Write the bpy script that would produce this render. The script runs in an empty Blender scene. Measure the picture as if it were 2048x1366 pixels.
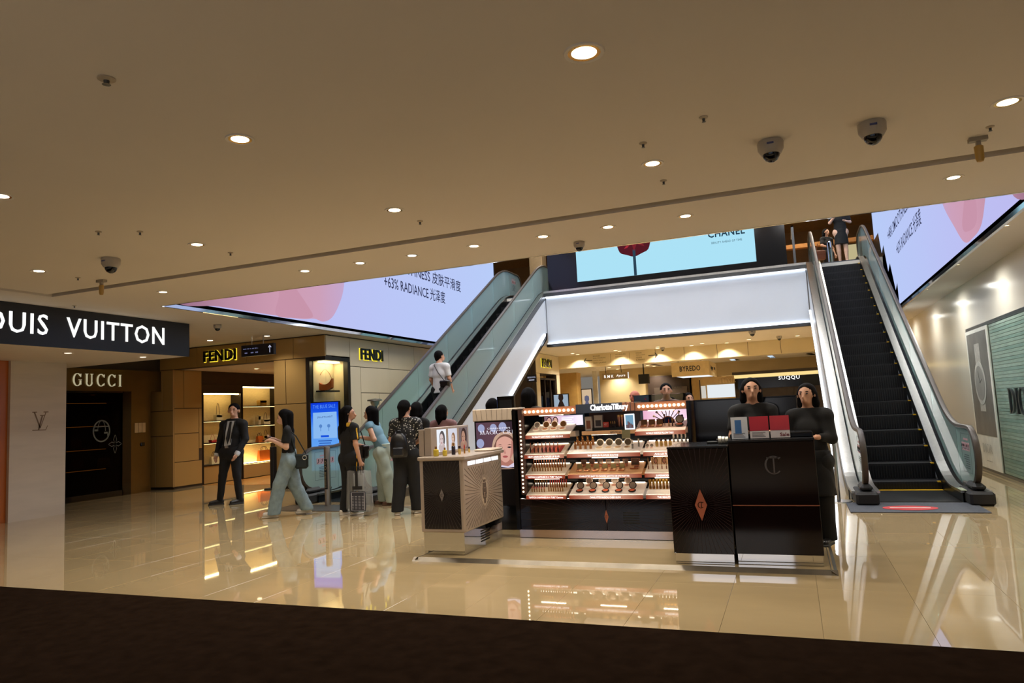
import bpy, math, random
import numpy as np
from mathutils import Vector, Matrix
random.seed(7)
SC = bpy.context.scene
COL = SC.collection

# ---------------------------------------------------------------- camera, world, exposure
F_PX, EYE = 1420.0, 1.42
YAW, PITCH, ROLL = (math.radians(a) for a in (21.207, 5.631, -2.8236))
_f = Vector((-math.sin(YAW)*math.cos(PITCH), math.cos(YAW)*math.cos(PITCH), math.sin(PITCH)))
_r0 = Vector((math.cos(YAW), math.sin(YAW), 0)); _u0 = _r0.cross(_f)
CR = _r0*math.cos(ROLL) + _u0*math.sin(ROLL); CU = -_r0*math.sin(ROLL) + _u0*math.cos(ROLL); CF = _f
cam_data = bpy.data.cameras.new('camera'); cam = bpy.data.objects.new('camera', cam_data); COL.objects.link(cam)
cam_data.sensor_width = 36.0; cam_data.lens = 36.0*F_PX/2048; cam_data.clip_end = 200
cam.matrix_world = Matrix(((CR.x, CU.x, -CF.x, 0), (CR.y, CU.y, -CF.y, 0), (CR.z, CU.z, -CF.z, EYE), (0, 0, 0, 1)))
SC.camera = cam
world = bpy.data.worlds.new('world'); SC.world = world; world.use_nodes = True
world.node_tree.nodes['Background'].inputs[0].default_value = (1.0, 0.92, 0.80, 1)
world.node_tree.nodes['Background'].inputs[1].default_value = 0.19
SC.view_settings.view_transform = 'Standard'; SC.view_settings.look = 'None'
SC.view_settings.exposure = 0.0; SC.view_settings.gamma = 1.0; SC.view_settings.use_curve_mapping = False
SPOT_W = 88.0          # one ceiling downlight
WARM = (1.0, 0.905, 0.765)
try:
    SC.cycles.max_bounces = 7; SC.cycles.transparent_max_bounces = 14; SC.cycles.sample_clamp_indirect = 4.0
    SC.cycles.caustics_reflective = False; SC.cycles.caustics_refractive = False
except Exception: pass

def P(x, y, **k):
    """point of the place seen at photo pixel (x, y) that lies on the plane X=, Y= or Z= (world metres)"""
    d = CF + CR*((x-1024)/F_PX) - CU*((y-683)/F_PX)
    (a, v), = k.items(); i = 'XYZ'.index(a)
    t = (v - (0, 0, EYE)[i])/d[i]
    return Vector((d.x*t, d.y*t, EYE + d.z*t))

# ---------------------------------------------------------------- helpers
def lin(c):
    c = [x/255.0 for x in c]
    return tuple(x/12.92 if x <= 0.04045 else ((x+0.055)/1.055)**2.4 for x in c)

NTH = ('first', 'second', 'third', 'fourth', 'fifth', 'sixth', 'seventh', 'eighth', 'ninth', 'tenth', 'eleventh', 'twelfth', 'thirteenth', 'fourteenth', 'fifteenth', 'sixteenth', 'seventeenth')
MATS = {}
def mat(name, col=(128, 128, 128), rough=0.5, metal=0.0, emit=0.0, var=0.08, scale=6.0, bump=0.0, spec=0.5, coat=0.0, alpha=None, stretch=(1, 1, 1), ecol=None):
    """procedural principled material: base colour varied by object-space noise"""
    if name in MATS: return MATS[name]
    m = bpy.data.materials.new(name); m.use_nodes = True; MATS[name] = m
    nt = m.node_tree; b = nt.nodes['Principled BSDF']
    c = lin(col)
    tc = nt.nodes.new('ShaderNodeTexCoord'); mp = nt.nodes.new('ShaderNodeMapping'); mp.inputs['Scale'].default_value = stretch
    nz = nt.nodes.new('ShaderNodeTexNoise'); nz.inputs['Scale'].default_value = scale; nz.inputs['Detail'].default_value = 3
    nt.links.new(tc.outputs['Object'], mp.inputs[0]); nt.links.new(mp.outputs[0], nz.inputs['Vector'])
    rp = nt.nodes.new('ShaderNodeValToRGB')
    rp.color_ramp.elements[0].position = 0.3; rp.color_ramp.elements[1].position = 0.7
    rp.color_ramp.elements[0].color = (*[x*(1-var) for x in c], 1); rp.color_ramp.elements[1].color = (*[min(1, x*(1+var)) for x in c], 1)
    nt.links.new(nz.outputs['Fac'], rp.inputs[0]); nt.links.new(rp.outputs[0], b.inputs['Base Color'])
    b.inputs['Roughness'].default_value = rough; b.inputs['Metallic'].default_value = metal
    b.inputs['Specular IOR Level'].default_value = spec; b.inputs['Coat Weight'].default_value = coat
    if emit:
        b.inputs['Emission Color'].default_value = (*(lin(ecol) if ecol else c), 1); b.inputs['Emission Strength'].default_value = emit
    if alpha is not None: b.inputs['Alpha'].default_value = alpha
    if bump:
        bp = nt.nodes.new('ShaderNodeBump'); bp.inputs['Strength'].default_value = bump; bp.inputs['Distance'].default_value = 0.01
        nt.links.new(nz.outputs['Fac'], bp.inputs['Height']); nt.links.new(bp.outputs[0], b.inputs['Normal'])
    return m

def glow(name, col, s=1.0):
    """light-giving surface (lamp, screen, lit sign)"""
    if name in MATS: return MATS[name]
    m = bpy.data.materials.new(name); m.use_nodes = True; MATS[name] = m
    nt = m.node_tree; nt.nodes.clear()
    e = nt.nodes.new('ShaderNodeEmission'); o = nt.nodes.new('ShaderNodeOutputMaterial')
    e.inputs[0].default_value = (*lin(col), 1); e.inputs[1].default_value = s
    nt.links.new(e.outputs[0], o.inputs[0]); return m

def glowramp(name, stops, axis=2, lo=0.0, hi=1.0, s=1.0, wob=0.0):
    """screen picture: colour ramp along an object axis, slightly wavy"""
    if name in MATS: return MATS[name]
    m = bpy.data.materials.new(name); m.use_nodes = True; MATS[name] = m
    nt = m.node_tree; nt.nodes.clear()
    tc = nt.nodes.new('ShaderNodeTexCoord'); sx = nt.nodes.new('ShaderNodeSeparateXYZ'); mr = nt.nodes.new('ShaderNodeMapRange')
    mr.inputs[1].default_value = lo; mr.inputs[2].default_value = hi
    nt.links.new(tc.outputs['Object'], sx.inputs[0])
    src = sx.outputs[axis]
    if wob:
        nz = nt.nodes.new('ShaderNodeTexNoise'); nz.inputs['Scale'].default_value = 0.8
        nt.links.new(tc.outputs['Object'], nz.inputs['Vector'])
        ma = nt.nodes.new('ShaderNodeMath'); ma.operation = 'MULTIPLY_ADD'; ma.inputs[1].default_value = wob
        nt.links.new(nz.outputs['Fac'], ma.inputs[0]); nt.links.new(src, ma.inputs[2]); src = ma.outputs[0]
    nt.links.new(src, mr.inputs[0])
    rp = nt.nodes.new('ShaderNodeValToRGB'); cr = rp.color_ramp
    cr.elements.remove(cr.elements[1]); cr.elements[0].position = stops[0][0]; cr.elements[0].color = (*lin(stops[0][1]), 1)
    for p, c in stops[1:]: cr.elements.new(p).color = (*lin(c), 1)
    nt.links.new(mr.outputs[0], rp.inputs[0])
    e = nt.nodes.new('ShaderNodeEmission'); o = nt.nodes.new('ShaderNodeOutputMaterial'); e.inputs[1].default_value = s
    nt.links.new(rp.outputs[0], e.inputs[0]); nt.links.new(e.outputs[0], o.inputs[0]); return m

def glass(name, tint=(200, 225, 222), refl=0.12, rough=0.02, body=0.0, bodycol=(120, 170, 165)):
    """thin glass: tinted see-through, mirror reflection by angle, a little milky body"""
    if name in MATS: return MATS[name]
    m = bpy.data.materials.new(name); m.use_nodes = True; MATS[name] = m
    nt = m.node_tree; nt.nodes.clear()
    t = nt.nodes.new('ShaderNodeBsdfTransparent'); t.inputs[0].default_value = (*lin(tint), 1)
    g = nt.nodes.new('ShaderNodeBsdfGlossy'); g.inputs['Roughness'].default_value = rough
    lw = nt.nodes.new('ShaderNodeLayerWeight'); lw.inputs[0].default_value = refl
    mx = nt.nodes.new('ShaderNodeMixShader'); nt.links.new(lw.outputs['Fresnel'], mx.inputs[0])
    src = t.outputs[0]
    if body:
        d = nt.nodes.new('ShaderNodeBsdfDiffuse'); d.inputs[0].default_value = (*lin(bodycol), 1)
        tl = nt.nodes.new('ShaderNodeBsdfTranslucent'); tl.inputs[0].default_value = (*lin(bodycol), 1)
        a = nt.nodes.new('ShaderNodeMixShader'); a.inputs[0].default_value = 0.5
        nt.links.new(d.outputs[0], a.inputs[1]); nt.links.new(tl.outputs[0], a.inputs[2])
        m2 = nt.nodes.new('ShaderNodeMixShader'); m2.inputs[0].default_value = body
        nt.links.new(t.outputs[0], m2.inputs[1]); nt.links.new(a.outputs[0], m2.inputs[2]); src = m2.outputs[0]
    nt.links.new(src, mx.inputs[1]); nt.links.new(g.outputs[0], mx.inputs[2])
    o = nt.nodes.new('ShaderNodeOutputMaterial'); nt.links.new(mx.outputs[0], o.inputs[0]); return m

def link(name, me, parent=None, smooth=False):
    o = bpy.data.objects.new(name, me); COL.objects.link(o)
    if parent: o.parent = parent; o.matrix_parent_inverse = parent.matrix_world.inverted() if False else Matrix.Identity(4)
    if smooth and me is not None:
        me.polygons.foreach_set('use_smooth', [True]*len(me.polygons))
    return o

def tag(o, label=None, cat=None, group=None, kind=None):
    if label: o['label'] = label
    if cat: o['category'] = cat
    if group: o['group'] = group
    if kind: o['kind'] = kind
    return o

def empty(name, label, cat, loc=(0, 0, 0), rz=0.0, group=None):
    o = bpy.data.objects.new(name, None); COL.objects.link(o); o.location = loc; o.rotation_euler = (0, 0, rz)
    o.empty_display_size = 0.05
    return tag(o, label, cat, group)

def copy_tree(o, parent=None, loc=None, rz=None):
    c = o.copy(); COL.objects.link(c)
    if parent: c.parent = parent
    if loc is not None: c.location = loc
    if rz is not None: c.rotation_euler = (0, 0, rz)
    for ch in o.children: copy_tree(ch, c)
    return c

class MB:
    """collects shapes; build() links them as ONE mesh object"""
    def __init__(s): s.v = []; s.f = []; s.m = []; s.mi = 0
    def slot(s, i): s.mi = i; return s
    def add(s, vs, fs):
        n = len(s.v); s.v += [tuple(v) for v in vs]; s.f += [tuple(i+n for i in f) for f in fs]; s.m += [s.mi]*len(fs); return s
    def box(s, x0, x1, y0, y1, z0, z1):
        v = [(x, y, z) for z in (z0, z1) for y in (y0, y1) for x in (x0, x1)]
        return s.add(v, [(0, 2, 3, 1), (4, 5, 7, 6), (0, 1, 5, 4), (2, 6, 7, 3), (0, 4, 6, 2), (1, 3, 7, 5)])
    def bbox(s, x0, x1, y0, y1, z0, z1, b=0.01):
        """box with chamfered edges"""
        b = min(b, (x1-x0)/2.01, (y1-y0)/2.01, (z1-z0)/2.01)
        X, Y, Z = ((x0, x0+b, x1-b, x1), (y0, y0+b, y1-b, y1), (z0, z0+b, z1-b, z1))
        ids = {}; vs = []
        def g(i, j, k):
            if (i, j, k) not in ids: ids[i, j, k] = len(vs); vs.append((X[i], Y[j], Z[k]))
            return ids[i, j, k]
        fs = [[g(1, 1, 0), g(1, 2, 0), g(2, 2, 0), g(2, 1, 0)], [g(1, 1, 3), g(2, 1, 3), g(2, 2, 3), g(1, 2, 3)],
              [g(1, 0, 1), g(2, 0, 1), g(2, 0, 2), g(1, 0, 2)], [g(1, 3, 1), g(1, 3, 2), g(2, 3, 2), g(2, 3, 1)],
              [g(0, 1, 1), g(0, 1, 2), g(0, 2, 2), g(0, 2, 1)], [g(3, 1, 1), g(3, 2, 1), g(3, 2, 2), g(3, 1, 2)]]
        for a in (0, 3):
            p = 1 if a == 0 else 2
            for c in (0, 3):
                q = 1 if c == 0 else 2
                fs += [[g(a, q, 1), g(a, q, 2), g(p, c, 2), g(p, c, 1)], [g(a, 1, q), g(a, 2, q), g(p, 2, c), g(p, 1, c)], [g(1, a, q), g(2, a, q), g(2, p, c), g(1, p, c)]]
                for e in (0, 3):
                    t = 1 if e == 0 else 2
                    fs.append([g(a, q, t), g(p, c, t), g(p, q, e)])
        return s.add(vs, fs)
    def prism(s, pts, d):
        """planar polygon (3D points) extruded by vector d"""
        n = len(pts); d = Vector(d); a = [Vector(p) for p in pts]; b = [p+d for p in a]
        return s.add(a+b, [tuple(range(n))[::-1], tuple(range(n, 2*n))] + [(i, (i+1) % n, n+(i+1) % n, n+i) for i in range(n)])
    def tube(s, path, r, n=8, cap=True, closed=False):
        path = [Vector(p) for p in path]; L = len(path); rs = r if isinstance(r, (list, tuple)) else [r]*L
        rings = []; up = None
        for i, p in enumerate(path):
            if closed: t = path[(i+1) % L]-path[i-1]
            else: t = path[min(i+1, L-1)]-path[max(i-1, 0)]
            t.normalize()
            if up is None: up = Vector((0, 0, 1)) if abs(t.z) < .9 else Vector((1, 0, 0))
            a = t.cross(up); 
            if a.length < 1e-6: a = t.cross(Vector((1, 0, .01)))
            a.normalize(); b = a.cross(t).normalized(); up = b
            rings.append([p + (a*math.cos(2*math.pi*k/n)+b*math.sin(2*math.pi*k/n))*rs[i] for k in range(n)])
        vs = [v for q in rings for v in q]; fs = []
        for i in range(L if closed else L-1):
            j = (i+1) % L
            fs += [(i*n+k, i*n+(k+1) % n, j*n+(k+1) % n, j*n+k) for k in range(n)]
        if cap and not closed: fs += [tuple(range(n))[::-1], tuple(range((L-1)*n, L*n))]
        return s.add(vs, fs)
    def lathe(s, prof, c=(0, 0, 0), n=16, sx=1.0, sy=1.0, cap=True):
        """profile of (radius, z) turned round the vertical through c"""
        L = len(prof); vs = []; fs = []
        for r, z in prof:
            vs += [(c[0]+sx*r*math.cos(2*math.pi*k/n), c[1]+sy*r*math.sin(2*math.pi*k/n), c[2]+z) for k in range(n)]
        for i in range(L-1): fs += [(i*n+k, i*n+(k+1) % n, (i+1)*n+(k+1) % n, (i+1)*n+k) for k in range(n)]
        if cap and prof[0][0] > 1e-5: fs.append(tuple(range(n))[::-1])
        if cap and prof[-1][0] > 1e-5: fs.append(tuple(range((L-1)*n, L*n)))
        return s.add(vs, fs)
    def disc(s, c, u, v, r, n=20, d=None):
        c, u, v = Vector(c), Vector(u), Vector(v)
        pts = [c+u*(r*math.cos(2*math.pi*k/n))+v*(r*math.sin(2*math.pi*k/n)) for k in range(n)]
        if d is not None: return s.prism(pts, d)
        return s.add(pts, [tuple(range(n))])
    def xf(s, M, a=0):
        s.v[a:] = [tuple(M @ Vector(v)) for v in s.v[a:]]; return s
    def build(s, name, mats, parent=None, smooth=False):
        me = bpy.data.meshes.new(name); me.from_pydata(s.v, [], s.f)
        for m in (mats if isinstance(mats, (list, tuple)) else [mats]): me.materials.append(m)
        if any(s.m): me.polygons.foreach_set('material_index', s.m)
        me.update()
        o = link(name, me, parent)
        if smooth:
            me.polygons.foreach_set('use_smooth', [True]*len(me.polygons))
            try: me.set_sharp_from_angle(angle=math.radians(38))
            except Exception: pass
        return o

def glyph_mesh(body, bold=0.0, spacing=1.0, depth=0.0):
    cu = bpy.data.curves.new('lettering', 'FONT'); cu.body = body; cu.space_character = spacing; cu.offset = bold; cu.extrude = 0.0; cu.resolution_u = 2
    o = bpy.data.objects.new('lettering', cu); COL.objects.link(o)
    dg = bpy.context.evaluated_depsgraph_get(); me = bpy.data.meshes.new_from_object(o.evaluated_get(dg))
    bpy.data.objects.remove(o); bpy.data.curves.remove(cu)
    v = np.empty(len(me.vertices)*3); me.vertices.foreach_get('co', v); v = v.reshape(-1, 3)
    f = [tuple(p.vertices) for p in me.polygons]; bpy.data.meshes.remove(me); return v, f

def lettering(name, body, m, parent, org, u, v, w=None, h=None, depth=0.004, bold=0.0, spacing=1.0, vf=None, shear=0.0, split=False):
    """raised letters: glyph outline fitted to w x h on the plane through org spanned by unit u (reading direction) and v (up)"""
    V, Fc = vf[:2] if vf is not None else glyph_mesh(body, bold, spacing)
    u, v, org = Vector(u), Vector(v), Vector(org); n = u.cross(v)
    mn, mx = V.min(0), V.max(0); sx = (w/(mx[0]-mn[0])) if w else None; sy = (h/(mx[1]-mn[1])) if h else None
    sx = sx or sy; sy = sy or sx
    pts = [org + u*(float((q[0]-mn[0])*sx) + shear*float((q[1]-mn[1])*sy)) + v*float((q[1]-mn[1])*sy) for q in V]
    if split:
        par = list(range(len(pts)))
        def fd(i):
            while par[i] != i: par[i] = par[par[i]]; i = par[i]
            return i
        cell = {}
        for i, q in enumerate(V):
            k = (round(q[0]*400), round(q[1]*400))
            if vf is None:
                if k in cell: par[fd(i)] = fd(cell[k])
                cell[k] = i
        for f in Fc:
            for b in f[1:]: par[fd(f[0])] = fd(b)
        key = (lambda f: vf[2][f[0]]) if vf is not None else (lambda f: fd(f[0]))
        grp = {}
        for f in Fc: grp.setdefault(key(f), []).append(f)
        res = None
        for fl_ in grp.values():
            ids = sorted({i for f in fl_ for i in f}); mp = {i: k for k, i in enumerate(ids)}; N = len(ids)
            vs = [pts[i]+n*depth for i in ids]+[pts[i] for i in ids]; fs = [tuple(mp[i] for i in f) for f in fl_]; cnt = {(a, b) for f in fs for a, b in zip(f, f[1:]+f[:1])}
            fs += [(b, a, a+N, b+N) for (a, b) in cnt if (b, a) not in cnt]
            res = MB().add(vs, fs).build('letter', m, parent)
        return res
    N = len(pts); vs = [p+n*depth for p in pts]; fs = list(Fc)
    if depth > 0.003:
        cnt = {}
        for f in Fc:
            for a, b in zip(f, f[1:]+f[:1]): cnt[(a, b)] = 1
        vs += pts
        fs += [(b, a, a+N, b+N) for (a, b) in cnt if (b, a) not in cnt]
    return MB().add(vs, fs).build(name, m, parent)

# hand-drawn roman capitals with serifs (thick stems, thin joins), unit height
def _arc(cx, cy, rx, ry, a0, a1, tx, ty, n=22):
    """crescent stroke: outer ellipse minus a narrower inner one"""
    o = []; i = []
    for k in range(n+1):
        a = math.radians(a0+(a1-a0)*k/n)
        o.append((cx+rx*math.cos(a), cy+ry*math.sin(a))); i.append((cx+(rx-tx)*math.cos(a), cy+(ry-ty)*math.sin(a)))
    return [(o[k], o[k+1], i[k+1], i[k]) for k in range(n)]
def _bar(x0, y0, x1, y1, w):
    return [((x0-w/2, y0), (x0+w/2, y0), (x1+w/2, y1), (x1-w/2, y1))]
def _ser(x, y, w=.13, t=.035):
    y0, y1 = (y, y+t) if y < .5 else (y-t, y)
    return [((x-w, y0), (x+w, y0), (x+w, y1), (x-w, y1))]
T, t_ = .13, .045
SERIF = {
 'G': (.80, _arc(.42, .5, .42, .52, 38, 330, T, t_)+_bar(.72, .1, .72, .44, T)+_ser(.70, .47, .14)+_bar(.74, .72, .76, .98, .03)),
 'U': (.80, _bar(.16, .3, .16, 1, T)+_bar(.66, .3, .66, 1, .06)+_arc(.41, .3, .315, .32, 180, 360, T*.8, .06)+_ser(.16, 1)+_ser(.66, 1)),
 'C': (.76, _arc(.42, .5, .42, .52, 40, 320, T, t_)+_bar(.74, .72, .76, .98, .03)+_bar(.73, .06, .75, .25, .02)),
 'I': (.34, _bar(.16, 0, .16, 1, T)+_ser(.16, 0)+_ser(.16, 1)),
 'D': (.84, _bar(.17, 0, .17, 1, T)+_arc(.25, .5, .52, .5, -90, 90, T, t_)+_ser(.12, 0, .12)+_ser(.12, 1, .12)),
 'O': (.92, _arc(.45, .5, .45, .52, 0, 360, T, t_, 36)),
 'R': (.80, _bar(.17, 0, .17, 1, T)+_arc(.28, .74, .33, .26, -90, 90, T, t_)+_bar(.68, 0, .36, .5, T)+_ser(.17, 0)+_ser(.12, 1, .1)+_ser(.70, 0, .1)),
 'M': (1.0, _bar(.12, 0, .16, 1, .05)+_bar(.86, 0, .80, 1, T)+_bar(.47, 0, .18, 1, T*.8)+_bar(.47, 0, .80, 1, .05)+_ser(.12, 0)+_ser(.86, 0)),
 'A': (.86, _bar(.12, 0, .42, 1, .05)+_bar(.72, 0, .42, 1, T)+_bar(.42, .30, .42, .345, .38)+_ser(.12, 0)+_ser(.72, 0)),
 'E': (.66, _bar(.17, 0, .17, 1, T)+_bar(.36, 0, .36, .05, .42)+_bar(.36, .95, .36, 1, .42)+_bar(.32, .48, .32, .53, .32)),
 'L': (.66, _bar(.17, 0, .17, 1, T)+_bar(.36, 0, .36, .05, .42)+_ser(.17, 1)+_bar(.56, 0, .58, .2, .03)),
 'X': (.82, _bar(.68, 0, .14, 1, T)+_bar(.12, 0, .66, 1, .05)+_ser(.12, 0)+_ser(.68, 0)+_ser(.14, 1)+_ser(.66, 1)),
 'V': (.86, _bar(.42, 0, .12, 1, T)+_bar(.42, 0, .72, 1, .05)+_ser(.12, 1)+_ser(.72, 1)),
 'T': (.80, _bar(.39, 0, .39, 1, T)+_bar(.39, .95, .39, 1, .74)+_bar(.04, .78, .03, 1, .03)+_bar(.74, .78, .75, 1, .03)+_ser(.39, 0)),
 ' ': (.45, []),
}
def serif(body, track=.12):
    vs, fs, x, gi = [], [], 0.0, []
    for ci, ch in enumerate(body):
        w, qs = SERIF[ch]
        for q in qs:
            n = len(vs); a = sum(q[i][0]*q[(i+1) % 4][1]-q[(i+1) % 4][0]*q[i][1] for i in range(4))
            vs += [(p[0]+x, p[1], 0.0) for p in q]; gi += [ci]*4; fs.append(tuple(n+i for i in ((0, 1, 2, 3) if a > 0 else (3, 2, 1, 0))))
        x += w+track
    return np.array(vs), fs, gi
# ================================================================ materials
M_ceil = mat('ceiling_paint', (214, 206, 196), .85, var=.03, scale=.4)
M_slot = mat('slot_shade', (120, 105, 88), .9, var=.03)  # shade of the recess put into a darker slot colour
M_tile = mat('marble_tile', (186, 164, 124), .025, var=.08, scale=.9, spec=.9, coat=.5, bump=.035, stretch=(1, 2.4, 1))
M_joint = mat('tile_joint', (172, 150, 112), .3)
M_carpet = mat('carpet_pile', (31, 22, 16), 1.0, var=.22, scale=9, bump=.5, spec=.0)
M_steel = mat('brushed_steel', (190, 188, 184), .28, 1.0, var=.06, scale=30, stretch=(1, 1, .05))
M_steel_d = mat('dark_steel', (92, 94, 96), .3, 1.0, var=.06, scale=20)
M_chrome = mat('chrome', (225, 225, 225), .06, 1.0, var=.01)
M_black = mat('black_gloss', (12, 12, 15), .12, var=.2, spec=.5)
M_blackm = mat('black_matt', (17, 16, 17), .6, var=.2)
M_white = mat('white_lacquer', (194, 202, 213), .35, var=.02, scale=1)
M_beige = mat('boutique_panel', (168, 136, 84), .22, var=.05, scale=1.2, stretch=(1, 1, .3))
M_beige2 = mat('boutique_panel_pale', (214, 200, 170), .25, var=.04, scale=1.2, stretch=(1, 1, .3))
M_seam = mat('panel_seam', (58, 44, 30), .7)
M_bronze = mat('bronze_sheet', (104, 84, 46), .25, .6, var=.12, scale=2)
M_bframe = mat('dark_bronze_frame', (44, 36, 28), .4, .4)
M_lvstone = mat('pale_stone', (198, 186, 170), .6, var=.05, scale=3, stretch=(.4, .4, 3))
M_orange = mat('orange_wood', (172, 92, 34), .35, var=.14, scale=3, stretch=(1, 1, .1))
M_navy = mat('navy_sign_face', (9, 10, 19), .4, var=.05)
M_gwall = mat('glossy_cream_wall', (226, 219, 204), .16, var=.02, scale=.6, spec=.5)
M_floor2 = mat('upper_floor_stone', (170, 150, 120), .2, var=.06)
M_strip = glow('led_strip', (236, 244, 255), 6.0)
M_cove = glow('warm_cove_light', (255, 214, 140), 3.0)
M_lampw = glow('downlight_lens', (255, 236, 200), 9.0)
M_lampfar = glow('far_downlight_lens', (255, 232, 184), 6.0)
M_lit = glow('lit_white_letters', (250, 250, 246), 1.25)
M_halo = glow('yellow_halo', (250, 225, 60), 1.15)
M_ink = mat('dark_lettering', (24, 22, 20), .5)
G_bal = glass('balustrade_glass', (178, 218, 218), .12, .02, body=.5, bodycol=(222, 244, 240))
G_clear = glass('clear_glass', (238, 242, 240), .10)
G_dark = glass('smoked_glass', (140, 124, 96), .12)
X_, Y_, Z_ = Vector((1, 0, 0)), Vector((0, 1, 0)), Vector((0, 0, 1))
CEIL, UP = 3.28, 4.87
XL, XR = -8.8, 2.42          # sides of the atrium
YV, YB = 8.04, 19.86         # near and far edge of the atrium

# ================================================================ floor
fl = MB(); fl.box(-17, 3.0, 4.6, 42, -.25, -.014); fl.slot(1); fl.box(-17, 10, -5, 4.6, -.25, 0); fl.slot(0); fl.box(3.0, 10, 4.6, 42, -.25, -.0)
floor = tag(fl.build('floor', [M_joint, mat('near_floor_stone', (205, 190, 165), .3, var=.06, scale=1)]), 'polished beige marble floor of the shopping hall', kind='structure')
tiles = []
for i in range(-28, 5):
    for j in range(30):
        x0, y0 = .06+.6*i, 4.66+1.2*j
        c = Vector((min(x0+.3, 2.9), y0+.6, -EYE)); z = c.dot(CF); u, v = 1024+F_PX*c.dot(CR)/z, 683-F_PX*c.dot(CU)/z
        tiles.append((not (-150 < u < 2200), c.length, x0, y0))
tiles.sort()
tb = MB(); tb.bbox(.0008, .5992, .0008, 1.1992, -.014, 0, .0006); tile0 = tb.build('floor_tile', M_tile, floor)
tile0.location = (tiles[0][2], tiles[0][3], 0)
for _, _, x0, y0 in tiles[1:300]:
    c = tile0.copy(); COL.objects.link(c); c.location = (x0, y0, 0)
rest = MB()
for _, _, x0, y0 in tiles[300:]: rest.box(x0+.0015, min(x0+.5985, 3.0), y0+.0015, y0+1.1985, -.014, 0)
tag(rest.build('far_floor_tiles', M_tile, floor), kind='stuff')
cp = MB(); cp.box(-12.2, 8, 1.0, 4.655, .0, .006)
tag(cp.build('carpet', M_carpet), 'dark brown carpet across the near edge of the marble floor', 'carpet')

# ================================================================ ceiling of the lower hall with its L-shaped slot
c = MB()
c.box(-9.12, 10, -5, 6.48, CEIL, UP); c.box(-18, -9.26, -5, 6.64, CEIL, UP); c.box(-18, 10, 6.64, YV, CEIL, UP)
c.slot(1); c.box(-9.26, -9.12, -5, 6.48, CEIL+.05, UP); c.box(-9.26, 10, 6.48, 6.64, CEIL+.05, UP); c.slot(0)
c.box(-18, XL, YV, 42, CEIL, UP-.02); c.box(XR, 10, YV, 42, CEIL, UP-.02); c.box(XL, XR, YB+.1, 42, 3.31, UP-.02)
tag(c.build('ceiling', [M_ceil, M_slot]), 'flat cream ceiling of the lower hall', kind='structure')
t = MB()
t.box(XL, XR, YV-.012, YV+.01, CEIL-.006, CEIL+.03); t.box(XL-.03, XL+.012, YV, YB, CEIL-.006, CEIL+.05); t.box(XR-.012, XR+.03, YV, YB, CEIL-.006, CEIL+.05)
tag(t.build('trim_1', M_chrome), 'thin polished metal edge round the atrium opening', kind='structure')
# upper storey
u = MB(); u.box(-18, 10, YB+.12, 42, UP-.02, UP)
tag(u.build('floor_upper', M_floor2), 'stone floor of the upper storey', kind='structure')
u = MB(); u.box(-18, 10, YV-1, 42, 8.6, 8.8)
tag(u.build('ceiling_upper', mat('upper_ceiling', (190, 150, 92), .8)), 'warm ceiling of the upper storey', kind='structure')
u = MB(); u.box(-18, 10, 33, 33.2, UP, 8.6)
tag(u.build('wall_upper_back', mat('upper_back_wall', (150, 112, 62), .6)), 'amber back wall of the upper storey', kind='structure')

# ================================================================ downlights
def downlight(loc, label, group, r=.075, power=SPOT_W, far=False, col=WARM, cone=125):
    o = empty('ceiling_downlight', label, 'light', loc, 0, group)
    a = MB(); a.lathe([(r*1.06, -.004), (r*1.3, -.008), (r*1.36, 0)], n=20 if not far else 10, cap=False); a.build('trim_ring', M_ceil, o)
    if not far:
        a = MB(); a.lathe([(r*1.06, -.0045), (r*.8, -.0025)], n=20, cap=False); a.build('reflector', mat('gold_reflector', (210, 170, 90), .25, .9), o)
    a = MB(); a.disc((0, 0, -.003), X_, -Y_, r*(1.0 if far else .82), 20 if not far else 10); a.build('lens', M_lampfar if far else M_lampw, o)
    if power:
        ld = bpy.data.lights.new('downlight_beam', 'SPOT'); ld.energy = power; ld.color = col; ld.spot_size = math.radians(cone); ld.spot_blend = .8; ld.shadow_soft_size = .06
        lo = bpy.data.objects.new('downlight_beam', ld); COL.objects.link(lo); lo.parent = o; lo.location = (0, 0, -.02)
    return o
near = [((1168, 105), 'brightest recessed downlight in the cream ceiling, topmost in the picture', 0.1), ((2015, 204), 'recessed downlight by the yellow-lensed detector at the picture edge', .09),
 ((480, 278), 'recessed downlight alone on the left half of the plain ceiling', .085), ((1305, 327), 'recessed downlight left of the two dome cameras', .08), ((2, 392), 'recessed downlight cut by the left picture edge', .08),
 ((789, 420), 'recessed downlight just before the ceiling slot, middle of the ceiling', .08), ((394, 489), 'recessed downlight above the lone dome camera by the slot', .08), ((78, 542), 'recessed downlight above the dark shop sign, near the slot corner', .08),
 ((1907, 355), 'recessed downlight beyond the slot, rightmost along the atrium edge', .075), ((1371, 432), 'recessed downlight beyond the slot, second from the right', .075), ((1216, 454), 'recessed downlight beyond the slot above the small dome camera', .075),
 ((1086, 473), 'recessed downlight beyond the slot just left of the small dome camera', .075), ((948, 492), 'recessed downlight beyond the slot above the pale lavender screen end', .075), ((824, 511), 'recessed downlight beyond the slot above the screen lettering', .075),
 ((720, 526), 'recessed downlight beyond the slot left of the screen lettering', .075), ((610, 542), 'recessed downlight beyond the slot above the pink part of the screen', .075), ((326, 584), 'recessed downlight beyond the slot at the screen tip', .075)]
for (px, py), lab, r in near:
    p = P(px, py, Z=CEIL); downlight(p, lab, 'downlights of the main ceiling', r*.82)
for (px, py), lab in [((420, 681), 'recessed downlight between dark sign and black boutique letters'), ((534, 672), 'recessed downlight above the hanging direction sign')]:
    downlight(P(px, py, Z=CEIL), lab, 'downlights before the beige boutique', .07, 75)
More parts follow.
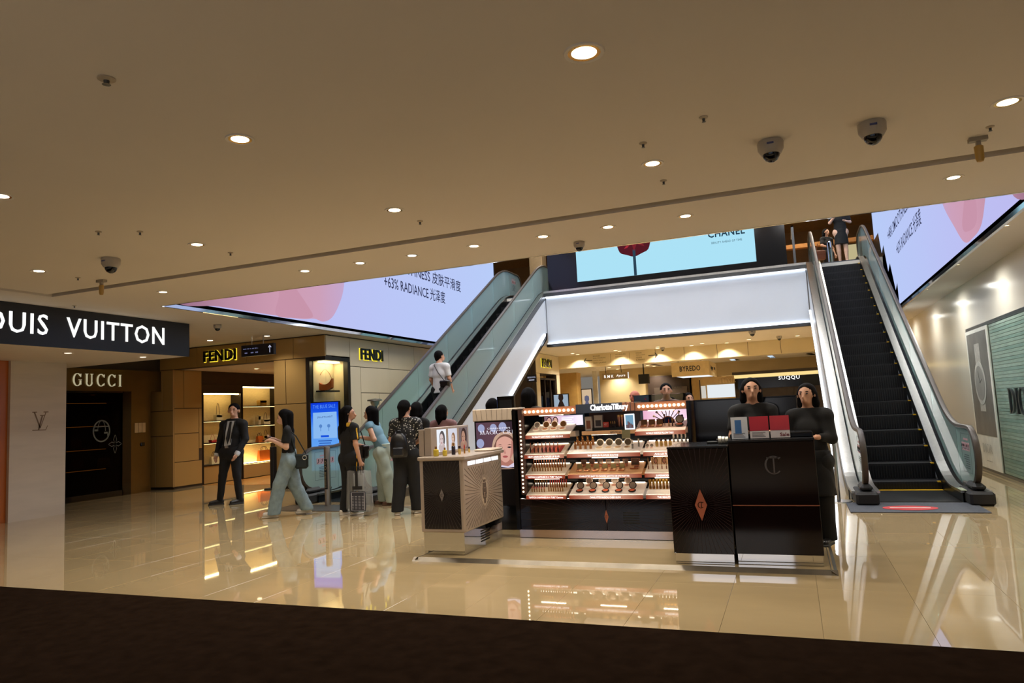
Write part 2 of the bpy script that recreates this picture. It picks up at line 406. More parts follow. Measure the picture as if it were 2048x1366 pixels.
for (px, py), lab in [((136, 706), 'small downlight under the dark sign, nearer the logo wall'), ((286, 714), 'small downlight under the far end of the dark sign')]:
    downlight(P(px, py, Z=2.688), lab, 'downlights in the soffit of the dark sign', .06, 12)
for (px, py), lab in [((-300, 300), 0), ((-200, 620), 0)]:
    downlight(P(px, py, Z=CEIL), 'recessed downlight beyond the left picture edge', 'downlights outside the picture', .07)
for x, y in ((-5.6, 1.2), (-2.4, 1.2), (.8, 1.2), (-9, 3.6), (-7, -1.6), (-4, -1.6), (-1, -1.6), (2, -1.6), (-8.5, -.2), (3.6, -.2)):
    downlight((x, y, CEIL), 'extra unseen downlight overhead outside the picture', 'downlights outside the picture', .07, SPOT_W*(.4 if y > 0 else 1.7))  # rear ones added so floor bounce brightens the near ceiling
for k, y_ in enumerate((9.6, 12.2, 14.8, 17.4, 20.0)): downlight((2.47, y_, CEIL), 'small added wall washer in the soffit above the glossy wall, %s from the near end' % NTH[k], 'added wall washers above the glossy wall', .022, 80, True, (1, .99, .92), 176)  # washers added only to brighten the glossy wall
# small things on the ceiling
def dome_camera(loc, label, s=1.0):
    o = empty('dome_camera', label, 'camera', loc)
    a = MB(); a.lathe([(.075*s, 0), (.08*s, -.01*s), (.078*s, -.055*s), (.06*s, -.085*s), (.0, -.085*s)][::-1], n=20); a.build('housing', mat('camera_housing', (168, 160, 148), .4), o, True)
    a = MB(); a.lathe([(.052*s, -.078*s), (.05*s, -.1*s), (.036*s, -.122*s), (.015*s, -.134*s), (0, -.136*s)][::-1], n=18); a.build('lens_dome', M_black, o, True)
    a = MB(); a.box(-.02*s, .02*s, -.081*s, -.077*s, -.04*s, -.028*s); a.build('badge', mat('camera_badge', (60, 70, 120), .4), o)
    return o
for (px, py, s), lab in [((1540, 283, 1.15), 'grey dome security camera, left of the pair on the ceiling'), ((1743, 246, 1.15), 'grey dome security camera, right of the pair on the ceiling'),
     ((222, 517, 1.2), 'grey dome security camera alone near the slot corner'), ((1158, 484, .8), 'small white dome security camera at the atrium edge'), ((435, 649, .9), 'small dome camera on the ceiling near the dark shop sign')]:
    dome_camera(P(px, py, Z=CEIL), lab, s)
def detector(loc, label):
    o = empty('beam_detector', label, 'sensor', loc)
    a = MB(); a.box(-.06, .06, -.03, .03, -.03, 0); a.box(-.015, .015, -.015, .015, -.07, -.03); a.build('bracket', mat('bracket_grey', (150, 140, 124), .5), o)
    a = MB(); a.lathe([(0, -.19), (.022, -.185), (.03, -.16), (.032, -.07), (.02, -.06), (0, -.06)], n=14, sy=.8); a.build('amber_housing', mat('amber_plastic', (176, 140, 66), .35), o, True)
for (px, py), lab in [((1955, 275), 'amber beam detector hanging from the ceiling beside the dome cameras'), ((203, 560), 'amber beam detector hanging from the ceiling slot near its corner')]:
    detector(P(px, py, Z=CEIL), lab)
def sprinkler(loc, label, big=False):
    o = empty('sprinkler', label, 'sprinkler', loc, 0, 'sprinkler heads in the ceiling')
    r = .045 if big else .028
    a = MB(); a.lathe([(r, 0), (r, -.006), (r*.4, -.012), (0, -.012)][::-1], n=14); a.build('cover_plate', mat('sprinkler_plate', (176, 162, 140), .5), o)
    a = MB(); a.lathe([(r*.35, -.012), (r*.3, -.03), (r*.5, -.034), (0, -.036)][::-1], n=10); a.build('head', M_steel_d, o)
for (px, py), lab in [((213, 157), 'round sprinkler plate alone high on the plain ceiling'), ((1407, 234), 'small pale ceiling cap above the left camera of the pair'), ((1327, 361), 'sprinkler head below the downlight by the cameras'), ((840, 442), 'sprinkler head below the middle downlight'),
     ((461, 505), 'sprinkler head near the slot, right of a downlight'), ((197, 463), 'pale ceiling cap, left of a pair of caps'), ((280, 463), 'pale ceiling cap, right of a pair of caps'), ((1980, 253), 'sprinkler head under the downlight at the picture edge'),
     ((1286, 286), 'tiny ceiling cap above a downlight, near the cameras'), ((156, 555), 'tiny sprinkler head between downlight and lone camera'), ((149, 611), 'tiny sprinkler head above the dark shop sign')]:
    sprinkler(P(px, py, Z=CEIL), lab, py in (157,))

# lit shop behind the viewer, seen only in the mirrored plinths and glossy fronts
w = MB(); w.box(-14, 9, -5.2, -5.0, 0, CEIL)
tag(w.build('wall_rear', mat('rear_wall', (190, 170, 140), .7)), 'cream wall behind the viewpoint', kind='structure')
for k, (x0, x1) in enumerate(((-6.2, -3.4), (-2.6, -.2), (.6, 3.4))):
    o = empty('lit_shop_window', 'pale lit shop window behind the viewpoint, %s of three' % NTH[k], 'shop window', (x0, -4.98, 0))
    a = MB(); a.box(0, x1-x0, -.02, .04, .9, 3.0); a.build('frame', M_steel_d, o)
    a = MB(); a.box(.06, x1-x0-.06, .04, .045, .96, 2.94); a.build('lit_pane', glow('rear_window_%d' % k, ((190, 214, 240), (240, 240, 245), (176, 206, 240))[k], 1.3), o)
# ================================================================ left shops: logo wall, dark sign, bronze shop
w = MB(); w.box(-14, -12.2, 8.05, 9.04, 0, 2.69)
lw = tag(w.build('wall_left', M_lvstone), 'pale stone wall end with an engraved monogram', kind='structure')
def eng(name, qs, m, parent, org, u, v, s, d=.003):
    a = MB(); n = u.cross(v)
    for q in qs:
        pts = [org+u*(p[0]*s)+v*(p[1]*s)+n*d for p in q]; a.add(pts, [(0, 1, 2, 3)])
    return a.build(name, m, parent)
lo_ = P(63, 862, X=-12.2)
LVQ = ([((.02, .98), (.30, .98), (.30, 1.03), (.02, 1.03))] + [((.10, 1.0), (.19, 1.0), (.53, .10), (.47, .05))] + [((.47, .05), (.53, .10), (.86, 1.0), (.80, 1.0))]
       + [((.68, .98), (.98, .98), (.98, 1.03), (.68, 1.03))] + [((.36, -.02), (.45, -.02), (.66, .80), (.57, .80))] + [((.48, .78), (.74, .78), (.74, .83), (.48, .83))]
       + [((.04, -.06), (.84, -.06), (.84, -.01), (.04, -.01))] + [((.80, -.06), (.84, -.06), (.96, .22), (.92, .22))])
eng('monogram', LVQ, mat('engraving', (120, 100, 80), .7), lw, lo_+Z_*.02, Y_, Z_, .30)
w = MB(); w.box(-14, -12.26, 4, 8.05, 0, 2.69)
tag(w.build('wall_left_wood', M_orange), 'orange wood wall at the left picture edge', kind='structure')
sg = empty('shop_sign', 'long dark navy shop sign with lit white capitals over the logo wall', 'sign', (-10, 6.5, 2.69))
a = MB(); a.box(-4.2, -.02, -3.5, 3.225, 0, .588); a.build('soffit_box', M_ceil, sg)
a = MB(); a.box(-.02, 0, -3.5, 3.23, -.003, .588); a.box(-.6, -.0, 3.225, 3.235, -.003, .588); a.build('face', M_navy, sg)
# LOUIS VUITTON: the first letter lies outside the frame
p0, p1 = P(22, 673, X=-10), P(328, 692, X=-10); yl = p1.y - (p1.y-p0.y)*1.30
b_ = P(200, 684, X=-10).z; 
lettering('sign_letters', 'LOUIS  VUITTON', M_lit, sg, Vector((0, p1.y-3.16-6.5, .165)), Y_, Z_, w=3.16, h=.30, depth=.012, bold=.004, spacing=1.12, split=True)
# bronze shop
gx = -13.95
w = MB(); w.box(-14.6, gx-.02, 9.74, 12.72, 2.78, CEIL); w.box(-16, gx-.9, 9.04, 12.72, 0, 2.78)
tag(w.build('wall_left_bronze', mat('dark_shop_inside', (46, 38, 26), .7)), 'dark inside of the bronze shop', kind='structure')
gs = empty('bronze_storefront', 'dark bronze shop front with a smoked glass window and serif letters', 'storefront', (gx, 9.5, 0))
gx2 = lambda px, py: P(px, py, X=gx).y-9.5
a = MB(); a.box(-.1, .02, -.46, 3.2, 2.30, 2.685); a.box(-.1, .02, .25, 3.2, 2.685, 2.78); a.build('fascia', M_bronze, gs)
yw1 = gx2(246, 850); yw2 = gx2(298, 850)
a = MB(); a.box(-.1, .0, yw1+.2, yw2+.05, 0.0, 2.30); a.build('pilaster', M_bronze, gs)
a = MB(); a.box(-.1, .015, yw1-.02, yw1+.2, 0, 2.30); a.box(-.1, .015, -.46, -.40, 0, 2.3); a.box(-.1, .015, -.4, yw1, 2.26, 2.3); a.box(-.1, .015, -.4, yw1, 0, .12); a.build('window_frame', M_black, gs)
a = MB(); a.box(-.03, -.02, -.4, yw1, .12, 2.26); a.build('window_pane', G_dark, gs)
for zz in (.62, 1.05, 1.55, 2.05):
    a = MB(); a.box(-.7, -.15, -.4, yw1-.05, zz, zz+.025); a.build('display_shelf', mat('amber_shelf', (120, 84, 40), .3), gs)
    a = MB(); a.box(-.16, -.15, .2, yw1-.3, zz-.012, zz); a.build('shelf_light', glow('dim_shelf_light', (206, 150, 76), 1.3), gs)
g0, g1 = P(143, 785, X=gx), P(240, 757, X=gx)
lettering('shop_letters', '', glow('pale_glowing_letters', (196, 186, 150), .75), gs, Vector((.03, g0.y-9.5, 2.40)), Y_, Z_, w=g1.y-g0.y, h=.27, depth=.02, vf=serif('GUCCI', .38), split=True)  # pale letters drawn with a soft glow of their own
# ring emblem and star on the pane
a = MB()
for q in _arc(0, 0, .21, .24, 0, 360, .03, .03, 40)+_arc(0, 0, .10, .23, 0, 180, .015, .015, 20): a.add([(-.012, p[0], p[1]) for p in q], [(0, 1, 2, 3)])
a.box(-.013, -.012, -.17, .17, .085, .105); a.box(-.013, -.012, -.17, -.08, -.0, .04); a.box(-.013, -.012, .06, .17, -.06, -.02); a.box(-.013, -.012, .14, .17, -.12, -.02)
pp = P(204, 862, X=gx); a.xf(Matrix.Translation((0, pp.y-9.5, pp.z))); a.build('ring_emblem', mat('pale_decal', (112, 122, 120), .5), gs)
a = MB(); pp = P(231, 888, X=gx)
for k in range(4):
    an = k*math.pi/2; 
    for (r0, w0), (r1, w1) in (((.03, .02), (.10, .05)), ((.10, .05), (.2, .004))):
        cs, sn = math.cos(an), math.sin(an); f = lambda r, w: (-.012, pp.y-9.5+(r*cs-w*sn)*.8, pp.z+r*sn+w*cs)
        a.add([f(r0, w0-.006), f(r1, w1-.006), f(r1, w1+.006), f(r0, w0+.006)], [(0, 1, 2, 3)]); a.add([f(r0, -w0-.006), f(r1, -w1-.006), f(r1, -w1+.006), f(r0, -w0+.006)], [(0, 1, 2, 3)])
a.build('star_emblem', MATS['pale_decal'], gs)
a = MB()
for k in range(3): a.bbox(.0, .012, yw1+.30+k*.10, yw1+.39+k*.10, 1.36, 1.58, .004)
a.build('leaflet_holder', mat('cream_leaflets', (196, 172, 130), .6), gs)
a = MB(); a.bbox(0, .03, yw1+.46, yw1+.56, 1.05, 1.13, .01); a.build('door_lock', M_black, gs)
a = MB(); a.box(.02, .05, -.34, -.06, 2.58, 2.66); pl = a.build('exit_light', glow('exit_light_white', (225, 230, 255), 1.0), gs)

# ================================================================ beige boutique: front, entrance, side
FY, FX = 12.70, -9.24
bw = MB(); bw.box(-14.6, FX-.02, FY+.03, FY+.25, 2.80, CEIL); bw.box(-14.6, -13.57, FY+.03, 13.6, 0, 2.8); bw.box(-14.6, -13.93, 13.6, 42, 0, 2.8); bw.box(-14, -13.57, 16.5, 42, 0, 2.8); bw.box(-13.95, -13.57, 13.6, 16.5, 2.475, 2.8); bw.box(-13.95, -13.57, 13.6, 14.97, 2.285, 2.47); bw.box(-10.62, -9.80, FY+.03, FY+.25, 0, 2.8)
bw.box(FX-.25, FX-.02, 13.62, 27.1, 0, CEIL); bw.box(-14.6, FX-.25, 20, 20.2, 0, CEIL)
bout = tag(bw.build('wall_boutique', [M_seam]), 'beige panelled boutique wall with black raised letters', kind='structure')
def fpanel(x0, x1, z0, z1, m=M_beige):
    g = .007; a = MB(); a.bbox(x0+g, x1-g, FY, FY+.03, z0+g, z1-g, .003); return a.build('cladding_panel', m, bout)
def spanel(y0, y1, z0, z1, X=FX, m=M_beige2, d=-.02):
    g = .007; a = MB(); a.bbox(min(X, X+d), max(X, X+d), y0+g, y1-g, z0+g, z1-g, .003); return a.build('cladding_panel', m, bout)
fx = lambda px, py=800: P(px, py, Y=FY).x
cuts = [-14.6, fx(393, 715), fx(492, 705), fx(586, 690), FX]
for a_, b_ in zip(cuts, cuts[1:]): fpanel(a_, b_, 2.80, CEIL-.015)
xa, xb, xc, xd = -14.45, fx(325), fx(311), fx(346)
z1_, z2_ = P(320, 823, Y=FY).z, P(320, 873, Y=FY).z
fpanel(xa, xb, z1_, 2.80); fpanel(xb, xd, z1_, 2.80); fpanel(xa, xd, z2_, z1_); fpanel(xa, xc, .05, z2_); fpanel(xc, xd, .05, z2_); fpanel(xd, -13.55, z1_+.1, 2.8); fpanel(xd, -13.55, .05, z1_+.1)
jy = lambda px: P(px, 850, X=-13.55).y
for y0, y1, z0, z1 in ((FY+.03, jy(368), z1_+.05, 2.8), (jy(368), jy(404), z1_+.05, 2.8), (FY+.03, jy(398), z2_+.04, z1_+.05), (jy(398), jy(404), .9, z1_+.05), (FY+.03, jy(398), .62, z2_+.04), (FY+.03, jy(404), .05, .62)):
    spanel(y0, y1, z0, z1, -13.55, M_beige)
xr0, xr1, xr2 = fx(548), fx(572), fx(613)
zr = P(580, 808, Y=FY).z
fpanel(xr0, xr1, zr, 2.8); fpanel(xr1, xr2, zr, 2.8); fpanel(xr0, xr2, .05, zr)
sy = lambda px, py=740: P(px, py, X=FX).y
ys = [FY+.0, 13.62, sy(778), sy(829), 18.2, 20.4, 22.6, 24.6, 27.1]
zs1, zs2 = 2.62, P(740, 786, X=FX).z
spanel(FY+.03, 13.62, 2.82, CEIL-.015)
for a_, b_ in zip(ys[1:], ys[2:]): spanel(a_, b_, zs1, CEIL-.015)
spanel(13.62, sy(721), 1.2, zs1); spanel(sy(721), sy(815), zs2, zs1); spanel(sy(815), 17.6, zs2, zs1); spanel(17.6, 20.4, zs2, zs1); spanel(20.4, 24.6, zs2, zs1)
spanel(13.62, sy(757), .05, 1.2); spanel(sy(721), sy(757), 1.2, zs2); spanel(sy(757), 16.6, .05, zs2); spanel(16.6, 19.4, .05, zs2); spanel(19.4, 22.4, .05, zs2); spanel(22.4, 24.6, .05, zs2)
for y0 in (24.7, 26.6): spanel(y0, y0+.45, .05, zs1)
a = MB(); a.box(-14.5, -13.53, FY-.012, FY+.02, 0, .05); a.box(-10.64, -9.76, FY-.012, FY+.02, 0, .05); a.box(FX-.01, FX+.012, 13.6, 24.6, 0, .05)
tag(a.build('baseboard_boutique', M_bframe), 'dark skirting of the beige boutique', kind='structure')
def halo_letters(name, label, body, org, u, w, h, lit=M_halo):
    o = empty(name, label, 'sign', org)
    lettering('letter_halo', body, lit, o, Vector((0, 0, 0))-u*.016-Z_*.014+u.cross(Z_)*.002, u, Z_, w=w+.02, h=h+.02, depth=.008, bold=.034, spacing=1.02)
    lettering('letters', body, M_black, o, u.cross(Z_)*.02, u, Z_, w=w, h=h, depth=.035, bold=.022, spacing=1.02, split=True)
    return o
a0, a1 = P(410, 728, Y=FY), P(474, 722, Y=FY); halo_letters('raised_letters', 'black raised letters with yellow glow above the boutique entrance', 'FENDI', Vector((a0.x, FY-.003, 2.905)), X_, a1.x-a0.x, .25)
a0, a1 = P(719, 718, X=FX), P(763, 722, X=FX); zb, zt = P(719, 719, X=FX).z, P(719, 695, X=FX).z
halo_letters('raised_letters', 'black raised letters with yellow glow left of the escalator glass', 'FENDI', Vector((FX+.003, a0.y, zb)), Y_, a1.y-a0.y, zt-zb-.02)
a0, a1 = P(1080, 735, X=FX), P(1101, 737, X=FX); zb = 2.72
halo_letters('raised_letters', 'black raised letters with yellow glow seen through the bright frame under the bridge', 'FENDI', Vector((-7.697, 22.42, 2.86)), Y_, 1.0, .28)
halo_letters('raised_letters', 'tiny glowing shop letters behind the girl with the phone', 'F', Vector((fx(563), FY-.003, P(563, 845, Y=FY).z)), X_, .10, .17)
# corner show window
vz0, vz1 = .55, 2.80
vit = empty('show_window', 'lit corner show window in a black frame with one brown bag', 'show window', (FX, FY, 0))
a = MB(); L = xr2-FX
a.box(L, -.0, .0, .9, vz0-.1, vz0); a.box(L, 0, 0, .9, vz1-.08, vz1)
a.box(L, L+.09, 0, .12, vz0, vz1-.08); a.box(-.12, 0, .82, .92, vz0, vz1-.08); a.build('frame', M_bframe, vit)
a = MB(); a.box(L+.09, L+.1, .12, .9, vz0, vz1-.08); a.box(L+.09, -.12, .88, .89, vz0, vz1-.08); a.build('lining', mat('pale_plaster', (214, 196, 160), .7, var=.08), vit)
a = MB(); a.box(L+.09, -.005, .003, .009, vz0, vz1-.08); a.build('front_pane', G_clear, vit)
a = MB(); a.box(-.009, -.003, .009, .82, vz0, vz1-.08); a.build('side_pane', G_clear, vit)
a = MB(); zsv = P(650, 781, Y=FY+.3).z; a.box(L+.14, -.14, .15, .7, zsv-.03, zsv); a.build('shelf', M_bframe, vit)
a = MB(); a.box(L+.16, -.2, .2, .8, vz1-.1, vz1-.085); a.build('window_lamp', glow('show_window_lamp', (255, 230, 180), 22.0), vit)
a = MB(); a.box(L, 0, .0, .9, 0, vz0-.1); a.build('window_plinth', M_beige2, vit)
# entrance interior
for k, (x_, y_) in enumerate(((-12.4, 14.2), (-12.4, 16.4), (-11.4, 15.2))): downlight((x_, y_, 2.80), 'small added downlight inside the boutique entrance, %s from the doorway' % NTH[k], 'added downlights inside the boutique', .06, 110, True)  # lamps added to brighten the dark entrance
e = MB(); e.box(-13.57, -10.64, FY+.25, 18.8, 2.80, 2.83)
tag(e.build('ceiling_boutique', M_ceil), 'ceiling inside the beige boutique', kind='structure')
e = MB(); e.box(-10.64, -10.5, FY+.25, 20, 0, 2.8); e.box(-13.57, -10.5, 18.8, 19, 0, 2.8)
tag(e.build('wall_boutique_inside', mat('boutique_inner_wall', (176, 146, 92), .5)), 'warm inner wall of the beige boutique', kind='structure')
e = MB(); e.box(-13.57, -10.64, FY+.9, 20, 0, .004)
tag(e.build('floor_boutique', mat('amber_wood_floor', (176, 122, 62), .25, var=.12, stretch=(4, .4, 1))), 'amber wood floor inside the boutique', kind='structure')
M_backlit = mat('gold_fabric_back', (222, 196, 140), .6, var=.07, scale=14, stretch=(1, 1, 6))
def shelf_unit(name, label, x, y0, y1, zbot, ztop, shelves, lx):
    o = empty(name, label, 'shelf', (x+.001, y0, 0)); L = y1-y0
    a = MB(); a.box(0, .02, 0, L, zbot, ztop); a.build('back_panel', M_backlit, o)
    a = MB(); a.box(0, .36, 0, .03, .02, ztop); a.box(0, .36, L-.03, L, .02, ztop); a.box(0, .36, 0, L, ztop, ztop+.03); a.build('frame', M_bframe, o)
    for zz in shelves:
        a = MB(); a.box(.02, .34, .03, L-.03, zz-.025, zz); a.build('shelf_board', M_bframe, o)
        if zz > zbot+.1: a = MB(); a.box(.26, .29, .06, L-.06, zz-.03, zz-.026); a.build('shelf_lamp', glow('shelf_lamp', (255, 222, 150), 6.0), o)
    a = MB(); a.box(.26, .30, .04, L-.04, ztop-.03, ztop-.002); a.build('light_bar', glow('shelf_light_bar', (255, 226, 160), 16.0), o)
    a = MB(); a.box(.02, .32, .03, L-.03, .02, zbot-.03); a.build('plinth', M_beige, o)
    return o
U1 = shelf_unit('display_shelf', 'gold backlit bag shelves left of the man in the suit', -13.93, 13.62, 14.96, .47, 2.25, (.47, 1.01, 1.56), 0)
U2 = shelf_unit('display_shelf', 'tall backlit bag shelves behind the man in the suit', -13.93, 14.98, 16.49, .40, 2.44, (.40, .92, 1.40, 1.92), 0)
a = MB(); a.box(.03, .33, .06, 1.76, .375, .40); a.build('base_light', glow('shelf_light_bar', (255, 226, 160), 5.0), U2)
# bollard frame by the doorway
a = MB(); a.bbox(fx(545)-.0, fx(552), FY-.12, FY+.0, 0, P(548, 893, Y=FY).z, .01); a.box(fx(538), fx(556), FY-.2, FY+.03, 0, .03)
tag(a.build('gate_post', M_blackm), 'black gate post at the boutique doorway', 'post')
# hanging direction sign
hp = P(517, 700, Y=11.9); hw = P(549, 700, Y=11.9).x-P(484, 700, Y=11.9).x
hs = empty('direction_sign', 'dark hanging direction sign with small white arrow', 'sign', hp)
a = MB(); a.bbox(-hw/2, hw/2, -.04, .04, -.12, .12, .006); a.build('panel', mat('sign_navy', (22, 22, 40), .3), hs)
for sx in (-.17, .13):
    a = MB(); a.tube([(sx, 0, .12), (sx, 0, CEIL-hp.z)], .008, 6); a.build('hanger', M_steel, hs)
a = MB(); a.box(hw/2-.105, hw/2-.09, -.043, -.041, -.075, .075); a.prism([(hw/2-.14, -.043, .035), (hw/2-.13, -.043, .025), (hw/2-.0975, -.043, .06), (hw/2-.0975, -.043, .08)], (0, .002, 0)); a.prism([(hw/2-.055, -.043, .035), (hw/2-.065, -.043, .025), (hw/2-.0975, -.043, .06), (hw/2-.0975, -.043, .08)], (0, .002, 0)); a.build('arrow', glow('soft_white_sign', (200, 205, 230), .8), hs)
a = MB(); rr = random.Random(3)
for x in range(22):
    if rr.random() < .75: a.box(-hw/2+.06+x*.018, -hw/2+.07+x*.018, -.043, -.041, .03, .03+rr.uniform(.012, .022))
for x0 in (.10, .26, .38):
    for k in range(3): a.box(-hw/2+x0+k*.024, -hw/2+x0+.018+k*.024, -.043, -.041, -.06, -.035)
tag(a.build('small_print', glow('dim_sign_print', (140, 145, 190), .55), hs), kind='stuff')
# ================================================================ escalators
Y0E, SL = 11.62, .577; Y1E = Y0E+UP/SL
def nose(y): return max(0.0, min(UP, SL*(y-Y0E)))
M_rubber = mat('handrail_rubber', (62, 54, 47), .45, var=.05)
M_step = mat('escalator_step', (26, 26, 28), .45, .3, var=.15, scale=30)
M_skirt = mat('escalator_skirt', (40, 42, 44), .3, .7)
M_yel = mat('step_yellow', (226, 180, 24), .5)
def path_z(off, ybeg, yend, n=8):
    """points (y, z) along the balustrade at height off over the step line, eased at both knees"""
    pts = [(ybeg, off)]
    for k in range(n+1):
        y = Y0E-.55+1.1*k/n; s = (y-(Y0E-.55))/1.1; pts.append((y, off+SL*1.1*.5*s*s))
    for k in range(1, 14): pts.append((Y0E+.55+(Y1E-Y0E-1.1)*k/14, off+nose(Y0E+.55+(Y1E-Y0E-1.1)*k/14)))
    for k in range(n+1):
        y = Y1E-.55+1.1*k/n; s = 1-(y-(Y1E-.55))/1.1; pts.append((y, off+UP-SL*1.1*.5*s*s))
    pts.append((yend, off+UP)); return pts
def escalator(xa, xb, label):
    """xa, xb: handrail centres; inclined between the two floors"""
    o = empty('escalator', label, 'escalator', ((xa+xb)/2, 10.3, 0)); xa -= o.location.x; xb -= o.location.x; oy = 10.3
    yb, ye = 10.55, 21.3
    # handrails
    for x in (xa, xb):
        top = path_z(.95, yb, ye); r = .36
        arcb = [(yb-r*math.sin(math.radians(a)), .95-r+r*math.cos(math.radians(a))) for a in range(170, 0, -17)]
        arct = [(ye+r*math.sin(math.radians(a)), UP+.95-r+r*math.cos(math.radians(a))) for a in range(17, 171, 17)]
        line = [(yb+.5, .19), (yb+.2, .20)]+arcb+top+arct+[(ye-.2, UP+.2), (ye-.5, UP+.19)]
        a = MB(); n0 = 0; prof = [(-.04, -.018), (-.03, .012), (0, .02), (.03, .012), (.04, -.018), (.03, -.03), (-.03, -.03)]
        rings = []
        for i, (y, z) in enumerate(line):
            (y0, z0), (y1, z1) = line[max(i-1, 0)], line[min(i+1, len(line)-1)]; d = math.hypot(y1-y0, z1-z0); ny, nz = -(z1-z0)/d, (y1-y0)/d
            rings.append([(x+p, y-oy+q*ny, z+q*nz) for p, q in prof])
        m = len(prof); a.add([v for g in rings for v in g], [(i*m+k, i*m+(k+1) % m, (i+1)*m+(k+1) % m, (i+1)*m+k) for i in range(len(rings)-1) for k in range(m)])
        a.build('handrail', M_rubber, o, True)
        # glass panes between deck and handrail
        low = path_z(.16, yb, ye); up = top
        full_up = arcb[::-1]; 
        edges = [yb, 11.3, 12.9, 14.5, 16.1, 17.7, 19.3, 20.6, ye]
        def zz(pts, y):
            for (y0, z0), (y1, z1) in zip(pts, pts[1:]):
                if y0 <= y <= y1: return z0+(z1-z0)*(y-y0)/max(1e-6, y1-y0)
            return pts[-1][1]
        for e0, e1 in zip(edges, edges[1:]):
            ysn = [e0+.006+(e1-e0-.012)*k/6 for k in range(7)]
            lo_ = [(y, zz(low, y)) for y in ysn]; hi = [(y, zz(up, y)-.02) for y in ysn]
            poly = lo_+hi[::-1]
            if e0 == yb: poly = hi[::-1]+[(y, z) for y, z in arcb[::-1] if True]+[(yb+.1, .17)]+lo_[1:]
            if e1 == ye: poly = lo_[:-1]+[(ye-.1, UP+.17)]+[(y, z) for y, z in arct[::-1]]+hi[::-1]
            a = MB(); cy = sum(p[0] for p in poly)/len(poly); cz = sum(p[1] for p in poly)/len(poly)
            a.prism([(x-.006, y-oy, z) for y, z in poly], (.012, 0, 0)); a.build('glass_pane', G_bal, o)
        s = 1 if x > 0 else -1
        # steel deck outside and inside of the glass, skirt and truss cladding
        dk = path_z(.155, yb-.05, ye+.1)
        for x0, x1, m_, nm in ((x-.05*s, x-.17*s, M_steel, 'inner_deck'), (x+.02*s, x+.17*s, M_steel, 'outer_deck')):
            a = MB(); lo, hi = min(x0, x1), max(x0, x1); n = len(dk)
            vs = []
            for y, z in dk: vs += [(lo, y-oy, z-.03), (hi, y-oy, z-.03), (hi, y-oy, z), (lo, y-oy, z)]
            a.add(vs, [(4*i+k, 4*i+(k+1) % 4, 4*i+4+(k+1) % 4, 4*i+4+k) for i in range(n-1) for k in range(4)]+[(3, 2, 1, 0), (4*n-4, 4*n-3, 4*n-2, 4*n-1)]); a.build(nm, m_, o)
        a = MB(); vs = []
        for y, z in dk: vs += [(x-.15*s, y-oy, z-.03), (x-.15*s, y-oy, z-.32)]
        a.add(vs, [(2*i, 2*i+1, 2*i+3, 2*i+2) for i in range(len(dk)-1)]); a.build('skirt', M_skirt, o)
        # newel bases
        a = MB(); a.bbox(min(x-.13*s, x+.14*s), max(x-.13*s, x+.14*s), -.1, .62, 0, .17, .03); a.bbox(x-.075, x+.075, .0, .42, .16, .26, .04); a.build('newel_base', M_blackm, o)
        a = MB(); a.bbox(x-.13, x+.13, 21.2-oy, 21.75-oy, UP, UP+.24, .03); a.build('upper_newel_base', M_blackm, o)
    # truss cladding: both outer sides white, soffit
    XA, XB = xa-.17, xb+.17
    topl = [(y, z-.03) for y, z in path_z(.155, 10.9, Y1E+.2)]
    bot = [(Y1E+.2, UP-1.2), (Y1E-.35, UP-1.22-.0), (Y0E+2.08, 0.0), (10.9, 0.0)]
    def zbot(y): return 0.0 if y < Y0E+2.08 else min(UP-1.2, (UP-1.22)*(y-Y0E-2.08)/(Y1E-.35-Y0E-2.08))
    tl = []
    for (y0, z0), (y1, z1) in zip(topl, topl[1:]):
        for k in range(3): tl.append((y0+(y1-y0)*k/3, z0+(z1-z0)*k/3))
    tl.append(topl[-1])
    for x, s in ((XA, 1), (XB, -1)):
        a = MB(); vs = []
        for y, z in tl: vs += [(x, y-oy, zbot(y)), (x, y-oy, z), (x+.02*s, y-oy, z), (x+.02*s, y-oy, zbot(y))]
        a.add(vs, [(4*i+k, 4*i+(k+1) % 4, 4*i+4+(k+1) % 4, 4*i+4+k) for i in range(len(tl)-1) for k in range(4)]+[(3, 2, 1, 0), tuple(range(4*len(tl)-4, 4*len(tl)))]); a.build('side_cladding', M_white, o)
        a = MB(); p = [(y, z) for y, z in path_z(.155, 10.9, Y1E+.2)]
        vs = []
        for y, z in p: vs += [(x-.012*s, y-oy, z-.2), (x-.012*s, y-oy, z-.03), (x+.004*s, y-oy, z-.03), (x+.004*s, y-oy, z-.2)]
        a.add(vs, [(4*i+k, 4*i+(k+1) % 4, 4*i+4+(k+1) % 4, 4*i+4+k) for i in range(len(p)-1) for k in range(4)]); a.build('edge_profile', M_steel_d, o)
    a = MB(); a.prism([(XA+.04, y-oy, z) for y, z in ((Y1E+.2, UP-1.2), (Y1E-.35, UP-1.22), (Y0E+2.08, 0.0), (Y0E+2.3, 0), (Y1E-.3, UP-1.1), (Y1E+.2, UP-1.08))], (XB-XA-.08, 0, 0)); a.build('soffit', M_white, o)
    # steps
    sd, sh = .40, .40*SL; w0, w1 = xa+.16, xb-.16
    st = MB(); st.box(w0, w1, 0, sd+.01, -.03, 0); st.prism([(w0, 0, 0), (w0, .02, -sh), (w0, .05, -sh), (w0, .03, -.02)], (w1-w0, 0, 0))
    for k in range(24):
        xx = w0+.02+(w1-w0-.04)*k/24; st.box(xx, xx+.012, -.004, .0, -sh, 0)
    s0 = None
    ym = MB(); ym.box(w1-.05, w1-.005, -.006, .06, -.012, .004); 
    n = int((Y1E-Y0E)/sd)
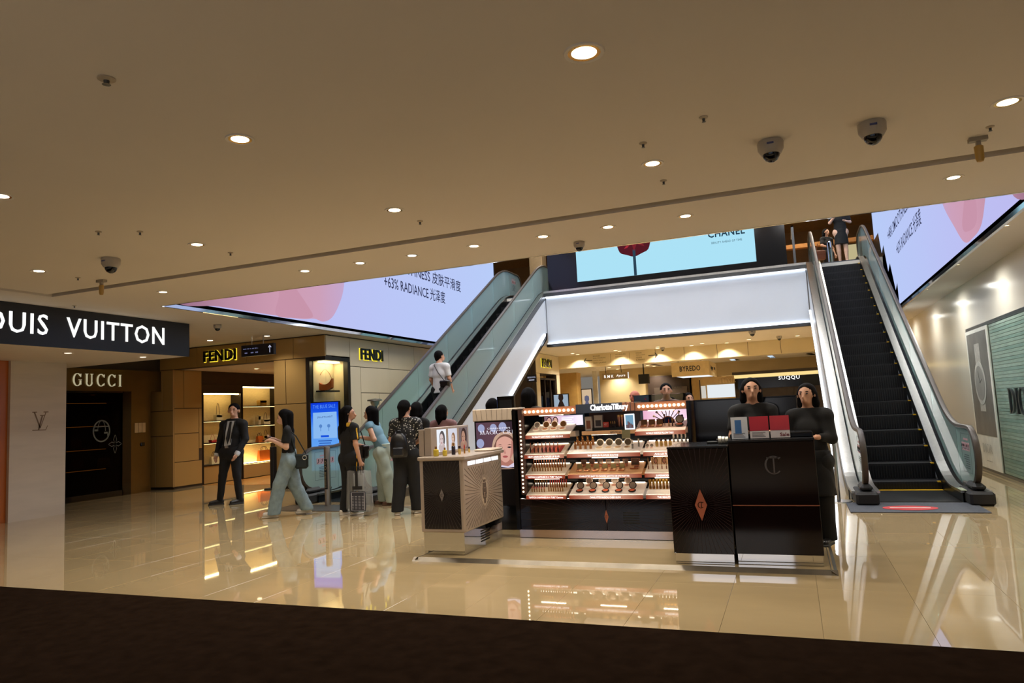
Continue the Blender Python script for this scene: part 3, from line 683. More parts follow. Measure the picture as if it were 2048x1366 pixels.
    for k in range(n):
        y = Y0E+.2+k*sd; z = nose(y)+.0
        if s0 is None:
            s0 = st.build('step', M_step, o); s0.location = (0, y-oy, z+.01); y0_ = ym.build('yellow_mark', M_yel, s0)
        else:
            c = s0.copy(); COL.objects.link(c); c.location = (0, y-oy, z+.01); d = y0_.copy(); COL.objects.link(d); d.parent = c
    a = MB(); a.box(w0, w1, 10.55-oy, Y0E+.2-oy, .001, .012); a.build('comb_plate', M_steel_d, o)
    a = MB(); a.box(w0, w1, Y0E+.1-oy, Y0E+.2-oy, .012, .016); a.build('yellow_comb', M_yel, o)
    a = MB(); a.box(w0, w1, Y1E-.1-oy, 21.6-oy, UP-.02, UP+.006); a.build('upper_comb_plate', M_steel_d, o)
    return o
EL = escalator(-8.0, -6.75, 'escalator with teal glass sides carrying the man in the white shirt')
ER = escalator(.80, 2.05, 'empty dark-stepped escalator with the no-entry mat at its foot')
# notices stuck on the glass: frame, pictograms, lines of print
def notice(parent, x, y, z, sgn, w=.62, h=.5, x_in=0):
    """sgn +1: read from the +X side"""
    a = MB(); N = 5; f = lambda yy, zz: (x, yy, zz)
    def rect(m, y0, y1, z0, z1): m.box(x-.0005, x+.0005, y0, y1, z0, z1)
    rect(a, y-w/2, y+w/2, z-h/2, z-h/2+.004); rect(a, y-w/2, y+w/2, z+h/2-.004, z+h/2); rect(a, y-w/2, y-w/2+.004, z-h/2, z+h/2); rect(a, y+w/2-.004, y+w/2, z-h/2, z+h/2)
    rr = random.Random(5)
    for k in range(7):
        ln = w*.62*rr.uniform(.6, 1); y0 = y-w*.3
        q = y0
        while q < y0+ln: d = rr.uniform(.01, .03); rect(a, q, q+d, z-.02-k*.028-.012, z-.02-k*.028); q += d+.006
    tag(a.build('notice_print', mat('notice_print', (70, 84, 88), .6), parent), kind='stuff')
    b = MB()
    for k in range(N): b.box(x-.001, x+.001, y-w*.42+k*w*.17, y-w*.42+k*w*.17+w*.155, z+.03, z+.135)
    rect(b, y-.16, y+.1, z+.165, z+.19)
    tag(b.build('notice_pictograms', mat('notice_pink', (188, 148, 152), .6), parent), kind='stuff')
    c = MB()
    for k in range(N):
        yy = y-w*.42+k*w*.17+w*.077; c.tube([(x+.0015*sgn, yy-.02, z+.05), (x+.0015*sgn, yy+.01, z+.08), (x+.0015*sgn, yy-.005, z+.11)], .008, 4); c.box(x, x+.002*sgn if sgn > 0 else x, yy+.0, yy+.02, z+.1, z+.12) if sgn > 0 else c.box(x-.002, x, yy, yy+.02, z+.1, z+.12)
    tag(c.build('notice_figures', M_ink, parent), kind='stuff')
xo = EL.location.x
notice(EL, -8.0-xo+.008, .62, .62, 1); notice(EL, -6.75-xo+.008, .62, .62, 1); notice(EL, -8.0-xo+.008, 21.0-10.3, UP+.58, 1, .4, .4)
xo = ER.location.x
notice(ER, 2.05-xo-.008, .50, .60, -1, .5, .5); notice(ER, .8-xo-.008, .5, .6, -1, .5, .5)
a = MB(); a.box(2.05-xo-.17, 2.05-xo-.06, .15, .45, .156, .163); a.build('safety_label', mat('pale_label', (170, 178, 150), .5), ER)
# mat at the foot of the empty escalator
mt = empty('floor_mat', 'dark grey floor mat with a red no-entry oval', 'mat', (1.4, 10.0, 0))
a = MB(); a.bbox(-.80, .66, -.42, .42, 0.001, .012, .003); a.build('mat_body', mat('mat_ribs', (66, 70, 78), .8, var=.2, scale=40, stretch=(8, .2, 1)), mt)
a = MB(); a.lathe([(.0, .0165), (.3, .0165), (.3, .0125), (0, .0125)][::-1], (-.12, -.1, 0), 32, 1, .62); a.build('red_oval', mat('mat_red', (190, 40, 44), .6), mt)
a = MB(); a.box(-.34, .10, -.125, -.075, .0166, .018); a.build('white_bar', mat('mat_white', (215, 200, 196), .6), mt)
mt.location = P(1840, 1016, Z=0); mt.location.z = 0
# dark floor plate before the other escalator
a = MB(); a.box(-8.15, -6.6, 9.5, 10.19, .001, .008)
tag(a.build('landing_plate', mat('landing_plate_steel', (104, 96, 84), .35, .6)), 'brushed landing plate at the foot of the teal escalator', 'floor plate')

# ================================================================ bright white bridge panel between the escalators
bx0, bx1 = -6.56, .60
pn = MB(); pn.box(bx0, bx1, YB, YB+.1, 3.33, 4.74)
pw = tag(pn.build('wall_bridge', M_white), 'bright white panel under the bridge between the escalators', kind='structure')
a = MB(); a.box(bx0, bx1, YB-.05, YB-.015, 4.715, 4.738); s_ = a.build('top_light_strip', M_strip, pw)
a = MB(); a.box(bx0, bx1, YB-.05, YB-.015, 3.345, 3.37); a.build('lower_light_strip', M_strip, pw)
a = MB(); a.box(bx0-.02, bx1+.02, YB-.10, YB+.1, 3.25, 3.33); a.box(bx0-.02, bx1+.02, YB-.14, YB+.1, 4.74, 4.90); a.build('edge_profile', M_steel_d, pw)
a = MB(); a.box(bx0-.02, bx1+.02, YB-.15, YB-.14, 4.84, 4.90); a.build('polished_edge', M_steel, pw)
# light strips along the undersides of the two escalators
def side_strip(esc, x):
    xo = esc.location.x; a = MB(); pts = [(Y1E-.45, UP-1.27), (Y0E+2.1, .03)]
    a.prism([(x-xo-.02, y-10.3, z) for y, z in ((pts[0][0], pts[0][1]-.015), (pts[1][0], pts[1][1]-.015), (pts[1][0], pts[1][1]+.035), (pts[0][0], pts[0][1]+.035))], (.04, 0, 0)); a.build('under_light_strip', M_strip, esc)
    a = MB(); a.prism([(x-xo-.025, y-10.3, z-.09) for y, z in ((pts[0][0], pts[0][1]-.03), (pts[1][0], pts[1][1]-.03), (pts[1][0], pts[1][1]+.07), (pts[0][0], pts[0][1]+.07))], (.05, 0, 0)); a.build('under_edge', M_steel_d, esc)
side_strip(EL, -6.56); side_strip(ER, .61)
# ================================================================ screens
M_scrframe = mat('screen_bezel', (8, 8, 12), .3)
def poly_fill(pts2, f, m, name, parent):
    a = MB(); a.add([f(*p) for p in pts2], [tuple(range(len(pts2)))]); return a.build(name, m, parent)
SL_ = empty('led_screen', 'giant lavender LED screen over the beige boutique, pink skin at its near end', 'screen', (XL, 8.2, 3.36))
a = MB(); a.box(-.2, 0, -.1, 13.2, -.05, 5.0); a.build('housing', M_scrframe, SL_)
a = MB(); a.box(0, .004, .02, 13.1, .03, 4.9)
a.build('display', glowramp('lavender_display', [(0, (190, 186, 240)), (.5, (186, 198, 246)), (1, (184, 204, 248))], 1, 0, 13, 1.0), SL_)
f1 = lambda y, z: Vector((.007, y-8.2, z-3.36))
def yz(px, py): q = P(px, py, X=XL); return (q.y, q.z)
def smooth_poly(pts, n=5):
    """closed Catmull-Rom"""
    out = []; L = len(pts)
    for i in range(L):
        p0, p1, p2, p3 = (Vector(pts[(i+k) % L]) for k in (-1, 0, 1, 2))
        for k in range(n):
            s = k/n; out.append(tuple(.5*((2*p1)+(p2-p0)*s+(2*p0-5*p1+4*p2-p3)*s*s+(3*p1-p0-3*p2+p3)*s**3)))
    return out
skin = smooth_poly([(8.26, 3.41), (9.2, 3.41), (10.3, 3.41), (11.3, 3.42), (11.75, 3.47), (12.05, 3.44), (12.35, 3.56), (12.6, 3.85), (12.78, 4.2), (12.9, 4.8), (13.0, 5.4), (12.6, 6.2), (10.5, 6.6), (8.9, 5.6), (8.5, 4.4)])
a = MB(); a.add([f1(*p) for p in skin], [tuple(range(len(skin)))])
a.build('skin_picture', glowramp('pink_skin', [(0, (150, 108, 132)), (.25, (186, 140, 162)), (.55, (206, 156, 178)), (.8, (204, 160, 186)), (1, (196, 168, 206))], 1, 0.3, 4.9, 1.0, .5), SL_)
sh = smooth_poly([(10.6, 3.43), (11.2, 3.43), (11.7, 3.5), (11.5, 3.75), (11.1, 4.1), (10.8, 4.5), (10.5, 5.2), (10.0, 5.2), (10.3, 4.4), (10.7, 3.9)])
a = MB(); a.add([f1(*p)+Vector((.003, 0, 0)) for p in sh], [tuple(range(len(sh)))]); a.build('skin_shade', glow('pink_shade', (199, 148, 170), 1.0), SL_)
a = MB(); a.prism([f1(8.25, 3.42), f1(8.62, 3.42), f1(8.75, 4.2), f1(8.5, 4.6), f1(8.25, 4.6)], (.004, 0, 0)); a.build('hair_picture', glow('dark_hair_picture', (66, 52, 70), 1), SL_)
M_stxt = glow('screen_text', (52, 56, 92), .7)
lettering('screen_lettering', '+63% RADIANCE 光泽度', M_stxt, SL_, f1(14.45, 4.50)+Vector((.004, 0, 0)), Y_, Z_, w=3.2, h=.34, depth=.001, bold=.006)
lettering('screen_lettering', '+48% SMOOTHNESS 皮肤平滑度', M_stxt, SL_, f1(13.6, 4.97)+Vector((.004, 0, 0)), Y_, Z_, w=5.1, h=.34, depth=.001, bold=.006)
SR_ = empty('led_screen', 'giant lavender LED screen above the empty escalator with stepped dark notches', 'screen', (XR, 8.2, 3.36))
a = MB(); a.box(0, .2, -.1, 13.2, -.05, 5.0); a.build('housing', M_scrframe, SR_)
# the lower far corner is cut in steps along the escalator
stp = [(.02, .03), (9.6, .03)]
for k in range(5): stp += [(9.75+.85*k, .55+.58*k), (9.75+.85*k+.42, .36+.58*k)]
stp = [(.02, .03), (9.72, .03), (9.72, .52), (10.05, .40), (10.55, 1.12), (10.95, .98), (11.35, 1.72), (11.8, 1.60), (12.1, 2.2), (13.0, 2.2), (13.0, 4.9), (.02, 4.9)]
a = MB(); a.add([(-.004, y, z) for y, z in stp[::-1]], [tuple(range(len(stp)))]); a.build('display', MATS['lavender_display'], SR_)
f2 = lambda y, z: Vector((-.007, y-8.2, z-3.36))
a = MB(); a.add([f2(*p) for p in smooth_poly([(8.26, 3.41), (8.9, 3.41), (9.4, 3.8), (9.9, 3.9), (10.4, 3.5), (10.9, 3.42), (11.4, 3.46), (11.9, 3.8), (12.5, 4.3), (12.9, 5.0), (12.6, 6.2), (10.5, 6.6), (8.9, 5.6), (8.5, 4.4)][::-1])], [tuple(range(14*5))]); a.build('skin_picture', MATS['pink_skin'], SR_)
a = MB(); a.add([f2(*p)-Vector((.003, 0, 0)) for p in smooth_poly([(10.6, 3.6), (11.1, 3.55), (11.4, 3.7), (11.0, 4.2), (10.8, 5.2), (10.2, 5.2), (10.5, 4.2)][::-1])], [tuple(range(35))]); a.build('skin_shade', MATS['pink_shade'], SR_)
lettering('screen_lettering', '+63% RADIANCE 光泽度', M_stxt, SR_, f2(17.5, 4.40)+Vector((-.004, 0, 0)), -Y_, Z_, w=3.2, h=.32, depth=.001, bold=.006)
lettering('screen_lettering', '+48% SMOOTHNESS 皮肤平滑度', M_stxt, SR_, f2(18.6, 4.95)+Vector((-.004, 0, 0)), -Y_, Z_, w=5.1, h=.32, depth=.001, bold=.006)
# board with the pale blue screen above the bridge
CS = empty('led_screen', 'pale blue LED screen with a dark red flower on the bridge', 'screen', (-3, YB+.13, 4.90))
c0 = Vector((-3, YB+.13, 4.90))
a = MB(); a.box(-6.5+3, .18+3, 0, .15, 0, 3.2); a.build('housing', M_black, CS)
fc = lambda px, py, d=0.0: P(px, py, Y=YB+.12-d)-c0
q0, q1 = fc(1155, 564), fc(1513, 522.5)
a = MB(); a.box(q0.x, q1.x, -.01, 0, q0.z, q0.z+2.6); a.build('display', glow('sky_blue_display', (172, 226, 246), 1.0), CS)
s0_ = fc(1271, 549, .01); 
a = MB(); a.box(s0_.x-.04, s0_.x+.04, -.016, -.012, q0.z, q0.z+.75); a.build('flower_stem', glow('stem_grey', (44, 66, 84), 1), CS)
rr = random.Random(11); ctr = Vector((s0_.x, -.014, q0.z+1.02))
pts = [(ctr.x+(.53+.03*math.sin(5*a_))*math.cos(a_), ctr.y, ctr.z+(.46+.02*math.sin(7*a_))*math.sin(a_)) for a_ in [2*math.pi*k/36 for k in range(36)]]
a = MB(); a.add(pts, [tuple(range(36))]); a.build('flower_head', glow('flower_dark_red', (84, 26, 36), 1), CS)
for k in range(14):
    an = rr.uniform(0, 6.28); r = rr.uniform(.05, .36); cx, cz = ctr.x+r*math.cos(an), ctr.z+r*math.sin(an)*.8; l = rr.uniform(.08, .2); b2 = an+rr.uniform(-.8, .8)
    dx, dz = math.cos(b2)*l, math.sin(b2)*l
    a = MB(); a.add([(cx-dx, ctr.y-.003, cz-dz), (cx+dz*.35, ctr.y-.003, cz-dx*.35), (cx+dx, ctr.y-.003, cz+dz), (cx-dz*.35, ctr.y-.003, cz+dx*.35)], [(0, 1, 2, 3)]); a.build('petal', glow('petal_red_%d' % (k % 2), ((168, 44, 56), (120, 34, 44))[k % 2], 1), CS)
t0, t1 = fc(1416, 475, .01), fc(1490, 468, .01)
lettering('screen_lettering', 'CHANEL', glow('screen_ink', (40, 66, 84), .9), CS, Vector((t0.x, -.014, t0.z-.02)), X_, Z_, w=t1.x-t0.x, h=.2, depth=.002, bold=.025, spacing=1.1, split=True)
t0, t1 = fc(1423, 487, .01), fc(1484, 479, .01)
lettering('screen_lettering', 'BEAUTY AHEAD OF TIME', MATS['screen_ink'], CS, Vector((t0.x, -.014, t0.z-.02)), X_, Z_, w=t1.x-t0.x, h=.06, depth=.001, spacing=1.1)

# ================================================================ right-hand glossy wall with watch-shop window
w = MB(); w.box(3.0, 3.3, 3.5, 40, 0, CEIL)
wr = tag(w.build('wall_right', M_gwall), 'glossy cream wall with a shop window beside the empty escalator', kind='structure')
wy0, wy1, wz0, wz1 = 10.2, 14.72, .09, 2.42
dw = empty('shop_window', 'shop window with ribbed teal backdrop and large serif letters on the glossy wall', 'shop window', (3.0, wy0, 0))
a = MB(); a.box(-.02, 0, 0, wy1-wy0, wz1, wz1+.06); a.box(-.02, 0, 0, wy1-wy0, wz0-.05, wz0); a.box(-.02, 0, wy1-wy0-.03, wy1-wy0, wz0, wz1); a.build('frame', M_steel_d, dw)
py0, py1 = 13.22, 14.68
for k in range(46):
    z0 = wz0+k*(wz1-wz0)/46; a = MB(); a.bbox(-.016, -.002, 0, py0-wy0-.05, z0+.002, z0+(wz1-wz0)/46-.003, .004); a.build('rib', mat('teal_rib_%d' % (k % 3), ((206, 214, 204), (188, 202, 194), (214, 220, 210))[k % 3], .25, var=.12, scale=5, stretch=(1, 1, 8)), dw)
a = MB(); a.box(-.045, -.04, 0, py0-wy0-.05, wz0, wz1); a.build('pane', glass('shop_window_pane', (236, 242, 240), .02), dw)
lettering('big_letters', '', M_steel_d, dw, Vector((-.05, P(2021, 800, X=2.95).y-wy0, 1.03)), -Y_, Z_, h=.38, depth=.03, vf=serif('DIOR', .08), split=True)
ps = empty('poster', 'grey poster of a wristwatch in the shop window on the glossy wall', 'poster', (2.98, py0, wz0))
a = MB(); a.box(-.02, 0, 0, py1-py0, 0, wz1-wz0); a.build('mount', mat('poster_white', (226, 224, 214), .4), ps)
H_ = wz1-wz0
a = MB(); a.box(-.023, -.021, .08, py1-py0-.08, .55, H_-.06); a.build('picture', mat('poster_grey', (112, 110, 106), .35, var=.25, scale=2.5), ps)
cy, cz = (py1-py0)/2+.0, 1.42
a = MB(); a.box(-.026, -.024, cy-.17, cy+.17, .95, H_-.25); a.build('watch_strap', mat('strap_pale', (176, 172, 164), .5, var=.15, scale=20), ps)
a = MB(); a.disc((-.027, cy, cz), Y_, Z_, .36, 28, (-.003, 0, 0)); a.build('watch_case', mat('watch_case', (196, 194, 188), .3), ps)
a = MB(); a.disc((-.031, cy, cz), Y_, Z_, .29, 28, (-.002, 0, 0)); a.build('watch_dial', mat('watch_dial', (150, 148, 144), .3), ps)
a = MB(); a.prism([(-.034, cy-.008, cz), (-.034, cy+.008, cz), (-.034, cy+.06, cz+.2), (-.034, cy+.05, cz+.2)], (-.001, 0, 0)); a.prism([(-.034, cy, cz-.008), (-.034, cy, cz+.008), (-.034, cy-.14, cz+.07), (-.034, cy-.14, cz+.06)], (-.001, 0, 0)); a.build('watch_hands', M_ink, ps)
lettering('poster_letters', '', mat('poster_letter_grey', (172, 170, 162), .5), ps, Vector((-.024, cy+.33, .26)), -Y_, Z_, w=.62, h=.15, depth=.002, vf=serif('DIOR', .1))
a = MB()
for k in range(6): a.box(-.0235, -.0225, cy-.18+k*.06, cy-.14+k*.06, .12, .135)
a.build('poster_small_print', MATS['poster_letter_grey'], ps)

# ================================================================ upper storey things
g = MB(); g.box(.34, .40, 20.0, 20.06, UP, UP+1.1); g.box(.34, .40, 20.0, 21.6, UP+1.06, UP+1.1)
tag(g.build('guard_rail', M_steel_d), 'dark steel guard rail at the bridge end by the empty escalator', 'railing')
for (x0, x1, y, c_, nm, lab) in ((-8.5, -8.0, 24, (150, 130, 100), 'pillar', 'beige pillar of the upper storey behind the teal escalator'), (-7.7, -7.2, 25, (70, 84, 92), 'glass_pillar', 'grey-blue glazed pillar of the upper storey')):
    a = MB(); a.bbox(x0, x1, y, y+.5, UP, 8.6, .02); tag(a.build(nm, mat(nm+'_finish', c_, .25)), lab, 'pillar')
us = empty('lit_sign', 'small black upper-storey sign with white arrow and light edge', 'sign', (-6.75, 23.2, UP))
a = MB(); a.box(.2, .3, .02, .06, 0, 1.0); a.box(-.0, .5, 0, .08, 1.0, 3.2); a.build('board', M_black, us)
a = MB(); a.box(-.06, -.01, 0, .08, 1.0, 3.2); a.build('edge_light', glow('sign_edge_light', (225, 240, 255), 1.6), us)
a = MB(); a.box(.14, .36, -.004, 0, 2.04, 2.07); a.prism([(.28, -.004, 2.14), (.31, -.004, 2.15), (.39, -.004, 2.055), (.36, -.004, 2.055)], (0, .004, 0)); a.prism([(.28, -.004, 1.97), (.31, -.004, 1.96), (.39, -.004, 2.055), (.36, -.004, 2.055)], (0, .004, 0)); a.build('arrow', M_lit, us)
a = MB()
for k in range(3):
    for j in range(4): a.box(.12+j*.06, .165+j*.06, -.004, 0, 1.7-k*.09, 1.74-k*.09)
a.build('small_print', glow('soft_white_sign', (200, 205, 230), .8), us)
a = MB(); a.lathe([(.075, 0), (.075, .93), (.07, .96), (0, .965)], (0, 0, 0), 18); bo = a.build('bollard', M_chrome); bo.location = (1.35, 22.05, UP); tag(bo, 'polished steel bollard at the top of the empty escalator', 'bollard')
# shop behind the top landing
a = MB(); a.box(-.6, 5, 28, 28.2, UP, 6.2); a.box(-.6, 5, 27.9, 28.2, 6.9, 7.05)
tag(a.build('wall_upper_shop', mat('upper_shop_wall', (170, 116, 56), .5)), 'brown shop wall on the upper storey', kind='structure')
a = MB(); a.bbox(.3, 1.5, 27.75, 27.9, UP, UP+.85, .02); sc_ = tag(a.build('display_case', glow('lit_case', (205, 190, 160), .9)), 'lit white display case far behind the top landing', 'display case')
a = MB(); a.bbox(2.2, 2.75, 27.75, 27.9, UP, UP+1.9, .02); tag(a.build('lit_niche', glow('lit_niche', (210, 196, 150), .8)), 'lit niche behind the woman at the top landing', 'niche')
a = MB(); a.box(-1.0, 4, 24.0, 24.06, UP+2.15, UP+2.28); tag(a.build('ceiling_rail', M_blackm), 'black rail across the upper storey above the top landing', 'rail')
for k, (x, y) in enumerate(((-.2, 25), (.6, 27), (-.6, 23), (2.6, 26), (3.4, 24), (1.4, 22.5), (-4, 23), (-7.4, 23))):
    downlight((x, y, 8.6), 'recessed downlight of the upper storey ceiling', 'upper storey downlights', .09, 420, True)
for k in range(4):
    for j in range(3):
        o = empty('added_light_panel', 'added luminous ceiling panel high above the atrium, hidden by the lower ceiling', 'light', (-7.2+2.7*k, 10+4.2*j, 8.6), 0, 'added atrium light panels')
        a = MB(); a.box(-.85, .85, -1.35, 1.35, -.05, 0); a.build('frame', M_steel_d, o)
        a = MB(); a.box(-.8, .8, -1.3, 1.3, -.06, -.05); a.build('diffuser', glow('added_panel_light', (252, 251, 250), 9.0), o)  # unseen panels added to brighten the glossy wall and atrium
# ================================================================ hall beyond the bridge
BMY = 24.4
b = MB(); b.box(-9.0, 3.0, BMY, BMY+.4, 2.86, 3.31)
bm = tag(b.build('beam', mat('gold_beam', (222, 204, 160), .35, var=.05, scale=1)), 'golden fascia beam with dark directory print under the bridge', kind='structure')
bx = lambda px, py: P(px, py, Y=BMY).x
for px in (1310, 1368, 1434, 1496, 1562):
    a = MB(); x = bx(px, 700); a.box(x-.006, x+.006, BMY-.004, BMY, 2.86, 3.31); a.build('panel_seam', M_seam, bm)
def arrow(x, z, s, d):
    a = MB(); y = BMY-.006
    a.box(x-.16, x+.16, y, y+.004, z-.012, z+.012); k = -.16*s
    for q in (-1, 1): a.prism([(x-k, y, z+.0), (x-k-.03*s, y, z), (x-k-.11*s, y, z+q*.09), (x-k-.08*s, y, z+q*.09)], (0, .004, 0))
    a.build('arrow', M_ink, bm)
arrow(bx(1176, 720), 3.08, -1, 0); arrow(bx(1306, 710), 3.10, 1, 0)
for px, lines in ((1186, ('BULGARI', 'DIOR | MONTBLANC', 'COACH | BALLY', 'SAINT LAURENT')), (1231, ('HOURGLASS', 'KANEBO', 'C.LOUBOUTIN')), (1272, ('CHLOE', 'TUMI | LOEWE', 'CELINE', 'BURBERRY'))):
    for k, s in enumerate(lines):
        lettering('directory_print', s, mat('directory_ink', (92, 74, 44), .5), bm, Vector((bx(px, 715), BMY-.002, 3.20-k*.08)), X_, Z_, h=.045, depth=.002)
for px in (1221, 1259):
    a = MB(); x = bx(px, 715); a.box(x-.004, x+.004, BMY-.003, BMY, 2.95, 3.26); a.build('divider', MATS['directory_ink'], bm)
# ceiling lights behind the bridge
for k, (px, py) in enumerate(((1166, 689), (1253, 682), (1344, 674.5), (1439, 666.5), (1540, 658), (1231, 700.5), (1315, 694), (1404, 687), (1497.5, 679), (1595, 671.5), (1145, 707), (1163, 710.5), (1245, 704), (1317.5, 697.5), (1385.5, 692.5), (1455, 687))):
    p = P(px, py, Z=3.31); p.y = min(p.y, BMY-.28)
    downlight(Vector((p.x, p.y, 3.31)), 'small downlight before the golden beam, %s from the left in its %s row' % (NTH[k % 5 if k < 10 else k-10], ('near', 'middle', 'far')[min(k//5, 2)]), 'downlights before the golden beam', .07, 200, True)
for (px, py, s), lab in [((1504, 661, 1.2), 'dome camera under the bridge, larger one'), ((1558, 672, 1.0), 'dome camera under the bridge by the white frame'), ((1325, 695, .9), 'dome camera before the golden beam')]:
    dome_camera(P(px, py, Z=3.31), lab, s)
for k, (px, py) in enumerate(((1218, 735), (1235, 738), (1250, 739.5), (1264, 742), (1295, 730.5), (1308, 732.5), (1321, 735), (1333, 738), (1299, 747))):
    p = P(px, py, Z=3.31); downlight(Vector((p.x, min(p.y, 40), 3.305)), 'small downlight in the far ceiling beyond the beam, %s seen from the left' % NTH[k], 'downlights beyond the golden beam', .09, 340, True)
for x_ in (-7, -4.2, -1.4, 1.4):
    for y_ in (27, 31.5): downlight((x_, y_, 3.305), 'small added downlight in the far ceiling beyond the golden beam', 'downlights beyond the golden beam', .07, 380, True)  # grid of lamps added to brighten the dim far hall
# boutique far entrance, pillars and posters
w = MB(); w.box(-9.2, -7.72, 22.0, 24.4, 2.64, 3.31); w.box(-8.1, -7.72, 24.05, 24.4, 0, 2.64); w.box(-9.2, -7.72, 21.9, 22.25, 0, 3.31)
fbw = tag(w.build('wall_boutique_far', M_seam), 'beige boutique fascia seen under the bridge', kind='structure')
for y0, y1 in ((21.9, 23.55), (23.55, 24.4)):
    a = MB(); a.bbox(-7.72, -7.70, y0+.006, y1-.006, 2.645, 3.30, .003); a.build('cladding_panel', M_beige2, fbw)
for z0, z1 in ((0, 1.3), (1.3, 2.64)):
    a = MB(); a.bbox(-7.72, -7.70, 24.056, 24.394, z0+.006, z1-.006, .003); a.build('cladding_panel', M_beige2, fbw)
    a = MB(); a.bbox(-7.72, -7.70, 21.906, 22.244, z0+.006, z1-.006, .003); a.build('cladding_panel', M_beige2, fbw)
bf = empty('glazed_doors', 'black-framed glazed doors of the boutique beyond the bridge', 'door', (-7.80, 22.27, 0))
for y in (.0, .55, 1.15, 1.7):
    a = MB(); a.box(0, .06, y, y+.06, 0, 2.5); a.build('frame_post', M_bframe, bf)
a = MB(); a.box(0, .06, 0, 1.76, 2.44, 2.5); a.box(0, .06, 0, 1.76, .9, .94); a.build('frame_rail', M_bframe, bf)
a = MB(); a.box(.02, .03, .06, 1.7, 0, 2.44); a.build('pane', G_clear, bf)
w = MB(); w.box(-9.35, -9.25, 24.6, 27.1, 0, 2.6); w.box(-9.6, -8.0, 27.6, 28.2, 0, 2.86)
tag(w.build('wall_far_pillar', mat('far_beige_wall', (188, 152, 88), .4)), 'beige wall end beyond the boutique doors', kind='structure')
pt = P(1120, 790, Y=26.5); 
for px, py, hh, ww, lab, c1, c2 in ((1122, 800, .62, .5, 'pale blue poster of a woman by the glazed doors', (176, 196, 214), (60, 44, 36)), (1174, 802, 1.1, .36, 'small lit perfume poster in a dark frame beyond the kiosk', (236, 206, 170), (120, 120, 150))):
    yy_ = 23.2 if px < 1150 else 25.4; q = P(px, py, Y=yy_); o = empty('poster_stand', lab, 'poster', (q.x, yy_, 0))
    a = MB(); a.box(-ww/2-.03, ww/2+.03, 0, .05, .02, q.z+hh/2-.1); a.build('frame', M_bframe, o)
    a = MB(); a.box(-ww/2, ww/2, -.004, 0, .3, q.z+hh/2-.13); a.build('picture', glow('poster_%d' % px, c1, .75), o)
    a = MB(); a.lathe([(0, .0), (.09, .05), (.12, .25), (.05, .42), (.09, .5), (.08, .62), (0, .66)], (0, 0, 0), 12, 1, .03); ob = a.build('figure', glow('poster_fig_%d' % px, c2, .6), o); ob.location = (0, -.006, q.z-.45)
io = empty('information_sign', 'small black information sign beside the white light frame', 'sign', P(1063, 757, Y=20.9))
a = MB(); a.box(-.16, .16, 0, .03, -.12, .12); a.build('board', M_blackm, io)
a = MB(); a.box(-.01, .01, .03, .05, -.3, .6); a.build('hanger', M_blackm, io)
lettering('sign_letters', 'INFORMATION', MATS['soft_white_sign'], io, Vector((-.13, -.001, .01)), X_, Z_, w=.26, h=.05, depth=.001)
a = MB(); a.box(-.09, .09, -.002, 0, -.06, -.035); a.build('small_print', MATS['soft_white_sign'], io)
# far walls
FW = 36.0
w = MB(); w.box(-9.2, 3.0, FW, FW+.2, 0, 3.31)
fw = tag(w.build('wall_far_back', mat('far_back_wall', (190, 170, 128), .6, var=.06, scale=1)), 'beige far wall of the hall', kind='structure')
def fb(name, x0, x1, y0, y1, Y, m, d=.06, parent=fw):
    A, B = P(x0, y1, Y=Y), P(x1, y0, Y=Y); a = MB(); a.box(A.x, B.x, Y-d, Y, min(A.z, B.z), max(A.z, B.z)); return a.build(name, m, parent)
fb('white_edge', 1189, 1194, 742, 815, 33, mat('white_post', (220, 216, 205), .5))
fb('dark_doorway', 1300, 1382, 748, 830, FW-.1, mat('brown_doorway', (50, 34, 22), .6))
fb('door_panel', 1312, 1374, 772, 830, FW-.2, mat('dark_door', (78, 66, 56), .5))
fb('beige_post', 1384, 1400, 750, 830, FW-.1, mat('far_post', (168, 138, 84), .5))
q = P(1322, 779, Y=FW-.28); lettering('door_print', 'INFORMATION', mat('door_print', (30, 26, 24), .5), fw, Vector((q.x, FW-.27, q.z)), X_, Z_, w=1.0, h=.14, depth=.002)
# hanging lit sign
q0, q1 = P(1205, 760, Y=29), P(1257, 746, Y=29)
hs2 = empty('hanging_sign', 'slim hanging sign with two lit white names beyond the beam', 'sign', (q0.x, 29, q0.z)); W2 = q1.x-q0.x
a = MB(); a.box(0, W2, 0, .08, 0, .26); a.build('board', mat('sign_board_tan', (170, 150, 110), .4), hs2)
a = MB(); a.box(W2-.03, W2, -.005, 0, 0, .26); a.build('light_edge', M_lit, hs2)
for x in (.15, .8): 
    a = MB(); a.tube([(x, .04, .26), (x, .04, 3.31-q0.z)], .012, 6); a.build('hanger', M_blackm, hs2)
lettering('sign_letters', 'R M K', M_lit, hs2, Vector((.08, -.002, .07)), X_, Z_, w=.40, h=.12, depth=.002, bold=.01)
lettering('sign_letters', 'Ayura', M_lit, hs2, Vector((.58, -.002, .07)), X_, Z_, w=.38, h=.12, depth=.002, shear=.25)
a = MB(); a.bbox(0, .42, 0, .3, 0, .4, .01); a.box(.19, .23, .13, .17, .4, .98); o = a.build('loudspeaker', M_blackm); o.location = Vector((P(1276, 747, Y=30).x, 30, 2.32)); tag(o, 'black square loudspeaker hanging in the far ceiling', 'loudspeaker')
p = P(1276, 738, Y=30)
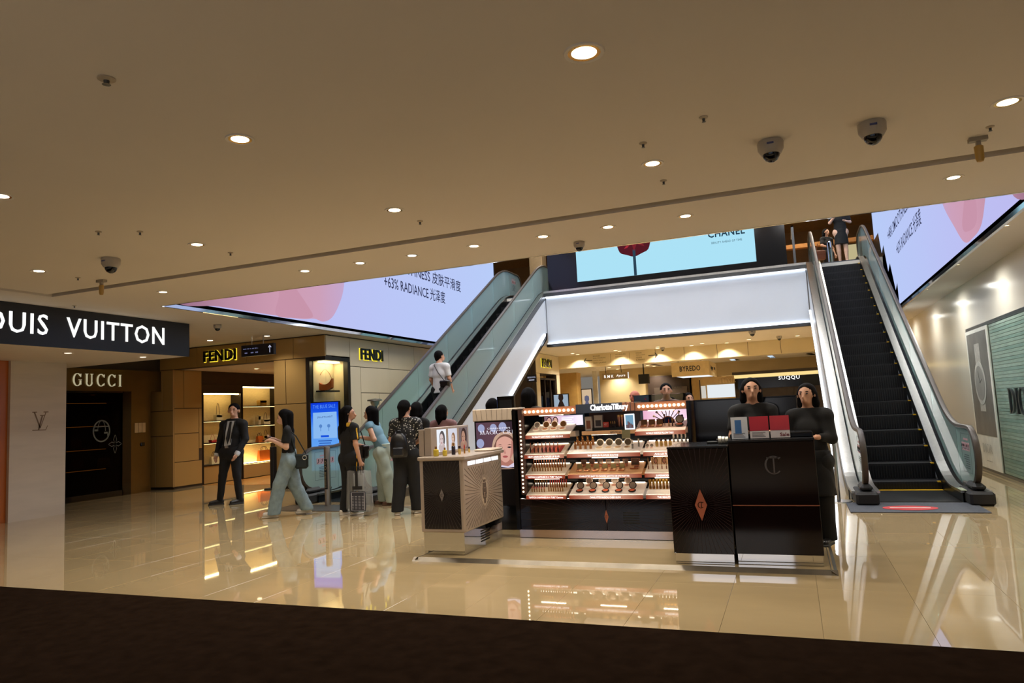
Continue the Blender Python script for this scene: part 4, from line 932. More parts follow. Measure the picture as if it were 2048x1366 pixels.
# island canopy with cut-out letters
iy = 25.6; i0, i1 = P(1344, 754, Y=iy), P(1419, 745, Y=iy)
ic = empty('island_canopy', 'cream hanging canopy with black brand letters and a lit underside', 'canopy', (i0.x, iy, 0)); W3 = i1.x-i0.x
zt_, zb_ = 2.86, 2.36
a = MB(); a.box(0, W3, 0, .05, zb_, zt_); a.build('front_face', mat('canopy_cream', (206, 182, 132), .5), ic)
a = MB(); a.box(W3-.05, W3, .05, 2.6, zb_, zt_); a.build('side_face', MATS['canopy_cream'], ic)
a = MB(); a.box(0.02, W3-.05, .05, 2.6, zb_+.03, zb_+.06); a.build('lit_underside', glow('canopy_light', (232, 240, 250), 1.2), ic)
a = MB()
for x in (.2, W3-.3): a.tube([(x, .4, zt_), (x, .4, 3.31)], .015, 6)
a.build('hanger', M_steel, ic)
lettering('sign_letters', 'BYREDO', M_ink, ic, Vector((W3*.22, -.003, zb_+.17)), X_, Z_, w=W3*.55, h=.19, depth=.004, bold=.02, spacing=1.08)
lettering('sign_letters', 'diptyque', M_ink, ic, Vector((W3+.003, .5, zb_+.17)), Y_, Z_, w=.8, h=.2, depth=.004, bold=.02)
lettering('sign_letters', 'aesop', M_ink, ic, Vector((W3+.003, 1.6, zb_+.2)), Y_, Z_, w=.5, h=.14, depth=.004, bold=.02)
# cosmetic walls at the far right
SY = 31.0
s0, s1 = P(1490, 766, Y=SY), P(1628, 742, Y=SY)
sq = empty('shop_fascia', 'black fascia with white letters under a warm light cove', 'sign', (s0.x, SY, s0.z))
a = MB(); a.box(-.5, 3.0-s0.x, 0, .2, -.25, s1.z-s0.z-.12); a.build('fascia', M_black, sq)
a = MB(); a.box(-.9, 3.0-s0.x, -.05, .0, s1.z-s0.z-.12, s1.z-s0.z+.02); a.build('cove_light', glow('cosmetics_cove', (246, 214, 142), 1.1), sq)
l0, l1 = P(1557, 758, Y=SY), P(1599, 750, Y=SY)
lettering('sign_letters', 'SUQQU', M_lit, sq, Vector((l0.x-s0.x, -.06, l0.z-s0.z-.06)), X_, Z_, w=l1.x-l0.x, h=.17, depth=.004, bold=.02, spacing=1.15)
w = MB(); w.box(s0.x-.5, 3.0, SY+.2, SY+.4, 0, 2.6)
tag(w.build('wall_far_cosmetics', mat('dark_cosmetics', (60, 48, 40), .5)), 'dark cosmetics wall under the black fascia', kind='structure')
EY = 30.0; e0, e1 = P(1400, 800, Y=EY), P(1468, 756, Y=EY)
ex = empty('cosmetics_bay', 'beige cosmetics bay with a white lit screen and serif letters', 'display', (e0.x, EY, 0)); We = e1.x-e0.x
a = MB(); a.box(0, We, 0, .1, 0, e1.z+.1); a.build('back_panel', mat('bay_tan', (176, 146, 92), .5), ex)
a = MB(); a.box(.02, .06, -.02, 0, 0, e1.z); a.build('dark_post', M_bframe, ex)
z0, z1 = P(1440, 795, Y=EY).z, P(1440, 769, Y=EY).z
a = MB(); a.box(.32, We, -.03, 0, z0, z1); a.build('lit_screen', glow('bay_screen', (228, 234, 238), 1.0), ex)
a = MB(); a.box(.08, .26, -.03, 0, z0, z1-.02); a.build('lit_side', glow('bay_screen_side', (214, 210, 200), .9), ex)
l0 = P(1440, 766, Y=EY)
lettering('sign_letters', '', mat('bay_letters', (214, 190, 140), .4), ex, Vector((l0.x-e0.x, -.01, l0.z)), X_, Z_, w=.62, h=.17, depth=.004, vf=serif('ELIXIR', .15))
# ceiling slots with lamps (right part of the far ceiling)
for k, (x0, y0, x1, y1, lit) in enumerate(((1459, 719, 1480, 732, 1), (1483, 731, 1497, 738, 0), (1534, 712, 1546, 725, 1), (1544, 726, 1552, 734, 0), (1612, 707, 1618, 719, 0), (1607, 722, 1615, 730, 0), (1598-300, 729, 1345, 738, 0))):
    A, B = P(x0, y0, Z=3.305), P(x1, y1, Z=3.305)
    if A.y > 35.5 or B.y > 35.5: A.y = min(A.y, 34); B.y = min(B.y, 35)
    d = Vector((.22, 0, 0)); a = MB(); a.prism([A, A+d, B+d, B], (0, 0, .004))
    tag(a.build('ceiling_slot', glow('slot_lamp', (190, 214, 240), 1.4) if lit else M_blackm), ('lit' if lit else 'dark')+' slanting slot in the far ceiling, number %s from the canopy' % ('first', 'second', 'third', 'fourth', 'fifth', 'sixth', 'seventh')[k], 'ceiling slot', 'slots in the far ceiling')
# ================================================================ make-up kiosk
M_choc = mat('chocolate_lacquer', (16, 6, 6), .1, var=.12, scale=2, spec=.35)
M_choc2 = mat('dark_chocolate', (7, 4, 4), .2, var=.1, spec=.3)
M_copper = mat('copper_line', (150, 92, 66), .35, .5)
M_copd = mat('copper_diamond', (160, 88, 62), .4, .2)
M_ray = mat('burgundy_ray', (44, 24, 22), .35, .3)
M_plin = mat('rose_steel_plinth', (196, 176, 166), .12, .9, var=.04)
M_mirr = mat('mirror_plinth', (210, 212, 216), .04, 1.0, var=.02)
M_bulb = glow('bulb_glow', (255, 226, 186), 5.0)
M_gold = mat('gold_metal', (206, 150, 80), .2, .9, var=.06)
M_roseg = mat('rose_gold_metal', (190, 124, 92), .25, .9, var=.06)
M_trayw = mat('tray_white', (226, 216, 202), .35)
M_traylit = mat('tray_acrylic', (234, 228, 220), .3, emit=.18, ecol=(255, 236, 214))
M_tan = mat('tray_tan', (206, 158, 112), .35)
ptf = empty('kiosk_platform', 'low beige stone platform with steel edge under the make-up kiosk', 'platform', (-3.6, 6.32, 0))
a = MB(); a.box(.03, 3.80, .03, 2.4, 0, .03); a.build('deck', M_tile, ptf)
a = MB(); a.prism([(-.02, -.02, 0), (-.02, .03, .034), (-.02, .03, 0)], (3.85, 0, 0)); a.prism([(-.02, 0, 0), (.03, 0, .034), (.03, 0, 0)], (0, 2.4, 0)); a.prism([(3.83, -.02, 0), (3.78, -.0, .034), (3.78, 0, 0)], (0, 2.42, 0)); a.build('steel_edge', mat('edge_steel', (104, 97, 86), .35, .9, var=.2, scale=5), ptf)
PZ = .034
KX, KY = -2.94, 7.45
kd = empty('makeup_display', 'chocolate make-up display stand with bulb-lit frame and stepped trays', 'display stand', (KX, KY, PZ))
kx = lambda px, py=950, Y=KY: P(px, py, Y=Y).x-KX
kz = lambda px, py, Y=KY: P(px, py, Y=Y).z-PZ
KW = 1.955
a = MB(); a.box(.02, KW-.02, .03, .62, 0, .085); a.build('plinth', M_plin, kd)
dz0, dz1 = .088, .425; xm = kx(1208)
for x0, x1 in ((.05, xm-.002), (xm+.002, KW-.03)):
    a = MB(); a.bbox(x0, x1, -.0, .02, dz0, dz1, .003); a.build('cabinet_door', M_choc, kd)
a = MB(); a.box(.0, KW, .02, .64, dz0, dz1); a.box(0, .045, 0, .02, dz0, 1.40); a.box(.0, KW, .40, .64, dz1, 1.41); a.box(0, .03, .02, .4, dz1, 1.41); a.box(KW-.03, KW, 0, .64, dz1, 1.41)
a.box(.045, .13, .06, .4, dz1, 1.40); a.build('carcass', M_choc2, kd)
def rays(name, parent, cx, cz, x0, x1, z0, z1, y, n, m, r0, w=.0016, axis=0, face=-1):
    """thin inlaid rays running from a centre to the edges of a panel"""
    a = MB()
    for k in range(n):
        an = 2*math.pi*(k+.5)/n; dx, dz = math.cos(an), math.sin(an)
        t = min(((x1 if dx > 0 else x0)-cx)/dx if abs(dx) > 1e-6 else 9, ((z1 if dz > 0 else z0)-cz)/dz if abs(dz) > 1e-6 else 9)
        s = r0*(1.0 if k % 2 else 1.5)
        if s >= t: continue
        q = [(cx+dx*s-dz*w*.4, cz+dz*s+dx*w*.4), (cx+dx*s+dz*w*.4, cz+dz*s-dx*w*.4), (cx+dx*t+dz*w, cz+dz*t-dx*w), (cx+dx*t-dz*w, cz+dz*t+dx*w)]
        a.prism([((p, y, r) if axis == 0 else (y, p, r)) for p, r in q], (0, .0015*face, 0) if axis == 0 else (.0015*face, 0, 0))
    return tag(a.build(name, m, parent), kind='stuff')
rays('sunburst', kd, xm, .235, .06, KW-.04, dz0+.005, dz1-.005, -.0005, 72, M_ray, .05)
def diamond(parent, cx, y, cz, w, h, m, mi, lh):
    a = MB(); a.prism([(cx, y, cz-h), (cx+w, y, cz), (cx, y, cz+h), (cx-w, y, cz)], (0, -.002, 0)); d = a.build('diamond_emblem', m, parent)
    b = MB()
    for q in _arc(0, 0, .5, .5, 45, 315, .12, .06)+_bar(.08, -.42, .08, .42, .09)+_bar(.08, .40, .08, .46, .72): b.add([(cx+p[0]*lh, y-.0035, cz+p[1]*lh) for p in q], [(0, 1, 2, 3)])
    b.build('emblem_letters', mi, d); return d
diamond(kd, xm, -.001, .235, .022, .072, M_copd, M_choc2, .03)
for vx in (kx(1257), kx(1340)):
    for k in range(5): a = MB(); a.box(vx-.085, vx+.085, -.002, .0, .165+k*.026, .178+k*.026); a.build('vent_slit', M_blackm, kd)
# bulb strips
def bulbs(pts, nm='bulb', r=.013):
    b0 = None
    for p in pts:
        if b0 is None:
            a = MB(); a.lathe([(0, -r), (r*.7, -r*.7), (r, 0), (r*.7, r*.7), (0, r)], n=8); b0 = a.build(nm, M_bulb, kd, True); b0.location = p
        else: c = b0.copy(); COL.objects.link(c); c.location = p
bulbs([(kx(1046), -.012, .50+.043*k) for k in range(19)], 'side_bulb', .0105)
a = MB(); a.box(kx(1046)-.025, kx(1046)+.025, -.004, .06, .47, 1.40); a.build('bulb_strip', mat('bulb_strip_dark', (60, 36, 30), .4), kd)
hz0, hz1 = 1.33, 1.415
hl0, hl1, hr0, hr1 = kx(1049), kx(1158), kx(1277), KW
for h0_, h1_ in ((hl0, hl1), (hr0, hr1-.03)): a = MB(); a.box(h0_, h1_, .05, .4, hz0, hz1); a.build('header', mat('copper_header', (190, 128, 96), .35, .3), kd)
bulbs([(hl0+.03+(hl1-hl0-.07)*k/11, .036, (hz0+hz1)/2) for k in range(12)], 'header_bulb', .0165)
bulbs([(hr0+.045+(hr1-hr0-.11)*k/10, .036, (hz0+hz1)/2) for k in range(11)], 'header_bulb', .0165)
a = MB(); a.box(hl1, hr0, .02, .4, hz0-.0, hz1+.012); sp = a.build('sign_panel', mat('smoked_mirror', (70, 66, 66), .12, .6), kd)
for k in range(3): 
    a = MB(); a.bbox(hr0-.13+k*.045, hr0-.092+k*.045, .014, .02, hz0+.004, hz1+.008, .002); a.build('copper_panel', mat('copper_header', (190, 128, 96), .35, .3), kd)
s0, s1 = kx(1180, 818), kx(1256, 818)
lettering('sign_letters', 'CharlotteTilbury', glow('kiosk_sign_light', (255, 252, 248), 2.2), kd, Vector((s0, .014, hz0+.005)), X_, Z_, w=s1-s0, h=.082, depth=.004, bold=.03, spacing=.93, split=True)
# small screens under the headers
def kscreen(x0, x1, z0, z1, lab, stops):
    a = MB(); a.box(x0-.03, x1+.02, .30, .40, z0-.02, z1+.02); a.build('screen_bezel', M_black, kd)
    a = MB(); a.box(x0, x1, .296, .30, z0, z1); s = a.build('lit_screen', glowramp('kiosk_screen_'+lab, stops, 0, x0, x1, 1.2, .1), kd); return s
sc1 = kscreen(kx(1077), kx(1157), 1.20, 1.312, 'a', [(0, (40, 34, 44)), (.25, (150, 110, 116)), (.45, (222, 190, 206)), (.7, (206, 186, 216)), (1, (240, 226, 240))])
sc2 = kscreen(kx(1283), kx(1377), 1.20, 1.325, 'b', [(0, (214, 150, 180)), (.3, (230, 190, 210)), (.6, (244, 226, 238)), (1, (232, 196, 216))])
def face(parent, cx, y, cz, s, skin, hair, m=1.0, shape=0):
    """flat printed portrait: hair, face, neck, eyes, mouth"""
    e = lambda nm, rx, rz, ox, oz, c, d: MB().add([(cx+ox*s+rx*s*math.cos(2*math.pi*k/22), y-d, cz+oz*s+rz*s*math.sin(2*math.pi*k/22)) for k in range(22)], [tuple(range(22))]).build(nm, glow('print_%d_%d_%d_%d' % (*c, int(m*10)), c, m), parent)
    e('portrait_hair', .66, .9, 0, -.06, hair, .0005); e('portrait_neck', .26, .4, 0, -.85, tuple(int(q*.86) for q in skin), .0008); e('portrait_face', .46, .64, 0, -.05, skin, .0012)
    for sx in (-1, 1): e('portrait_eye', .09, .05, .2*sx, .06, (70, 48, 50), .0016); e('portrait_brow', .12, .03, .2*sx, .18, (84, 58, 52), .0016)
    e('portrait_nose', .05, .14, 0, -.1, tuple(int(q*.9) for q in skin), .0015); e('portrait_mouth', .15, .06, 0, -.36, (170, 84, 92), .0016)
for k, xx in enumerate((kx(1087), kx(1100))): face(sc1, xx, .2955, 1.262, .05, (226, 176, 160), (60, 40, 44))
q = MB()
for k in range(4): q.box(kx(1113), kx(1113)+.14-.02*(k % 2), .294, .2955, 1.28-k*.02, 1.29-k*.02)
q.build('screen_print', glow('screen_print_white', (250, 240, 250), 1.3), sc1)
# stepped trays
RISE, DEP = .10, .27
def tray(x0, x1, zf, m, text, tw=.62, red=False, lab=M_traylit):
    a = MB(); a.prism([(x0, 0, zf), (x0, DEP, zf+RISE), (x0, DEP, zf+RISE-.014), (x0, 0, zf-.014)], (x1-x0, 0, 0)); a.box(x0+.01, x1-.01, .25, .4, zf-.04, zf+.02)
    t = a.build('tray', m, kd)
    a = MB(); a.box(x0, x1, -.006, .0, zf-.042, zf-.002); a.build('price_rail', glowramp('lit_rail_red' if red else 'lit_rail_%d' % int(x0*10), [(0, (150, 66, 44)), (.5, (214, 120, 92) if red else (236, 178, 150)), (1, (150, 72, 48))], 0, x0, x1, .95), t)
    w = (x1-x0)*tw; lettering('rail_print', text, glow('rail_white', (255, 250, 246), 1.6), t, Vector(((x0+x1)/2-w/2, -.0065, zf-.032)), X_, Z_, w=w, h=.019, depth=.0012, bold=.02)
    a = MB(); a.box(x0+.02, x1-.02, DEP-.012, DEP-.004, zf+RISE, zf+RISE+.006); a.build('tray_light', glow('tray_light', (255, 236, 210), 4.0), t)
    return t
R = [.0, 1.115, .90, .68, .46]
cl = (kx(1051, 960)+.0, kx(1128, 915)); cm = (kx(1134, 915), kx(1281, 915)); cr = (kx(1290, 960), KW-.035)
c1l = (kx(1051, 875), kx(1140, 875)); c1r = (kx(1270, 868), kx(1371, 868))
T1L = tray(*c1l, R[1], M_trayw, 'THE BEAUTY LIGHT WAND CHEEK FOR DAYS', .7); T1R = tray(*c1r, R[1], mat('tray_blush', (232, 200, 186), .35), 'WORLD FAMOUS PILLOW TALK', .55)
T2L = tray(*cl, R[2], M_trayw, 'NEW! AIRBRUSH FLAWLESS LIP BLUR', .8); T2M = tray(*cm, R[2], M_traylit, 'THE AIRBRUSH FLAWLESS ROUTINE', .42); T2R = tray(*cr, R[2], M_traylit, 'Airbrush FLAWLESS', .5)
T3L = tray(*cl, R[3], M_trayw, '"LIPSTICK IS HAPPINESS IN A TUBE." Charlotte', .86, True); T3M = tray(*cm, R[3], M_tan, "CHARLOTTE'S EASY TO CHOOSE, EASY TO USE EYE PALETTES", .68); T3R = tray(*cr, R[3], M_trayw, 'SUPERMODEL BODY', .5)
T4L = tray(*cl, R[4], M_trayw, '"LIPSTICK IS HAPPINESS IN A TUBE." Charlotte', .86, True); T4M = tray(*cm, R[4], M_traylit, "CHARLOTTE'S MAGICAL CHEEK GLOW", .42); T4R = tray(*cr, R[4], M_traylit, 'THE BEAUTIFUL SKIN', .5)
# middle gift niche
gx0, gx1 = kx(1163, 866), kx(1271, 866)
a = MB(); a.box(gx0, gx1, .04, .40, 1.12, 1.135); a.box(gx0, gx1, .36, .4, 1.13, 1.33); a.build('gift_niche', mat('niche_brown', (92, 60, 48), .5), kd)
a = MB(); a.box(gx0, gx1, .01, .04, 1.095, 1.135); gr = a.build('gift_rail', M_tan, kd)
lettering('rail_print', 'GIFTS TO GO', M_ink, gr, Vector(((gx0+gx1)/2+.02, .009, 1.105)), X_, Z_, w=.12, h=.02, depth=.001, bold=.02)
a = MB(); a.box(gx0, gx1, .12, .3, 1.135, 1.165); a.build('gift_step', M_blackm, kd)
# ---- products: one of each kind built at the origin, then copied
PROD = {}
def proto(key, name, build):
    PROD[key] = (name, build)
MADE = {}
def put(key, label, cat, group, x, y, zf, rz=0.0, z=None, s=1.0):
    """stand a product on tray height zf at local (x, y) of the display"""
    name, build = PROD[key]
    loc = Vector((KX+x, KY+y, PZ+(zf+RISE/DEP*y if z is None else z)+.001))
    if key not in MADE:
        o = empty(name, label, cat, loc, rz, group); build(o); MADE[key] = o
    else:
        o = copy_tree(MADE[key], None, loc, rz); tag(o, label, cat, group)
    o.scale = (s, s, s)
    return o
def p_compact(lid, ring, powder, r=.034):
    r = r*1.2
    def b(o):
        a = MB(); a.lathe([(r*.9, 0), (r, .004), (r, .010), (r*.86, .013)], n=18); a.xf(Matrix.Rotation(.30, 4, 'X')); a.build('base', ring, o, True)
        a = MB(); a.disc((0, 0, .0145), X_, Y_, r*.74, 18); a.xf(Matrix.Rotation(.30, 4, 'X')); a.build('powder', powder, o)
        M = Matrix.Translation((0, r*.95, .018)) @ Matrix.Rotation(math.radians(-12), 4, 'X')
        a = MB(); a.prism([(r*math.cos(t), 0, r+r*math.sin(t)) for t in [2*math.pi*k/18 for k in range(18)]], (0, .007, 0)); a.xf(M); l = a.build('lid', ring, o)
        a = MB(); a.prism([(.8*r*math.cos(t), -.001, r+.8*r*math.sin(t)) for t in [2*math.pi*k/18 for k in range(18)]], (0, .001, 0)); a.xf(M); a.build('mirror', lid, o)
    return b
M_mir = mat('mirror_reflection_grey', (176, 166, 154), .2, .2); M_pow1 = mat('powder_peach', (222, 160, 116), .8); M_pow2 = mat('powder_pale', (236, 208, 164), .8); M_pow3 = mat('powder_coral', (216, 112, 78), .8)  # what the compact mirror would reflect is put into a light grey
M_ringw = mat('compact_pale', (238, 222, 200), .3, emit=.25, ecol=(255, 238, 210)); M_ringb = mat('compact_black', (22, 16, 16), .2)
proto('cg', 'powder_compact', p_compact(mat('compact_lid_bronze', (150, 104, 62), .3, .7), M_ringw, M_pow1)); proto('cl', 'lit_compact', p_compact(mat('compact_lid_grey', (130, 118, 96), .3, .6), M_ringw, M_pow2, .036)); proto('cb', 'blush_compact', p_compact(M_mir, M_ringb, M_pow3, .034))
proto('cp', 'highlight_compact', p_compact(M_mir, M_ringw, mat('powder_pink', (240, 200, 186), .8), .032))
def p_lath(parts):
    def b(o):
        for nm, prof, m in parts: MB().lathe(prof, n=10).build(nm, m, o, True)
    return b
M_red = mat('lip_red', (176, 40, 36), .4); M_nude = mat('lip_nude', (206, 110, 84), .4); M_dark = mat('tube_dark', (52, 26, 24), .25); M_glassamb = mat('amber_bottle', (176, 116, 62), .12, .2, emit=.05); M_silver = mat('silver_tube', (206, 204, 200), .18, .9); M_clearcap = mat('clear_tester', (232, 226, 216), .15)
proto('lip', 'lipstick', p_lath([('base', [(.0085, 0), (.0085, .045), (.0075, .046)], M_gold), ('bullet', [(.0065, .046), (.0065, .075), (.004, .088), (0, .09)], M_roseg)]))
proto('lipr', 'lipstick', p_lath([('base', [(.009, 0), (.009, .05), (.008, .051)], M_gold), ('bullet', [(.0068, .051), (.0068, .08), (.003, .094), (0, .095)], M_red)]))
proto('lipd', 'lip_gloss', p_lath([('base', [(.008, 0), (.008, .055)], M_dark), ('cap', [(.0075, .055), (.0075, .098), (.005, .1), (0, .1)], M_gold)]))
proto('lin', 'lip_liner', p_lath([('base', [(.006, 0), (.010, .03), (.006, .055)], M_dark), ('cap', [(.006, .055), (.0055, .108), (.0, .11)], M_roseg)]))
proto('bot', 'foundation_bottle', p_lath([('base', [(.017, 0), (.018, .004), (.018, .055), (.012, .066)], M_glassamb), ('cap', [(.012, .066), (.0125, .10), (.010, .104), (0, .104)], M_gold)]))
proto('goldb', 'gold_bottle', p_lath([('base', [(.013, 0), (.017, .02), (.017, .05), (.012, .058)], mat('pale_gold_glass', (220, 186, 110), .15, .3)), ('cap', [(.013, .058), (.013, .085), (0, .086)], M_dark)]))
proto('tube', 'silver_tube', p_lath([('base', [(.012, 0), (.013, .05)], M_silver), ('cap', [(.010, .05), (.010, .095), (0, .096)], M_clearcap)]))
proto('masc', 'mascara_wand', p_lath([('base', [(.005, 0), (.006, .03), (.0035, .032)], M_roseg), ('cap', [(.0035, .032), (.0035, .115), (0, .116)], M_gold)]))
proto('copt', 'copper_tube', p_lath([('base', [(.006, 0), (.013, .09)], M_roseg), ('cap', [(.0135, .09), (.0135, .105), (0, .106)], M_gold)]))
proto('scul', 'sculpt_tube', p_lath([('base', [(.013, 0), (.015, .02), (.010, .05)], M_gold), ('cap', [(.011, .05), (.016, .095), (.014, .1), (0, .1)], mat('olive_gold', (190, 146, 62), .25, .7))]))
def p_palette(lid, pans, s=.034):
    def b(o):
        a = MB(); a.bbox(-s, s, -s*.8, s*.8, 0, .009, .002); a.xf(Matrix.Rotation(.3, 4, 'X')); a.build('base', M_roseg, o)
        for i in (0, 1):
            for j in (0, 1): a = MB(); a.box(-s*.85+i*s*.88, -s*.05+i*s*.88, -s*.7+j*s*.72, -s*.06+j*s*.72, .0092, .0105); a.xf(Matrix.Rotation(.3, 4, 'X')); a.build('eye_shadow_pan', pans[(i+2*j) % len(pans)], o)
        a = MB(); a.bbox(-s, s, 0, .006, 0, s*1.7, .002); a.xf(Matrix.Translation((0, s*.85, .016)) @ Matrix.Rotation(math.radians(-14), 4, 'X')); a.build('lid', M_roseg, o)
        a = MB(); a.box(-s*.88, s*.88, -.001, 0, s*.1, s*1.6); a.xf(Matrix.Translation((0, s*.85, .016)) @ Matrix.Rotation(math.radians(-14), 4, 'X')); a.build('mirror', lid, o)
    return b
M_pan = [mat('shadow_%d' % i, c, .7) for i, c in enumerate(((170, 96, 62), (206, 150, 104), (120, 70, 50), (222, 186, 140)))]
proto('pal', 'eye_palette', p_palette(mat('palette_mirror', (196, 180, 132), .15, .7), M_pan)); proto('pal2', 'eye_palette', p_palette(mat('palette_mirror_dark', (96, 84, 74), .15, .7), M_pan[::-1], .03)); proto('pald', 'pillow_palette', p_palette(mat('palette_lid_brown', (110, 76, 52), .3, .5), M_pan, .034))
lx = lambda c, t: c[0]+(c[1]-c[0])*t
# row 1
for k, (t, key, lb) in enumerate(((.16, 'cp', 'open highlighter compact, leftmost on the top left tray'), (.37, 'cg', 'open bronze compact, second on the top left tray'), (.56, 'cg', 'open bronze compact, third on the top left tray'), (.76, 'cg', 'open bronze compact, rightmost on the top left tray'))):
    put(key, lb, 'compact', 'compacts on the top left tray', lx(c1l, t), .13, R[1], 0)
for k, (t, lb) in enumerate(((.14, 'dark-lidded square palette, left on the blush top tray'), (.30, 'grey-lidded square palette, middle on the blush top tray'), (.46, 'brown-lidded square palette, right on the blush top tray'))):
    put('pald', lb, 'palette', 'palettes on the top right tray', lx(c1r, t), .12, R[1])
put('cb', 'open black round compact on the blush top tray', 'compact', None, lx(c1r, .86), .12, R[1], s=1.1)
put('lipd', 'thin gloss tube beside the black compact on the blush tray', 'lip gloss', None, lx(c1r, .73), .1, R[1], s=.8); put('lipr', 'pink lipstick standing between brush and gloss on the blush tray', 'lipstick', None, lx(c1r, .66), .10, R[1], s=.8)
def brush(name, label, cat, group, loc, tilt, L=.16, hair=(60, 40, 36), rz=0):
    o = empty(name, label, cat, loc, rz, group); Mr = Matrix.Rotation(tilt, 4, 'Y')
    for nm, prof, m in (('handle', [(.003, 0), (.0045, L*.45), (.0045, L*.7)], M_dark), ('ferrule', [(.005, L*.7), (.0055, L*.8)], M_roseg), ('bristles', [(.006, L*.8), (.013, L*.92), (.010, L), (0, L*1.02)], mat('bristle_%d' % hair[0], hair, .9))):
        a = MB(); a.lathe(prof, n=8); a.xf(Mr); a.build(nm, m, o, True)
    return o
bc = Vector((KX+kx(1336, 840, KY+.2), KY+.17, PZ+1.185))
for k in range(8):
    t = math.radians(-62+k*18); brush('makeup_brush', 'make-up brush in the fan, %s from the left' % ('first', 'second', 'third', 'fourth', 'fifth', 'sixth', 'seventh', 'eighth')[k], 'brush', 'brushes fanned round the half-round mirror', bc+Vector((.055*math.sin(t), .03, .055*math.cos(t))), t, .12, ((206, 190, 170), (50, 36, 34), (60, 40, 36), (70, 50, 40), (60, 40, 36), (70, 50, 40), (48, 34, 32), (60, 44, 40))[k])
o = empty('half_round_mirror', 'half-round dark blue mirror with copper rim on the blush tray', 'mirror', bc)
a = MB(); a.prism([(.075*math.cos(t), .02, .075*math.sin(t)) for t in [math.pi*k/16 for k in range(17)]], (0, .008, 0)); a.build('rim', M_copper, o)
a = MB(); a.prism([(.064*math.cos(t), .018, .064*math.sin(t)) for t in [math.pi*k/16 for k in range(17)]], (0, .002, 0)); a.build('mirror_face', mat('navy_mirror', (30, 36, 66), .1, .6), o)
a = MB(); a.box(-.075, .075, .015, .035, -.025, 0); a.build('foot', M_dark, o)
brush('powder_brush', 'copper powder brush standing in a round holder on the blush tray', 'brush', None, (KX+lx(c1r, .58), KY+.10, PZ+R[1]+.045), 0, .12, (120, 80, 60))
brush('powder_brush', 'pale-bristled brush at the end of the blush tray', 'brush', None, (KX+lx(c1r, .84), KY+.2, PZ+R[1]+.078), 0, .11, (216, 204, 184))
# acrylic case above the right header
ac = empty('acrylic_case', 'clear acrylic case standing on the bulb header', 'case', (KX+kx(1294, 800), KY+.1, PZ+hz1))
w_ = kx(1365, 795)-kx(1294, 795); hh = .075
for b_ in ((0, w_, 0, .003, 0, hh), (0, w_, .18, .183, 0, hh), (0, .003, 0, .18, 0, hh), (w_-.003, w_, 0, .18, 0, hh), (0, w_, 0, .18, hh, hh+.003)):
    a = MB(); a.box(*b_); a.build('acrylic_side', G_clear, ac)
# row 1 middle niche
def gbox(name, label, cat, x, y, z, w, d, h, m, m2, win):
    o = empty(name, label, cat, (KX+x, KY+y, PZ+z)); a = MB(); a.bbox(-w/2, w/2, 0, d, 0, h, .002); a.build('carton', m, o)
    a = MB(); a.box(-w*.32, w*.32, -.001, 0, h*win[0], h*win[1]); a.build('carton_picture', m2, o); return o
gbox('gift_box', 'tall white gift box with a bottle picture in the middle niche', 'box', gx0+.055, .10, 1.136, .075, .05, .155, mat('gift_white', (206, 196, 188), .5), mat('gift_amber', (134, 80, 50), .4), (.15, .72))
gbox('gift_box', 'white gift box with two rows of dark pictures in the middle niche', 'box', gx0+.155, .14, 1.166, .095, .05, .135, mat('gift_white', (206, 196, 188), .5), mat('gift_dark', (60, 50, 52), .4), (.12, .6))
ob = gbox('gift_box', 'small red gift card in the middle niche', 'box', gx0+.24, .13, 1.166, .062, .03, .058, mat('gift_red', (206, 70, 58), .5), mat('gift_red2', (214, 90, 76), .5), (.2, .3))
lettering('card_print', '45"', mat('card_white', (245, 220, 210), .5), ob, Vector((-.018, -.001, .022)), X_, Z_, w=.036, h=.022, depth=.001)
for k in range(3): put('lipd', 'dark lipstick in the middle niche beside the red card, %s from the left' % NTH[k], 'lipstick', 'dark lipsticks in the gift niche', gx0+.29+.022*k, .16, 0, z=1.166, s=.62)
for k in range(3): put('copt', 'tall copper tube standing in the middle niche, %s from the left' % NTH[k], 'tube', 'copper tubes in the gift niche', gx0+.375+.034*k, .18, 0, z=1.166, s=1.2)
tb_ = empty('lit_tablet', 'small lit tablet with blue picture at the end of the middle niche', 'tablet', (KX+gx1-.075, KY+.09, PZ+1.136))
a = MB(); a.bbox(-.055, .055, 0, .01, 0, .165, .003); a.build('frame', glow('tablet_white', (240, 244, 250), 1.3), tb_)
a = MB(); a.box(-.042, .042, -.001, 0, .012, .152); a.build('picture', glow('tablet_blue', (130, 176, 206), .8), tb_)
a = MB()
for k in range(5): a.box(-.036+k*.015, -.024+k*.015, -.002, -.001, .014, .05+.012*(k*7 % 4))
a.build('product_picture', glow('tablet_products', (120, 70, 60), .7), tb_)
mc = empty('counter_mirror', 'square tilted counter mirror in front of the middle niche', 'mirror', (KX+kx(1254, 862)-.005, KY-.045, PZ+1.05))
a = MB(); a.bbox(-.045, .045, 0, .006, 0, .09, .003); a.xf(Matrix.Rotation(-.18, 4, 'X')); a.build('plate', mat('mirror_olive', (170, 164, 130), .1, .8), mc)
a = MB(); a.tube([(0, .01, .04), (0, .05, .02), (0, .06, .05)], .004, 6); a.build('stand', M_steel_d, mc)
